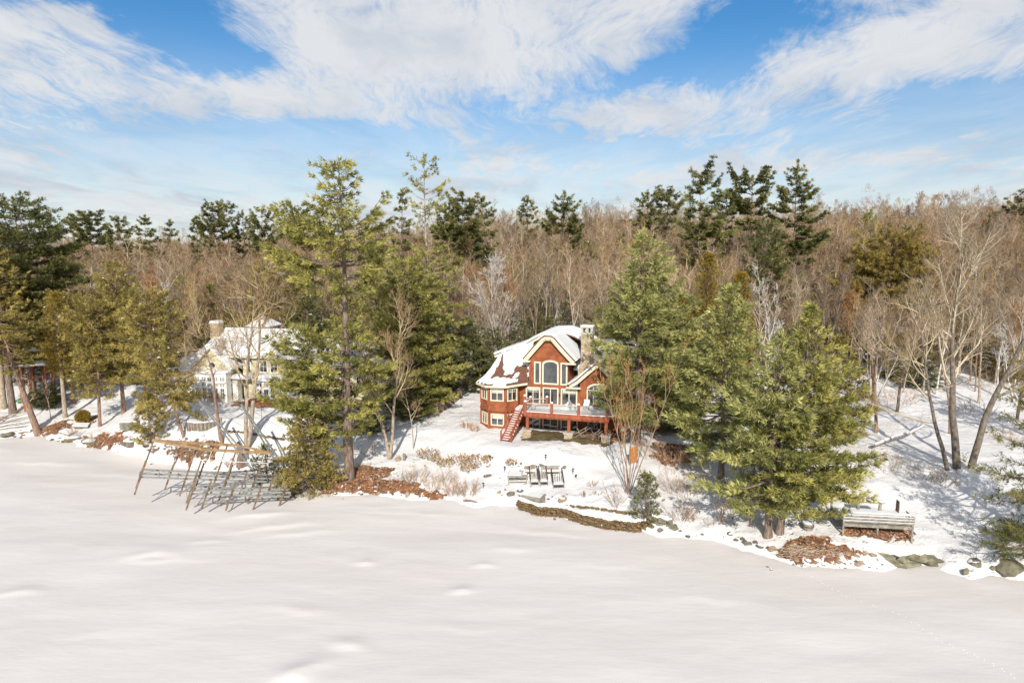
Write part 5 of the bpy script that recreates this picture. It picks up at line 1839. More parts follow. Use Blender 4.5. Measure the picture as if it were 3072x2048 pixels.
def hip(name, x0, x1, y0, y1, z0, z1, rx0, rx1, parent, m, ry=None, th=.22):
    """hipped roof block with its snow"""
    ry = (y0 + y1) / 2 if ry is None else ry
    q = MB()
    b = [(x0, y0, z0), (x1, y0, z0), (x1, y1, z0), (x0, y1, z0), (x0, y0, z0 + th), (x1, y0, z0 + th), (x1, y1, z0 + th), (x0, y1, z0 + th), (rx0, ry, z1), (rx1, ry, z1)]
    q.add(b, [(3, 2, 1, 0), (0, 1, 5, 4), (1, 2, 6, 5), (2, 3, 7, 6), (3, 0, 4, 7), (4, 5, 9, 8), (5, 6, 9), (6, 7, 8, 9), (7, 4, 8)])
    return q.build(name, m, parent)


for (x0, x1, y0, y1, z0, z1, a, b) in ((-7.9, 8.3, -.7, 9.2, 6.3, 9.7, -6.6, 6.2), (7.9, 21.2, 1.0, 9.4, 5.4, 8.3, 9.2, 19.4)):
    hip('eave_board', x0 - .02, x1 + .02, y0 - .02, y1, z0 - .22, z0 - .02, a, b, cream, M['white'], th=.18)
    hip('roof_snow', x0, x1, y0, y1, z0, z1, a, b, cream, M['roof_snow'], th=.3)
slab(cream, 'gable_roof', [(-8.2, 4.45), (-5.1, 7.4), (-2.0, 4.45)], -1.8, 6.4, .16, M['white'])
slab(cream, 'roof_snow', [(-8.2, 4.45), (-5.1, 7.4), (-2.0, 4.45)], -1.8, 6.4, .24, M['roof_snow'], .17)
hip('roof_snow', -12.8, -7.3, -.9, 5.6, 3.9, 5.9, -11.2, -7.4, cream, M['roof_snow'], th=.3)
hip('roof_snow', -7.4, -2.2, -2.6, -1.0, 4.05, 4.5, -7., -2.6, cream, M['roof_snow'], ry=-1.2, th=.16)
mb = MB(); mb.box(-7.3, -2.3, -2.4, -1.302, -1, 4.05); mb.build('window_bay', M['white'], cream)
mb = MB(); mb.box(1.6, 6.6, -1.5, -.002, -1, 3.1); mb.build('window_bay', M['white'], cream)
hip('roof_snow', 1.3, 6.9, -1.9, .0, 3.1, 3.7, 1.7, 6.5, cream, M['roof_snow'], ry=-.2, th=.2)
mb = MB(); mb.box(-2.298, -1.5, -1.0, -.002, -1, 3.2, M['white']); mb.build('porch_wall', M['white'], cream)
hip('roof_snow', -2.4, .6, -1.5, .0, 3.2, 3.75, -2.2, .4, cream, M['roof_snow'], ry=-.2, th=.2)
A, B = (-20., 0.), (30., 0.)


def cwin(s0, s1, z0, z1, v=0., **kw):
    window(cream, (-20., v), (30., v), s0 + 20, s1 + 20, z0, z1, fm='white', **kw)


for u in (1.4, 3.0):
    cwin(u, u + 1.25, 3.95, 5.75, cols=1, rows=2, frame=.13)
cwin(-.7, .1, 4.2, 5.8, cols=1, rows=2, frame=.13)
cwin(5.5, 6.8, 4.0, 5.75, cols=1, rows=2, frame=.13)
for u in (1.75, 2.75, 3.75, 4.75, 5.65):
    cwin(u, u + .8, .25, 2.0, v=-1.5, cols=1, rows=2, frame=.10, depth=.06)
    cwin(u, u + .8, 2.2, 2.85, v=-1.5, cols=2, frame=.08, depth=.06)
for u in (-7.15, -6.1, -5.2, -4.3, -3.3):
    cwin(u, u + .75, .4, 2.05, v=-2.4, cols=1, rows=3, frame=.09, depth=.06)
    cwin(u, u + .75, 2.2, 2.8, v=-2.4, cols=2, rows=2, frame=.08, depth=.06)
    cwin(u, u + .75, 2.95, 3.6, v=-2.4, cols=2, rows=2, frame=.08, depth=.06)
for u in (-11.8, -10.6, -9.3, -8.5):
    cwin(u, u + .75, 1.3, 2.9, v=-.4, cols=1, rows=3, frame=.10, depth=.06)
cwin(.2, .9, .2, 2.3, cols=1, rows=2, frame=.12, name='door')
window(cream, (-20., -1.3), (30., -1.3), 14.3, 15.5, 4.6, 5.5, fm='white', arch=.4, cols=2, frame=.1, name='arched_window')
for u in (9., 11., 13., 15., 17.5):
    cwin(u, u + .9, 2.2, 4.0, v=1.6, cols=1, rows=2, frame=.12)
mb = MB(); mb.box(-7.65, -6.25, 2.3, 3.4, 3.5, 10.4); ch_ = mb.build('chimney', M['chstone'], cream)
mb = MB(); mb.box(-7.75, -6.15, 2.2, 3.5, 10.4, 10.55); mb.build('chimney_cap', M['cap'], ch_)
mb = MB(); mb.prism([(-7.7, 10.55), (-6.2, 10.55), (-6.25, 10.75), (-6.5, 10.85), (-7.4, 10.85), (-7.65, 10.75)], 2.25, 3.45); mb.build('snow_cap', M['roof_snow'], ch_)
mb = MB(); mb.box(-3.2, -.4, 5.6, 8.4, 9.0, 9.75); cu = mb.build('cupola', M['white'], cream)
hip('cupola_snow', -3.7, .1, 5.1, 8.9, 9.75, 11.3, -1.85, -1.75, cu, M['roof_snow'], th=.12)
mb = MB(); mb.prism([(10.3, 5.5), (14.0, 5.5), (14.0, 6.6), (10.3, 6.6)], 1.2, 5); mb.build('dormer', M['yellow'], cream)
hip('roof_snow', 10., 14.3, .9, 5.2, 6.6, 7.4, 11., 13.3, cream, M['roof_snow'], th=.2)

# ------------------------------------------------------------------ other buildings
pos = PD(2602, 127)
g = empty('garage', pos, 'small pale building with a sagging snowy roof behind the bare maple', 'garage', rz=R(14))
mb = MB(); mb.box(-3.6, 3.6, 0, 6, -1, 3.0); mb.build('wall', M['white'], g)
slab_pts = [(-.5, 2.9), (3., 5.0), (6.5, 2.9)]
q = MB()
q.prism([(-.6, 2.85), (3., 4.9), (6.6, 2.85), (6.6, 3.15), (3., 5.25), (-.6, 3.15)], -4.1, 4.1, 'u')
q.build('roof_snow', M['roof_snow'], g)
q = MB(); q.prism([(-.05, 2.9), (3., 4.7), (6.05, 2.9)], -3.6, 3.6, 'u'); q.build('gable', M['red'], g)
window(g, (-10., 0.), (10., 0.), 7.6, 9.3, .2, 2.4, cols=2, rows=3, fm='white', name='door')
window(g, (-10., 0.), (10., 0.), 10.8, 12.3, 1., 2.4, cols=2, fm='white')

pos = pd(138, 1047, 103.)
gzb = gz(pos[0], pos[1])
g = empty('gazebo', (pos[0], pos[1], gzb), 'small gazebo with a snowy hipped roof behind the left pines', 'gazebo', rz=R(10))
hh = pos[2] - gzb
q = MB(); q.box(-1.7, 1.7, -1.7, 1.7, hh - .18, hh); q.build('eave_board', M['redtrim'], g)
hip('roof_snow', -1.8, 1.8, -1.8, 1.8, hh, hh + 1.25, -.15, .15, g, M['roof_snow'], th=.14)
for x in (-1.45, 1.45):
    for y in (-1.45, 1.45):
        q = MB(); q.box(x - .08, x + .08, y - .08, y + .08, -.4, hh - .18); q.build('post', M['redtrim'], g)
q = MB(); q.box(-1.6, 1.6, -1.6, 1.6, .25, .4); q.build('floor', M['wood'], g)
q = MB(); q.beam((-1.45, -1.45, 1.2), (1.45, -1.45, 1.2), .06, .08); q.build('rail', M['redtrim'], g)
pos = pd(104, 1092, 100.)
gzb = gz(pos[0], pos[1])
g = empty('lean_to_shelter', (pos[0], pos[1], gzb), 'low open shelter with a flat snowy roof left of the gazebo', 'shelter', rz=R(16))
hh = max(pos[2] - gzb, 1.6)
q = MB(); q.box(-1.6, 1.8, -1.3, 1.3, hh - .15, hh); q.build('eave_board', M['wood'], g)
hip('roof_snow', -1.65, 1.85, -1.35, 1.35, hh, hh + .55, -.9, 1.1, g, M['roof_snow'], th=.12)
for x in (-1.4, 1.6):
    for y in (-1.1, 1.1):
        q = MB(); q.box(x - .08, x + .08, y - .08, y + .08, -.4, hh - .15); q.build('post', M['redtrim'], g)
# dark board fence beside the lawn
a, b = P(1308, 1245), P(1392, 1203)
a, b = Vector(PD(1312, 90)), Vector(PD(1385, 99))
fe = empty('board_fence', a, 'dark weathered board fence along the far edge of the lawn', 'fence')
n = 26
for i in range(n):
    c = a.lerp(b, i / (n - 1)) - a
    c.z = gz(a.x + c.x, a.y + c.y) - a.z
    q = MB(); q.box(c.x - .13, c.x + .13, c.y - .02, c.y + .02, c.z - .2, c.z + 1.7 + .05 * math.sin(i * 3)); q.build('board', M['bark'], fe)


# ------------------------------------------------------------------ rocks
def rock_mesh(seed, m, flat=.65, rough_=.28, sub=2, cut=.0):
    import bmesh
    bm = bmesh.new()
    bmesh.ops.create_icosphere(bm, subdivisions=sub, radius=1.)
    r = random.Random(seed)
    off = Vector((r.uniform(-9, 9), r.uniform(-9, 9), r.uniform(-9, 9)))
    planes = [(Vector((r.uniform(-1, 1), r.uniform(-1, 1), r.uniform(-.6, 1))).normalized(), r.uniform(.45, .75)) for _ in range(7)]
    for v in bm.verts:
        p = v.co.copy()
        for n_, d_ in planes:
            k = p.dot(n_) - d_
            if k > 0:
                p -= n_ * k
        p *= 1 + rough_ * mn.noise(p * 1.6 + off)
        p.z *= flat
        v.co = p
    me = bpy.data.meshes.new('rock')
    bm.to_mesh(me)
    bm.free()
    me.materials.append(m)
    return me


RK = {k: [rock_mesh(s * 7 + i, M[k], flat=(.6, .75, .5, .85)[i]) for i in range(4)] for s, k in enumerate(('rock', 'lrock', 'grock', 'wstone'))}


def cap_mesh(seed):
    me = rock_mesh(seed, M['roof_snow'], flat=.45, rough_=.1, sub=2)
    me.polygons.foreach_set('use_smooth', np.ones(len(me.polygons), bool))
    return me


CAPS = [cap_mesh(i) for i in (91, 92, 93)]
rr = random.Random(8)


def rock(px, py, wpx, label, group=None, kind='rock', hr=.8, snow=0., name='rock', sink=.35, z=None):
    p = P(px, py) if z is None else Vector(pz(px, py, z))
    s = wpx / 2046. * (p.y * 1.03) / 2 * 1.15
    v = rr.randrange(4)
    e = link(name, RK[kind][v], None, (p.x, p.y + s * .4, p.z + s * hr * (1 - sink) * .55), rot=(rr.uniform(-.2, .2), rr.uniform(-.2, .2), rr.uniform(0, 6.28)), sc=(s, s * .9, s * hr * 1.2))
    prop(e, label, 'rock', group)
    if snow:
        link('snow_cap', CAPS[rr.randrange(3)], e, (0, .12, .34), sc=(.98 * snow, .98 * snow, .8))
    return e


big = [(12, 1315, 40, 'flat dark rock lying on the ice edge at the far left', 'grock', .35, 0), (212, 1326, 58, 'long grey rock under a snow cap below the slab pile', 'grock', .45, .95),
       (262, 1338, 46, 'dark rock with white cap left of the brown brush', 'rock', .6, .9), (276, 1342, 30, 'brown rounded rock touching the ice below the left brush', 'grock', .6, 0),
       (384, 1356, 46, 'big rock with a tall snow dome left of the dock', 'rock', .8, .95), (416, 1352, 12, 'small round rock right of the snow-domed rock by the dock', 'rock', .8, 0),
       (1137, 1486, 17, 'brown rock on the ice under the pole in the rusty bank', 'lrock', .6, 0), (1157, 1485, 14, 'round grey rock right of the brown one under the rusty bank', 'rock', .7, 0),
       (1222, 1494, 20, 'upright tan boulder on the ice between two rusty patches', 'lrock', .9, 0), (1191, 1384, 22, 'slanted brown stone slab near the twin bare tree foot', 'lrock', 1.3, 0),
       (1465, 1406, 18, 'pale split boulder right of the dried hydrangeas', 'lrock', .8, .6), (1462, 1430, 26, 'low reddish stone below the pale split boulder', 'rock', .35, .6),
       (1580, 1408, 22, 'large oval tan stone behind the patio table', 'lrock', .55, 0), (1603, 1402, 23, 'wedge-shaped tan stone right of the oval one', 'lrock', .5, 0),
       (1627, 1404, 19, 'dark tipped stone behind the middle lounge chair', 'rock', .5, 0), (1692, 1410, 15, 'yellow lichen-covered stone behind the widest lounge chair', 'grock', .9, 0),
       (1566, 1420, 14, 'tan stone peeping out of snow just above the patio table', 'lrock', .6, .6), (1496, 1484, 16, 'pointed tan rock at the left foot of the patio terrace', 'lrock', .9, .5),
       (1532, 1488, 26, 'two-humped brown rock at the foot of the patio terrace', 'rock', .7, 0), (1558, 1477, 26, 'long brown rock beneath the patio table snowbank', 'rock', .4, .5),
       (1645, 1504, 13, 'flat greenish stone between chairs and plank wall', 'grock', .4, 0), (1687, 1508, 31, 'big brown boulder under a snow hump right of the plank wall', 'lrock', .8, .8),
       (1954, 1584, 20, 'dark block at the right end of the mossy shore wall', 'wstone', .8, 0), (2027, 1582, 13, 'upright brown stone past the mossy shore wall', 'wstone', 1., 0),
       (1981, 1602, 18, 'dark wedge rock on the ice below the end of the wall', 'rock', .7, .5), (2065, 1616, 20, 'dark triangular rock on the ice right of the wedge rock', 'rock', .6, 0),
       (2245, 1636, 32, 'long dark slab leaning in the row before the twin-trunk pine', 'rock', .6, .4), (2318, 1664, 26, 'largest round brown rock left of the rusty brush heap', 'lrock', .8, 0),
       (2580, 1703, 32, 'wide pale brown rock on the ice below the granite wall', 'lrock', .5, 0), (2541, 1676, 26, 'rounded brown rock right of the rusty brush heap', 'lrock', .7, 0),
       (2813, 1690, 56, 'cracked low boulder at the right end of the granite wall', 'grock', .4, .6), (2897, 1722, 22, 'tilted thin grey slab standing in the snowbank', 'grock', 1.5, 0),
       (2925, 1700, 52, 'mossy green layered boulder above the tilted thin slab', 'grock', .5, .6), (2978, 1711, 24, 'small green-brown stone next to the huge granite boulder', 'grock', .5, 0),
       (3050, 1728, 100, 'huge lichen-covered granite boulder at the lower right edge', 'grock', .45, 0)]
for px, py, w, lab, k, hr, sn_ in big:
    rock(px, py, w, lab, kind=k, hr=hr, snow=sn_)
for pts, lab, grp, k in (
        ([(1254, 1493, 5), (1288, 1501, 6), (1204, 1490, 5), (1275, 1398, 8), (1170, 1488, 4)], 'tiny dark stone on the ice edge below the rusty bank', 'tiny stones below the rusty bank', 'rock'),
        ([(1620, 1394, 8), (1557, 1402, 9), (1564, 1392, 11)], 'small snowy stone behind the patio furniture', 'small stones behind the patio', 'grock'),
        ([(1515, 1473, 9), (1507, 1487, 8), (1558, 1492, 9), (1626, 1484, 4), (1637, 1486, 8), (1657, 1493, 6), (1668, 1499, 4), (1701, 1484, 7)],
         'small dark stone poking from the snow below the patio', 'small stones below the patio', 'rock'),
        ([(1583, 1546, 5), (1663, 1562, 11), (1825, 1590, 9), (1560, 1534, 3), (1600, 1552, 4)], 'small dark stone on the ice in front of the mossy shore wall', 'small stones before the mossy wall', 'rock'),
        ([(2041, 1602, 11), (2089, 1608, 6), (2108, 1614, 13), (2150, 1608, 5), (2171, 1612, 6)], 'small dark stone in the snow between the wall and the twin-trunk pine', 'stones between wall and twin-trunk pine', 'rock'),
        ([(2191, 1611, 20), (2208, 1626, 17), (2226, 1624, 18), (2265, 1634, 20), (2281, 1645, 22), (2306, 1650, 18)], 'brown stone in the row at the foot of the twin-trunk pine', 'stone row at the twin-trunk pine', 'rock'),
        ([(2345, 1676, 26), (2376, 1670, 26), (2399, 1674, 26), (2392, 1690, 22), (2426, 1692, 24), (2454, 1690, 27), (2481, 1680, 22), (2517, 1694, 26), (2572, 1673, 20), (2597, 1674, 18), (2620, 1678, 22), (2500, 1700, 18), (2470, 1702, 16)],
         'brown cobble below the rusty brush heap', 'cobbles below the brush heap', 'lrock'),
        ([(rr.uniform(2300, 2660), rr.uniform(1688, 1716), rr.uniform(4, 10)) for _ in range(46)], 'tiny dark pebble scattered on the snow below the granite wall', 'pebbles below the granite wall', 'rock'),
        ([(rr.uniform(2, 120), rr.uniform(1296, 1318), rr.uniform(5, 12)) for _ in range(14)], 'small dark stone on the left ice edge by the thick leaning pine', 'stones on the left ice edge', 'rock'),
        ([(rr.uniform(290, 370), rr.uniform(1338, 1352), rr.uniform(5, 12)) for _ in range(10)], 'small stone below the rusty brush left of the dock', 'stones left of the dock', 'rock'),
        ([(rr.uniform(440, 900), rr.uniform(1385, 1425), rr.uniform(6, 16)) for _ in range(26)], 'half-buried stone on the bank behind the dock', 'stones behind the dock', 'rock'),
        ([(rr.uniform(410, 640), rr.uniform(1320, 1385), rr.uniform(8, 24)) for _ in range(40)], 'snow-topped rubble stone on the bank left of the big maple', 'rubble on the bank left of the maple', 'rock'),
        ([(rr.uniform(960, 1200), rr.uniform(1478, 1490), rr.uniform(6, 15)) for _ in range(22)], 'small brown stone lining the foot of the rusty bank', 'stones lining the rusty bank', 'wstone'),
        ([(rr.uniform(150, 330), rr.uniform(1312, 1330), rr.uniform(8, 18)) for _ in range(16)], 'brown stone among the left rusty brush', 'stones in the left brush', 'wstone')):
    for px, py, w in pts:
        rock(px, py, w, lab, grp, k, rr.uniform(.5, .9), snow=(.85 if ('rubble' in lab and rr.random() < .8) or rr.random() < .25 else 0))

# ------------------------------------------------------------------ stone walls, stone by stone
blocks = {}


def block(kind, v):
    if (kind, v) not in blocks:
        me = rock_mesh(300 + v, M[kind], flat=1., rough_=.22, sub=1)
        blocks[kind, v] = me
    return blocks[kind, v]


def stone_wall(label, px_pts, h, course, ln, kind, z0=None, depth=.35, name='stone_wall', snow=True):
    pts = [P(x, y) if z0 is None else Vector(pz(x, y, z0)) for x, y in px_pts]
    e = empty(name, pts[0], label, 'wall')
    r = random.Random(len(label))
    for c in range(max(1, int(h / course))):
        carry = r.uniform(0, .5) * ln
        for a, b in zip(pts[:-1], pts[1:]):
            L = (b - a).length
            s = carry
            while s < L:
                w = ln * r.uniform(.6, 1.5)
                p = a.lerp(b, min(s / L, 1)) - pts[0]
                d_ = math.atan2((b - a).y, (b - a).x)
                link('stone', block(kind, r.randrange(5)), e, (p.x + r.uniform(-.03, .03), p.y + .05 * c + r.uniform(-.05, .05), p.z + course * (c + .42)),
                     rot=(r.uniform(-.1, .1), r.uniform(-.1, .1), d_ + r.uniform(-.1, .1)), sc=(w * .80, depth * r.uniform(1.1, 1.5), course * r.uniform(.85, 1.05)))
                s += w * .98
            carry = s - L
    if snow:
        nrm = [Vector((0, .18, course * int(h / course) + .02 + .05 * math.sin(i * 3))) for i in range(99)]
        fine = []
        for a, b in zip(pts[:-1], pts[1:]):
            fine += [a.lerp(b, k / 4) - pts[0] for k in range(4)]
        mb = MB(); mb.tube([q + nrm[i] for i, q in enumerate(fine)], [.20 + .05 * math.sin(i * 1.7) for i in range(len(fine))], 8); mb.build('snow_cap', M['roof_snow'], e)
    return e


stone_wall('mossy brown fieldstone wall along the ice below the plank wall', [(1556, 1524), (1616, 1545), (1692, 1550), (1752, 1572), (1826, 1586), (1903, 1594), (1945, 1588)], .92, .23, .42, 'wstone', z0=.05)
stone_wall('thin line of edging stones in the snow above the mossy wall', [(1697, 1521), (1760, 1527), (1840, 1538), (1905, 1551)], .2, .2, .45, 'wstone', depth=.2, name='edging_stones', snow=False)
stone_wall('short broken wall of rough stones right of the small shore pine', [(1958, 1570), (1995, 1577), (2022, 1588)], .66, .3, .6, 'grock')
stone_wall('granite block wall between the wooden deck and the ice', [(2484, 1652), (2560, 1668), (2640, 1684), (2700, 1694), (2790, 1692)], .9, .42, 1.15, 'grock', z0=.22, depth=.5)
stone_wall('low row of terrace stones across the slope below the cream house', [(682, 1300), (740, 1303), (800, 1311), (850, 1320)], .25, .25, .5, 'wstone', depth=.25, name='edging_stones', snow=False)

# ------------------------------------------------------------------ rusty leaf patches
LV = None


def litter(poly, label, seed, rag=.35, dense=1., m='rust', lift=.06):
    o, (X, Y, Z) = drape(poly, 'leaf_litter', M[m], seed=seed, rag=rag, lift=lift, relief=.10)
    prop(o, label, 'leaf litter', kind='stuff')
    o.data.materials[0] = M[m]
    r = np.random.RandomState(seed)
    n = int(len(X) * 7 * dense)
    i = r.randint(0, len(X), n)
    sp = np.where(r.rand(n) < .12, .75, .14)
    c = np.stack([X[i] + r.randn(n) * sp, Y[i] + r.randn(n) * sp, Z[i]], -1)
    c[:, 2] = np.maximum(np.maximum(height(c[:, 0], c[:, 1]), 0.) + .03, np.where(sp < .5, c[:, 2], -9)) + r.uniform(.0, .09, n)
    g = r.randn(n, 3, 3) * .085
    g[:, :, 2] *= .5
    v = (c[:, None, :] + g).reshape(-1, 3)
    q = link('dead_leaf', npmesh('dead_leaf', v, np.arange(n * 3).reshape(-1, 3), M['rust2'], tint=r.rand(n) ** 2), o)
    q['kind'] = 'stuff'
    return o


litter([(1040, 1404), (1100, 1400), (1178, 1412), (1165, 1426), (1122, 1440), (1180, 1443), (1250, 1452), (1255, 1476), (1200, 1482), (1120, 1482), (1010, 1480), (960, 1478), (1000, 1440)],
       'bright rusty bank of fallen leaves at the foot of the tallest shore pine', 41)
litter([(1250, 1470), (1290, 1476), (1332, 1487), (1300, 1493), (1250, 1485)], 'narrow rusty leaf strip right of the big rusty bank', 42, .2)
litter([(115, 1294), (160, 1276), (190, 1262), (220, 1262), (205, 1286), (170, 1303), (130, 1308)], 'rusty leaf patch at the foot of the thick leaning pine', 43)
litter([(255, 1268), (288, 1248), (280, 1272)], 'small rusty patch right of the round clipped bush', 44, .25)
litter([(262, 1330), (300, 1306), (330, 1300), (392, 1314), (385, 1332), (330, 1342), (275, 1346)], 'rusty leaf patch on the bank between the slab pile and the snow-domed rock', 45, .5)
litter([(520, 1350), (600, 1325), (648, 1340), (640, 1368), (570, 1395), (505, 1380)], 'rusty leaf patch on the bank behind the raised dock', 46, .6)
litter([(2328, 1655), (2370, 1625), (2400, 1612), (2470, 1614), (2492, 1640), (2562, 1655), (2540, 1680), (2450, 1692), (2375, 1682)], 'rusty leaf heap in front of the twin-trunk pine', 47, .35)
litter([(2524, 1603), (2560, 1578), (2736, 1595), (2730, 1626), (2620, 1615)], 'rusty leaves lying under the wooden deck', 48, .3)
litter([(1725, 1300), (1800, 1290), (1870, 1300), (1860, 1325), (1780, 1328)], 'brown leaves round the lumber heap by the red house', 49, .5, .5)
litter([(1960, 1330), (2060, 1340), (2075, 1385), (1990, 1395), (1950, 1370)], 'brown leaf patch among brush right of the orange boards', 50, .8, .5)
litter([(700, 1205), (830, 1212), (825, 1222), (700, 1216)], 'brown planting bed at the foot of the cream house wall', 51, .5, .6)

# ------------------------------------------------------------------ shrubs
def shrub(label, px, py, h, n, m='twig', spread=.6, w=.010, base=.3, seed=1, tw=6, group=None, name='bare_shrub'):
    p = P(px, py)
    e = link(name, brush_mesh(seed, h, n, M[m], w=w, spread=spread, tw=tw, base=base), None, p)
    return prop(e, label, 'shrub', group)


def flower_shrub(label, px, py, h, n, seed, base=.5, spread=.6):
    p = P(px, py)
    e = empty('dried_hydrangea', p, label, 'shrub')
    link('stems', brush_mesh(seed, h, n, M['twig'], w=.009, spread=spread, tw=1, base=base), e)
    r = np.random.RandomState(seed)
    k = n * 4
    a, q = r.uniform(0, 6.28, k), np.sqrt(r.rand(k)) * (base + spread * h * .75)
    c = np.stack([np.cos(a) * q, np.sin(a) * q, h * r.uniform(.35, 1.0, k) * (1 - .25 * q / q.max())], -1)
    v, f, t, mi = needles(r, c, np.repeat([[0, 0, 1.]], k, 0), np.full(k, .10), 14, .05, 1.6, 0)
    link('flower_heads', npmesh('flower_heads', v, f, M['tan'], tint=t), e)
    return e


for i, (px, py, h, n, b, lab) in enumerate([(1282, 1374, 1.1, 26, .9, 'leftmost dried hydrangea, on the slope right of the twin bare tree'), (1308, 1384, .7, 14, .5, 'small dried hydrangea at the right foot of the leftmost one'),
                                            (1338, 1400, .9, 20, .7, 'dried hydrangea in the gap between the two large clumps'), (1378, 1394, 1.2, 24, .8, 'tall dried hydrangea left of the widest one'),
                                            (1424, 1396, 1.2, 34, 1.1, 'widest dried hydrangea, nearest to the pale split boulder'), (1404, 1416, .9, 18, .6, 'lowest dried hydrangea in front of the widest one'),
                                            (1463, 1384, .5, 10, .4, 'small dried hydrangea beside the path light'), (1534, 1399, .8, 12, .35, 'lone reddish dried hydrangea left of the patio stones')]):
    flower_shrub(lab, px, py, h, n, 700 + i, b)
for i, (px, py, h, n, b, m, lab) in enumerate([(1198, 1448, 1.3, 20, .8, 'twig', 'faint thin shrub above the rusty bank'), (1256, 1446, 2.0, 30, .9, 'twig', 'tall grey willowy shrub below the hydrangeas'),
                                               (1300, 1468, 1.5, 30, 1.0, 'twig', 'spreading willowy shrub in front of the tall grey one'), (1334, 1452, 1.9, 26, .7, 'twig', 'willowy shrub in the middle of the shrub bank'),
                                               (1365, 1488, 1.6, 34, .8, 'rtwig', 'dark reddish willowy shrub nearest the ice'), (1402, 1484, 1.5, 30, .8, 'rtwig', 'rightmost reddish willowy shrub by the log'),
                                               (1845, 1520, 2.2, 16, .6, 'rtwig', 'dark twiggy shrub left of the small shore pine'), (1775, 1460, .8, 12, .3, 'rtwig', 'small twig tuft alone on the lawn right of the patio'),
                                               (1752, 1494, .7, 10, .2, 'rtwig', 'smallest twig tuft above the edging stones'), (1793, 1486, .6, 9, .3, 'twig', 'faint twig tuft below the lone lawn tuft'),
                                               (2018, 1396, 2.4, 40, 1.6, 'rtwig', 'wide brown thicket right of the orange boards'), (2085, 1402, 2.0, 34, 1.4, 'rtwig', 'brown thicket left of the middle shore pine stem'),
                                               (1950, 1372, 2.2, 26, 1.2, 'rtwig', 'brown brush under the right end of the big light green pine'),
                                               (2012, 1478, 2.6, 22, .6, 'rtwig', 'tall reddish shrub on the slope above the broken wall'), (2065, 1492, 2.4, 24, .8, 'rtwig', 'spreading reddish shrub right of the tall one above the broken wall'),
                                               (2042, 1560, 2.0, 26, .7, 'rtwig', 'low reddish shrub just behind the broken wall'), (2072, 1562, 1.2, 12, .4, 'rtwig', 'small reddish shrub right of the one behind the broken wall'),
                                               (2165, 1565, 2.2, 4, .2, 'rtwig', 'thin sapling on the snow left of the tree shadow'), (2192, 1560, 3.4, 3, .15, 'rtwig', 'tallest thin sapling in the tree shadow'),
                                               (2252, 1578, 3.4, 3, .15, 'rtwig', 'thin sapling just left of the twin-trunk pine'), (2130, 1590, 1., 6, .4, 'rtwig', 'tiny scrub by the ice stones'),
                                               (1400, 1282, 1.0, 26, .6, 'rtwig', 'pinkish shrub left of the turret corner'), (1421, 1294, 1.1, 26, .6, 'rtwig', 'pinkish shrub touching the turret corner'),
                                               (226, 1312, 1.8, 22, .4, 'rtwig', 'dark thorny shrub by the snow-covered slabs'), (288, 1334, 1.6, 26, .9, 'rtwig', 'reddish brush left of the big rusty left patch'),
                                               (345, 1330, 1.5, 26, .9, 'rtwig', 'reddish brush on the rusty left patch'), (545, 1372, 1.9, 40, 1.2, 'rtwig', 'dark tangled shrub behind the dock beam'),
                                               (600, 1366, 1.6, 34, 1.2, 'rtwig', 'reddish brush behind the middle of the dock'), (690, 1400, 1.4, 24, .5, 'rtwig', 'small red-brown shrub at the foot of the big maple'),
                                               (672, 1208, 1.6, 60, 2.0, 'twig', 'tan brush against the white window bay of the cream house'), (610, 1206, 1.8, 50, 1.8, 'twig', 'tan brush left of the cream house window bay'),
                                               (1228, 1440, .9, 16, .6, 'twig', 'low wispy shrub between the hydrangeas and the rusty bank'), (1110, 1420, 1.0, 10, .5, 'twig', 'thin stems rising from the rusty bank'),
                                               (1050, 1385, 2.4, 14, .8, 'twig', 'grey saplings behind the tallest shore pine'), (1120, 1370, 2.2, 14, .8, 'twig', 'grey saplings left of the twin bare tree'),
    (2655, 1400, 1.6, 60, 2.6, 'twig', 'low spreading twigs on the slope behind the wooden deck'), (2760, 1430, 1.3, 60, 2.4, 'twig', 'low twig mass left of the maple clump foot'), (2830, 1455, 1.0, 40, 1.6, 'twig', 'thin twigs below the left foot of the maple clump'),
    (2700, 1210, 2.4, 40, 2., 'rtwig', 'reddish brush around the dark slanting trunk'), (2600, 1130, 2.6, 40, 2., 'twig', 'tan brush below the garage'), (2920, 1240, 2.2, 36, 2., 'twig', 'tan brush behind the maple clump'), (3030, 1330, 2., 36, 2., 'rtwig', 'reddish brush at the right edge on the slope'),
    (2480, 1160, 2.6, 36, 2., 'rtwig', 'reddish brush between the shore pines and the garage')]):
    shrub(lab, px, py, h, n, m, base=b, seed=800 + i, spread=.35 if n < 6 else .7, w=.012 if n > 5 else .03, tw=9)
for px, py, lab in ((763, 1212, 'left dark red hedge clump under the cream house window'), (806, 1216, 'right dark red hedge clump under the white bay of the cream house')):
    p = P(px, py)
    e = empty('clipped_hedge', p, lab, 'hedge')
    r = np.random.RandomState(px)
    k = 260
    c = np.stack([r.uniform(-1.3, 1.3, k), r.uniform(-.4, .4, k), r.uniform(0, .9, k)], -1)
    v, f, t, mi = needles(r, c, np.repeat([[0, 0, 1.]], k, 0), np.full(k, .22), 8, .04, 1.4, 0)
    link('twigs', npmesh('twigs', v, f, M['rust2'], tint=t * .3), e)
    link('snow_cap', CAPS[0], e, (0, 0, .95), sc=(1.35, .5, .3))
p = P(250, 1268)
e = empty('clipped_bush', p, 'round clipped olive bush on the left shore', 'bush')
r = np.random.RandomState(3)
k = 900
g = r.randn(k, 3)
g /= np.linalg.norm(g, axis=1, keepdims=True)
c = g * r.uniform(.7, .95, (k, 1)) + [0, 0, .85]
v, f, t, mi = needles(r, c, g, np.full(k, .16), 8, .035, .9, 0)
link('leaves', npmesh('leaves', v, f, M['cedar'], tint=t), e)
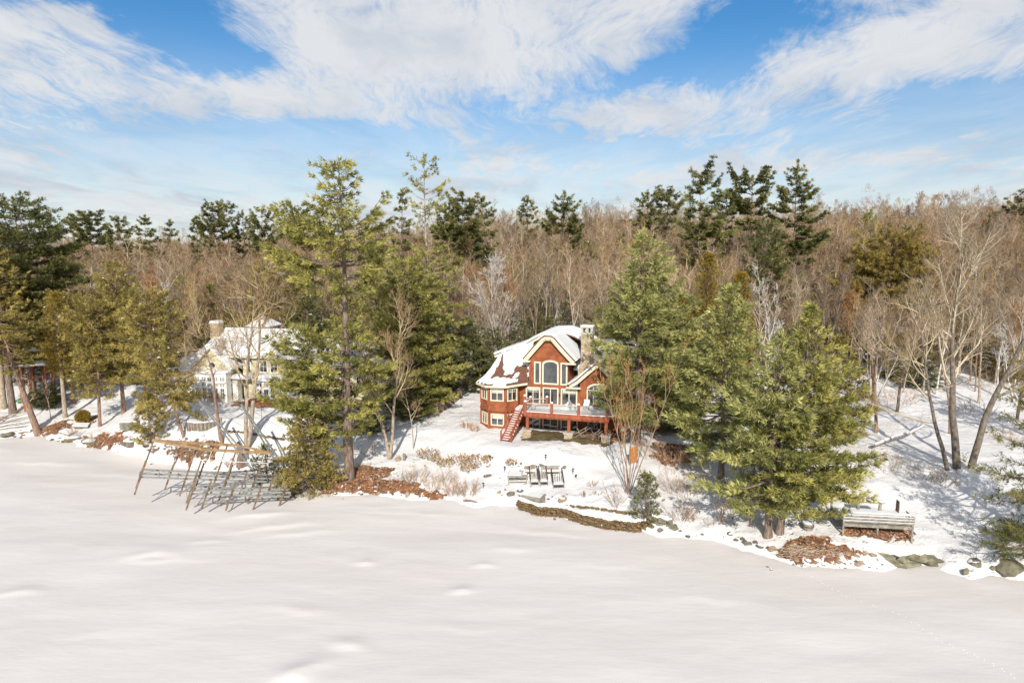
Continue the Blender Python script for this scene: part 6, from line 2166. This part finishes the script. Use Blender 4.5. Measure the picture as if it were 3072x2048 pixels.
mb = MB(); mb.tube([(0, 0, -.1), (0, 0, .9)], [.08, .04], 6); mb.build('stem', M['bark'], e)
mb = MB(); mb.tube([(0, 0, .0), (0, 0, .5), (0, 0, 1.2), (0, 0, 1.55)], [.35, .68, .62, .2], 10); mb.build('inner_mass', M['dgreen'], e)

# ------------------------------------------------------------------ small things of the lawn
for px, py, lab in ((1470, 1385, 'black path light beside the small hydrangea'), (1637, 1384, 'black double-topped path light on the lawn behind the chairs'), (1514, 1416, 'black path light left of the patio table'),
                    (1719, 1426, 'black path light in the dug snow right of the chairs'), (1450, 1470, 'black path light on the snow right of the shrub bank'), (1728, 1434, 'tiny black path light stub beside the dug snow'),
                    (166, 1232, 'short black post light near the tall clear cedar trunk')):
    p = P(px, py)
    h = .55 if 'stub' not in lab else .3
    e = empty('path_light', p, lab, 'lamp')
    mb = MB(); mb.tube([(0, 0, -.1), (0, 0, h)], .03, 6); mb.build('stake', M['dark'], e)
    mb = MB(); mb.tube([(0, 0, h * .62), (0, 0, h * .68), (0, 0, h * .74)], [.09, .08, .03], 8); mb.build('lower_shade', M['dark'], e)
    mb = MB(); mb.tube([(0, 0, h), (0, 0, h + .06), (0, 0, h + .12)], [.14, .12, .03], 10); mb.build('shade', M['dark'], e)
# patio table
CY = R(-8)
p = P(1553, 1450)
e = empty('slatted_table', p, 'low slatted grey patio table under snow, left of the lounge chairs', 'table', rz=R(-2))
for x in (-.95, .95):
    for y in (-.35, .75):
        mb = MB(); mb.box(x - .05, x + .05, y - .05, y + .05, -.2, .72); mb.build('leg', M['wood'], e)
for i in range(8):
    y = -.4 + i * .17
    mb = MB(); mb.box(-1.05, 1.05, y, y + .09, .72, .76); mb.build('slat', M['wood'], e)
mb = MB(); mb.box(-1.08, 1.08, -.44, -.40, .62, .78); mb.box(-1.08, 1.08, .94, .98, .62, .78); mb.build('apron', M['wood'], e)
mb = MB(); mb.box(-1.0, .4, -.2, .95, .765, .84); mb.box(.5, .95, .2, .9, .765, .82); mb.build('table_snow', M['roof_snow'], e)
mb = MB(); mb.beam((-.9, -.3, .15), (.9, -.3, .15), .05, .07); mb.build('stretcher', M['wood'], e)


def lounge(px, py, w, lab):
    p = P(px, py)
    e = empty('lounge_chair', p, lab, 'chair', rz=R(3))
    for x in (-w / 2, w / 2):
        mb = MB(); mb.beam((x, -.2, .58), (x, 1.75, 1.42), .10, .14); mb.build('side_rail', M['dark'], e)
        mb = MB(); mb.box(x - .035, x + .035, -.38, -.30, -.25, .62); mb.build('front_leg', M['wood'], e)
        mb = MB(); mb.beam((x, 1.15, -.2), (x, 1.5, 1.1), .06, .08); mb.build('rear_leg', M['wood'], e)
        mb = MB(); mb.box(x - .05, x + .05, -.38, .55, .60, .64); mb.build('armrest', M['wood'], e)
    for i in range(4):
        y = -.3 + i * .2
        mb = MB(); mb.box(-w / 2 + .04, w / 2 - .04, y, y + .14, .36 - i * .02, .39 - i * .02); mb.build('seat_slat', M['wood'], e)
    for i in range(5):
        x = -w / 2 + .08 + i * (w - .16) / 4
        mb = MB(); mb.beam((x, .5, .34), (x, .98, 1.12), .09, .025, up=(0, 1, 0)); mb.build('back_slat', M['wood'], e)
    mb = MB(); mb.box(-w / 2 + .06, w / 2 - .06, -.28, .42, .39, .50); mb.build('seat_snow', M['roof_snow'], e)
    mb = MB(); mb.beam((-w / 2, -.34, .2), (w / 2, -.34, .2), .05, .09); mb.build('front_rail', M['dark'], e)


lounge(1603, 1456, .82, 'narrow snowy lounge chair next to the slatted table')
lounge(1631, 1455, .78, 'middle snowy lounge chair between the two others')
lounge(1675, 1461, 1.1, 'widest snowy lounge chair at the right end of the row')
for px, py, w, lab in ((1590, 1424, 1.0, 'low slatted bench behind the narrow lounge chair'), (1652, 1422, 1.9, 'long slatted bench behind the middle and widest lounge chairs')):
    p = P(px, py)
    e = empty('slatted_bench', p, lab, 'bench')
    for i in range(int(w / .15)):
        x = -w / 2 + i * .15
        mb = MB(); mb.box(x, x + .10, -.02, .02, .15, .85); mb.build('back_slat', M['tanwood' if i % 3 else 'wood'], e)
    mb = MB(); mb.box(-w / 2 - .05, w / 2 + .02, -.04, .04, .85, .92); mb.build('top_rail', M['wood'], e)
    mb = MB(); mb.box(-w / 2, w / 2, -.5, -.03, .38, .44); mb.build('seat', M['wood'], e)
    mb = MB(); mb.box(-w / 2 + .02, w / 2 - .02, -.48, -.06, .44, .56); mb.build('seat_snow', M['roof_snow'], e)
    for x in (-w / 2 + .05, w / 2 - .05):
        mb = MB(); mb.box(x - .04, x + .04, -.48, -.40, -.1, .38); mb.build('leg', M['wood'], e)
# plank wall at the water
a, b, c = Vector(P(1564, 1521)), Vector(P(1620, 1536)), Vector(P(1632, 1516))
e = empty('plank_wall', a, 'L-shaped weathered plank retaining wall above the mossy stone wall', 'wall')
for i in range(4):
    z = .45 + i * .2
    mb = MB(); mb.beam(Vector((0, 0, z + .1)), b - a + Vector((0, 0, z + .05)), .07, .20); mb.build('plank', M['wood'], e)
    mb = MB(); mb.beam(b - a + Vector((.05, 0.05, z + .05)), c - a + Vector((0.1, 0, z + .0)), .07, .20); mb.build('plank', M['wood'], e)
mb = MB(); mb.box(-.06, .06, -.06, .06, -.3, 1.); mb.build('corner_post', M['wood'], e)
a, b = P(1390, 1505), P(1432, 1512)
mb = MB(); mb.tube([a + Vector((0, 0, .1)), a.lerp(b, .5) + Vector((0, .1, .14)), b + Vector((0, 0, .08))], [.09, .08, .05], 7)
prop(mb.build('log', M['bark']), 'dark log half frozen at the ice edge below the shrub bank', 'log')
p = P(1133, 1478)
mb = MB(); mb.tube([(0, 0, -.2), (0, 0, 1.25)], .035, 6); mb.tube([(0, 0, 1.2), (0, 0, 1.4)], [.12, .05], 8)
q = mb.build('birdhouse_pole', M['bark'], None, loc=p); prop(q, 'short pole with a small brown cap in the rusty bank', 'pole')
p = P(1213, 1380)
e = empty('garden_statue', p, 'small greyish garden ornament beside the slanted brown slab', 'ornament')
mb = MB(); mb.tube([(0, 0, 0), (0, 0, .35), (0, 0, .6), (0, 0, .9)], [.16, .12, .2, .06], 8); mb.build('body', M['grock'], e)
mb = MB(); mb.tube([(.0, 0, .9), (.02, 0, 1.0)], [.14, .05], 8); mb.build('snow_cap', M['roof_snow'], e)

# lumber heap beside the deck
p = P(1776, 1312)
e = empty('lumber_heap', p, 'heap of grey boards and broken lattice at the right of the deck posts', 'lumber')
r = random.Random(4)
for i, (x0, y0, z0, x1, y1, z1) in enumerate([(-2.6, -.6, .25, .6, .2, 1.9), (-2.4, -.8, .05, .7, .0, 1.7), (-.6, .1, 1.75, .3, -.2, .2), (.1, -.1, 2.2, .9, .1, .7), (-.9, -.3, 1.0, .0, .1, 2.2),
                                              (.0, -.6, .2, 2.1, -.1, 1.3), (.3, -.8, .0, 2.0, -.3, .95), (1.4, -.4, 1.35, 1.7, -.6, .1), (-1.8, -.3, 1.2, -1.2, -.6, .0), (.9, -.5, 1.1, -.3, -.7, .1)] +
                                             [(r.uniform(-2, 2.4), r.uniform(-.8, .6), r.uniform(0, .5), r.uniform(-2, 2.4), r.uniform(-.8, .6), r.uniform(.1, .7)) for _ in range(18)]):
    mb = MB(); mb.beam((x0, y0, z0), (x1, y1, z1), .12, .05, M['wood' if i < 10 else ('bark' if i % 2 else 'obark')]); mb.build('board', None, e)
# orange boards
p = P(1900, 1392)
e = empty('board_stack', p, 'bright orange boards stood upright beside the clump of bare stems', 'boards', rz=R(12))
for i in range(7):
    z0 = .1 + i * .24
    mb = MB(); mb.prism([(-.42, z0), (.42, z0 + .28), (.42, z0 + .48), (-.42, z0 + .20)], -.05 - .01 * i, .02); mb.build('board', M['orange'], e)
for x in (-.44, .44):
    mb = MB(); mb.box(x - .04, x + .04, -.02, .06, -.1, 2.0); mb.build('upright', M['orange'], e)
p = P(2424, 1588)
e = empty('half_barrel', p, 'half barrel with a snowy rim right of the twin-trunk pine', 'barrel')
mb = MB(); mb.tube([(0, 0, -.1), (0, 0, .25), (0, 0, .55)], [.36, .46, .50], 14); mb.build('tub', M['wood'], e)
mb = MB(); mb.tube([(0, 0, .25), (0, 0, .31)], .485, 14); mb.build('hoop', M['dark'], e)
mb = MB(); mb.tube([(0, 0, .55), (0, 0, .64), (0, 0, .68)], [.5, .44, .1], 14); mb.build('snow_cap', M['roof_snow'], e)

# brush heap before the twin pine
p = P(2440, 1668)
e = empty('brush_heap', p, 'heap of cut reddish sticks on the rusty leaf heap', 'brush')
r = np.random.RandomState(12)
for k in range(2):
    n = 150
    a_ = r.uniform(-.5, .5, n) + r.choice([0, .5], n)
    c = np.stack([r.uniform(-2.3, 2.3, n), r.uniform(-.5, .9, n), r.uniform(.05, .6, n)], -1)
    L = r.uniform(.4, 1.4, n)
    d_ = np.stack([np.cos(a_), .4 * np.sin(a_), r.uniform(-.35, .35, n)], -1)
    seg = np.concatenate([c - d_ * L[:, None] / 2, c + d_ * L[:, None] / 2, np.full((n, 1), .018), np.full((n, 1), .010)], 1)
    v, f = frusta(seg, 3)
    q = link('stick', npmesh('stick', v, f, M['rtwig' if k else 'twig'], tint=r.rand(len(f))), e)
    q['kind'] = 'stuff'

# ------------------------------------------------------------------ wooden deck at the right
fl, fr_ = Vector(P(2526, 1604)), Vector(P(2735, 1628))
ang_ = math.atan2(fr_.y - fl.y, fr_.x - fl.x)
Wd = (fr_ - fl).length
zf = (fl.z + fr_.z) / 2
e = empty('wooden_deck', (fl.x, fl.y, zf), 'raised grey wooden deck with slatted railings above the granite wall', 'deck', rz=ang_)
for i, x in enumerate((0.05, Wd * .5, Wd - .05)):
    mb = MB(); mb.box(x - .07, x + .07, -.07, .07, -.5, 2.15 if i != 1 else 1.2); mb.build('post', M['wood'], e)
for x in (.05, Wd - .05):
    mb = MB(); mb.box(x - .07, x + .07, 3.2, 3.35, -.5, 2.15); mb.build('post', M['wood'], e)
mb = MB(); mb.box(-.02, Wd + .02, -.12, -.071, .98, 1.2); mb.build('fascia_board', M['wood'], e)
for i in range(20):
    y = -.05 + i * .165
    mb = MB(); mb.box(0, Wd, y, y + .14, 1.2, 1.24); mb.build('floor_board', M['wood'], e)
for k, z in enumerate((1.38, 1.62, 1.86)):
    mb = MB(); mb.box(-.02, Wd + .02, -.11, -.072, z, z + .13); mb.build('railing_board', M['wood'], e)
    mb = MB(); mb.box(0, Wd, -.105, -.06, z + .131, z + .165); mb.build('rail_snow', M['roof_snow'], e)
    mb = MB(); mb.box(Wd + .021, Wd + .06, -.1, 1.6, z, z + .13); mb.build('railing_board', M['wood'], e)
mb = MB(); mb.box(-.04, Wd + .06, -.18, .10, 2.15, 2.20); mb.build('cap_rail', M['wood'], e)
mb = MB(); mb.box(-.02, Wd + .04, -.16, .09, 2.20, 2.29); mb.build('rail_snow', M['roof_snow'], e)
mb = MB(); mb.box(.1, Wd - .1, .3, 3.2, 1.245, 1.40); mb.build('deck_snow', M['roof_snow'], e)
mb = MB(); mb.box(Wd - .16, Wd - .1, 2.6, 3.2, 1.3, 2.4); mb.build('side_screen', M['bark'], e)
for x in (2.2, 4.0):
    mb = MB(); mb.box(x - .1, x + .1, 2.9, 3.1, 1.3, 2.1); mb.build('bench_leg', M['wood'], e)
mb = MB(); mb.box(1.9, 4.3, 2.75, 3.25, 2.1, 2.16); mb.build('bench_top', M['wood'], e)
mb = MB(); mb.box(1.95, 4.25, 2.78, 3.22, 2.16, 2.30); mb.build('bench_snow', M['roof_snow'], e)
# picnic table
p = P(3044, 1672)
e = empty('picnic_table', p, 'picnic table with a snowy top at the right edge by the shore', 'table', rz=R(-6))
for y in (0, .24, .48, .72):
    mb = MB(); mb.box(-1.1, 1.1, y, y + .2, .72, .77); mb.build('top_board', M['wood'], e)
mb = MB(); mb.box(-1.08, 1.08, .02, .9, .77, .87); mb.build('table_snow', M['roof_snow'], e)
for y in (-.55, 1.25):
    mb = MB(); mb.box(-1.1, 1.1, y, y + .28, .42, .47); mb.build('bench_board', M['wood'], e)
    mb = MB(); mb.box(-1.08, 1.08, y + .02, y + .26, .47, .55); mb.build('bench_snow', M['roof_snow'], e)
for x in (-.8, .8):
    mb = MB(); mb.beam((x, -.35, -.05), (x, .35, .72), .05, .1); mb.build('leg', M['bark'], e)
    mb = MB(); mb.beam((x, 1.25, -.05), (x, .6, .72), .05, .1); mb.build('leg', M['bark'], e)
    mb = MB(); mb.beam((x, -.5, .38), (x, 1.5, .38), .05, .08); mb.build('cross_bar', M['bark'], e)

# ------------------------------------------------------------------ raised dock
P0, P1 = Vector(pz(850, 1444, .75)), Vector(pz(417, 1428, 3.25))
ud = (P1 - P0)
LD = ud.length
ud.normalize()
vd = ud.cross(Vector((0, 0, 1))).normalized()      # sideways
if vd.y > 0:
    vd = -vd                                      # towards the camera
wd = vd.cross(ud)
wd = wd if wd.z > 0 else -wd
wd = (wd + ud * -.18).normalized()


def dk(s, t, h):
    """dock frame coordinates: along, sideways towards camera, up"""
    return ud * s + vd * t + wd * h


dock = empty('raised_dock', P0, 'large wooden dock frame hoisted above the ice on cables, brown beam on top', 'dock')
for t0 in (-.9, .9, 3.4, 5.0):
    s0, s1 = (0, LD) if t0 < 1 else (0, LD * .66)
    for h_ in ((.0, .42) if t0 in (-.9, 5.0) else (.2,)):
        mb = MB(); mb.beam(dk(s0, t0, h_), dk(s1, t0, h_), .09, .17); mb.build('side_beam', M['alu'], dock)
    n = int((s1 - s0) / 1.5)
    for i in range(n if t0 in (-.9, 5.0) else 0):
        a, b = s0 + (s1 - s0) * i / n, s0 + (s1 - s0) * (i + 1) / n
        mb = MB(); mb.beam(dk(a, t0, .0 if i % 2 else .42), dk(b, t0, .42 if i % 2 else .0), .035, .05); mb.build('web', M['alu'], dock)
for i in range(9):
    s = LD * i / 8
    mb = MB(); mb.beam(dk(s, -.95, .2), dk(s, .95, .2), .06, .12); mb.build('cross_beam', M['wood'], dock)
for i in range(6):
    s = LD * .66 * i / 5
    mb = MB(); mb.beam(dk(s, 3.35, .2), dk(s, 5.05, .2), .06, .12); mb.build('cross_beam', M['wood'], dock)
mb = MB(); mb.beam(dk(0, -1, .2), dk(0, 5.1, .2), .1, .2); mb.build('hinge_beam', M['alu'], dock)
PX = []
for t0, ss in ((-1.0, (.02, .2, .4, .6, .8, .99)), (1.0, (.1, .3, .5, .7, .99)), (3.3, (.05, .25, .45, .655)), (5.1, (.05, .22, .40, .56, .655))):
    for i, q in enumerate(ss):
        s = LD * q
        long_ = (t0 == 1.0 and q > .4) or (t0 == 3.3 and q > .2)
        up, dn = (3.9 if long_ else 1.35), (1.5 + .12 * math.sin(i * 2 + t0))
        mb = MB(); mb.beam(dk(s, t0, -dn), dk(s, t0, up), .15, .15); mb.build('piling', M['wetwood'], dock)
        PX.append((s, t0, dn))
for (sa, ta), (sb, tb_) in (((LD * .99, -1.), (LD * .99, 1.)), ((LD * .655, 3.3), (LD * .655, 5.1)), ((LD * .45, 3.3), (LD * .40, 5.1)), ((LD * .7, 1.), (LD * .655, 3.3))):
    mb = MB(); mb.beam(dk(sa, ta, -1.3), dk(sb, tb_, .1), .06, .10); mb.build('cross_brace', M['wood'], dock)
    mb = MB(); mb.beam(dk(sa, ta, .1) + Vector((.0, .05, 0)), dk(sb, tb_, -1.3) + Vector((0, .05, 0)), .06, .10); mb.build('cross_brace', M['wood'], dock)
for t0, a, b in ((1.0, LD * 1.0, LD * .45), (3.3, LD * .68, LD * .20)):
    mb = MB(); mb.beam(dk(a, t0, 3.95), dk(b, t0, 3.95), .14, .26); mb.build('top_beam', M['tanwood'], dock)
mb = MB(); mb.beam(dk(LD * 1.0, 1.0, 4.0), dk(LD * .68, 3.3, 4.0), .14, .24); mb.build('top_beam', M['tanwood'], dock)
mb = MB(); mb.beam(dk(LD * .45, 1.0, 4.0), dk(LD * .20, 3.3, 4.0), .12, .2); mb.build('top_beam', M['tanwood'], dock)
for i in range(5):
    s = LD * (.25 + .09 * i)
    mb = MB(); mb.tube([dk(s, 3.4, 3.8), dk(s, 3.4, 2.9), dk(s - .2, 2.2, 2.9)], .03, 5); mb.build('canopy_tube', M['white'], dock)
mb = MB(); mb.tube([dk(LD * .66, 3.4, 2.9), dk(LD * .2, 3.4, 2.9)], .03, 5); mb.build('canopy_tube', M['white'], dock)

# the two lattice hoist poles and their cables
tips = []
for bp, tp_, zb, zt, lab in (((768, 1411), (598, 1203), .6, 8.9, 'left lattice hoist pole slanting over the dock'), ((868, 1436), (723, 1212), .6, 8.6, 'right lattice hoist pole slanting over the dock')):
    A_, B_ = Vector(pz(*bp, zb)), Vector(pz(*tp_, zt))
    g = empty('hoist_pole', A_, lab, 'hoist')
    D_ = B_ - A_
    side = D_.cross(Vector((0, 1, .3))).normalized()
    dep = D_.cross(side).normalized()
    n = 16
    cs = [(-.34, -.12), (.34, -.12), (-.34, .12), (.34, .12)]
    for a, b in cs:
        mb = MB(); mb.beam(side * a + dep * b, D_ + side * a * .16 + dep * b * .4, .075, .075); mb.build('rail', M['alu'], g)
    for i in range(1, n):
        t = i / n
        k = 1 - .84 * t
        k2 = 1 - .84 * (t + 1 / n)
        mb = MB(); mb.beam(D_ * t + side * -.34 * k - dep * .12, D_ * t + side * .34 * k - dep * .12, .04, .04); mb.build('rung', M['alu'], g)
        if i < n - 1:
            sg = 1 if i % 2 else -1
            mb = MB(); mb.beam(D_ * t + side * -.34 * k * sg + dep * .12, D_ * (t + 1 / n) + side * .34 * k2 * sg + dep * .12, .03, .03); mb.build('brace', M['alu'], g)
    tips.append(B_)
cab = MB()
for k, (s, t0) in enumerate(((LD * .99, 1.), (LD * .655, 3.3))):
    cab.tube([tips[k], P0 + dk(s, t0, 4.)], .018, 4)
    cab.tube([tips[k], Vector(P(760 + 110 * k, 1300))], .018, 4)
prop(cab.build('hoist_cable', M['alu']), 'thin steel hoisting cables between the lattice poles, the dock and the bank', 'cable')

# ------------------------------------------------------------------ left shore things
p = P(603, 1296)
e = empty('hot_tub', p, 'dark plank-sided hot tub with a snowy cover on the slope behind the dock', 'hot tub', rz=R(8))
oct_ = [(1.75 * math.cos(a) * (1 if abs(math.cos(a)) < .8 else 1.1), 1.2 * math.sin(a) + 1.) for a in [R(22.5 + 45 * i) for i in range(8)]]
for a, b in zip(oct_, oct_[1:] + oct_[:1]):
    L = math.hypot(b[0] - a[0], b[1] - a[1])
    for j in range(6):
        x0, x1 = j / 6 + .008, (j + 1) / 6 - .008
        q0 = Vector((a[0] + (b[0] - a[0]) * x0, a[1] + (b[1] - a[1]) * x0, 0))
        q1 = Vector((a[0] + (b[0] - a[0]) * x1, a[1] + (b[1] - a[1]) * x1, 0))
        mb = MB(); mb.beam(q0 + Vector((0, 0, .4)), q1 + Vector((0, 0, .4)), .05, 1.1); mb.build('plank', M['wood' if j % 2 else 'bark'], e)
mb = MB(); mb.prism([(x * .97, (y - 1) * .97 + 1) for x, y in oct_], .94, 1.12, 'z'); mb.build('snow_cover', M['roof_snow'], e)
p = P(664, 1278)
mb = MB(); mb.tube([(0, 0, -.2), (0, 0, 1.05)], .14, 9)
prop(mb.build('mooring_post', M['wood'], None, loc=p), 'short grey wooden post right of the hot tub', 'post')
p = P(390, 1288)
e = empty('plank_stack', p, 'stack of grey dock planks under snow behind the hanging pine bough', 'planks', rz=R(10))
for i in range(6):
    mb = MB(); mb.box(-1.1 + .08 * (i % 2), 1.05, -.5, .5, .02 + i * .17, .14 + i * .17); mb.build('plank', M['wood'], e)
mb = MB(); mb.box(-1.0, 1.0, -.45, .48, 1.02, 1.16); mb.build('snow_cap', M['roof_snow'], e)
for px, py, w, d_, rz, tilt, lab in ((243, 1284, 1.9, 1.3, 20, .12, 'upper snow-covered dock slab beside the round bush'), (203, 1303, 1.7, 1.2, -12, .18, 'lower snow-covered dock slab tilted towards the ice'),
                                     (214, 1274, 1.0, .6, -25, .1, 'smallest snow-covered slab between rusty leaves')):
    p = P(px, py)
    e = empty('dock_slab', p, lab, 'slab', rz=R(rz))
    e.rotation_euler = (R(6), tilt, R(rz))
    mb = MB(); mb.box(-w / 2, w / 2, -d_ / 2, d_ / 2, .15, .32); mb.build('slab_frame', M['wood'], e)
    mb = MB(); mb.box(-w / 2 + .02, w / 2 - .02, -d_ / 2 + .02, d_ / 2 - .02, .32, .46); mb.build('snow_cap', M['roof_snow'], e)
for i, (x0, y0, x1, y1, h, lab) in enumerate(((0, 1262, 92, 1242, .25, 'long grey pole at the back of the left driftwood'), (-10, 1277, 96, 1256, .2, 'grey pole lying in front of the back driftwood pole'), (0, 1285, 88, 1272, .22, 'thick snowy log in the left driftwood'),
                                              (-5, 1268, 75, 1228, .3, 'slanting branch across the left driftwood'), (-10, 1294, 80, 1283, .15, 'front log of the left driftwood, white with snow'), (58, 1300, 92, 1298, .1, 'short snowy plank just left of the thick leaning trunk'))):
    a, b = Vector(PD(x0, 95)), Vector(PD(x1, 95))
    a, b = P(max(x0, 2), y0), P(x1, y1)
    if x0 < 2:
        a = a + (a - b).normalized() * 1.0
    c = MB(); c.tube([a + Vector((0, 0, h)), a.lerp(b, .5) + Vector((0, 0, h + .15)), b + Vector((0, 0, h + .1))], [.13, .11, .06], 7)
    lo_ = c.build('driftwood_log', M['pbark']); prop(lo_, lab, 'log')
    if i in (2, 4, 5):
        c = MB(); c.tube([a + Vector((0, 0, h + .12)), a.lerp(b, .5) + Vector((0, 0, h + .25)), b + Vector((0, 0, h + .16))], [.11, .10, .05], 6); c.build('snow_strip', M['roof_snow'], lo_)
for px, py, lab in ((56, 1212, 'bright green sleeve on the rope behind the straight left pine'), (88, 1196, 'bright green sleeve beside the crossing thin stem')):
    p = Vector(P(px, py)) + Vector((0, 0, .2))
    mb = MB(); mb.tube([(0, 0, -.3), (0, 0, .45), (0, 0, .5)], [.15, .15, .05], 8)
    prop(mb.build('green_post_sleeve', M['greenp'], None, loc=p), lab, 'post')
# rotten stump at the maple
p = P(722, 1392)
e = empty('hollow_stump', p, 'jagged dark hollow stump leaning against the big maple', 'stump')
mb = MB(); mb.tube([(0, 0, -.3), (.05, 0, .8), (-.05, 0, 1.9), (-.2, .05, 2.7)], [.55, .42, .36, .10], 9); mb.build('shell', M['bark'], e)
mb = MB(); mb.tube([(.5, 0, -.2), (.3, .0, .9)], [.3, .05], 7); mb.build('root_spur', M['bark'], e)
# swing rope
a = Vector(pd(783, 1120, 82)); b = P(786, 1300)
mb = MB(); mb.tube([a, Vector((b.x, b.y, b.z + .9))], .03, 4)
prop(mb.build('swing_rope', M['bark']), 'dark rope hanging down beside the right hoist pole', 'rope')
# snow-laden fallen limb at the right
a, b = P(2622, 1352), P(2770, 1322)
seg = [a + Vector((0, 0, .6)), a.lerp(b, .4) + Vector((0, 0, 1.1)), a.lerp(b, .7) + Vector((0, 0, 1.2)), b + Vector((0, 0, 1.7))]
mb = MB(); mb.tube(seg, [.14, .16, .13, .05], 7)
lo_ = mb.build('fallen_limb', M['pbark']); prop(lo_, 'snow-laden fallen limb left of the maple clump', 'limb')
mb = MB(); mb.tube([q + Vector((0, 0, .13)) for q in seg], [.12, .14, .11, .03], 6); mb.build('snow_strip', M['roof_snow'], lo_)
for k, (t, dx, dy, dz_) in enumerate(((.3, -1.2, -.5, .9), (.5, .8, -.8, .7), (.75, 1.2, -.3, -.4), (.1, -1., -.4, -.3))):
    c = a.lerp(b, t) + Vector((0, 0, 1.))
    mb = MB(); mb.tube([c, c + Vector((dx, dy, dz_)) * .6, c + Vector((dx, dy, dz_ * 1.4))], [.06, .04, .015], 5); mb.build('side_branch', M['pbark'], lo_)
p = P(2900, 1420)
q = link('snow_mound', CAPS[1], None, p + Vector((.2, -.2, .1)), sc=(1.3, .9, 1.2)); prop(q, 'snow mound at the foot of the maple clump', 'snow mound')

# dried stems and animal track on the lake snow
pts = []
tr_px = [(2440, 1730), (2540, 1788), (2700, 1840), (2830, 1925), (2960, 1980), (3060, 2040)]
for (x0, y0), (x1, y1) in zip(tr_px[:-1], tr_px[1:]):
    for i in range(7):
        t = (i + rr.uniform(-.3, .3)) / 7
        c = pz(x0 + (x1 - x0) * t, y0 + (y1 - y0) * t, 0)
        pts.append((c[0] + (.09 if i % 2 else -.09), c[1]))
tz = lake_z(np.array([q[0] for q in pts]), np.array([q[1] for q in pts]))
mb = MB()
for (x, y), z in zip(pts, tz):
    mb.tube([(x, y, z - .01), (x, y, z + .02)], [.045, .02], 5)
prop(mb.build('animal_track', M['roof_snow']), 'thin line of raised animal tracks across the lake snow', 'tracks', kind='stuff')
print('TRIS', TRIS[0], 'OBJ', len(bpy.data.objects))
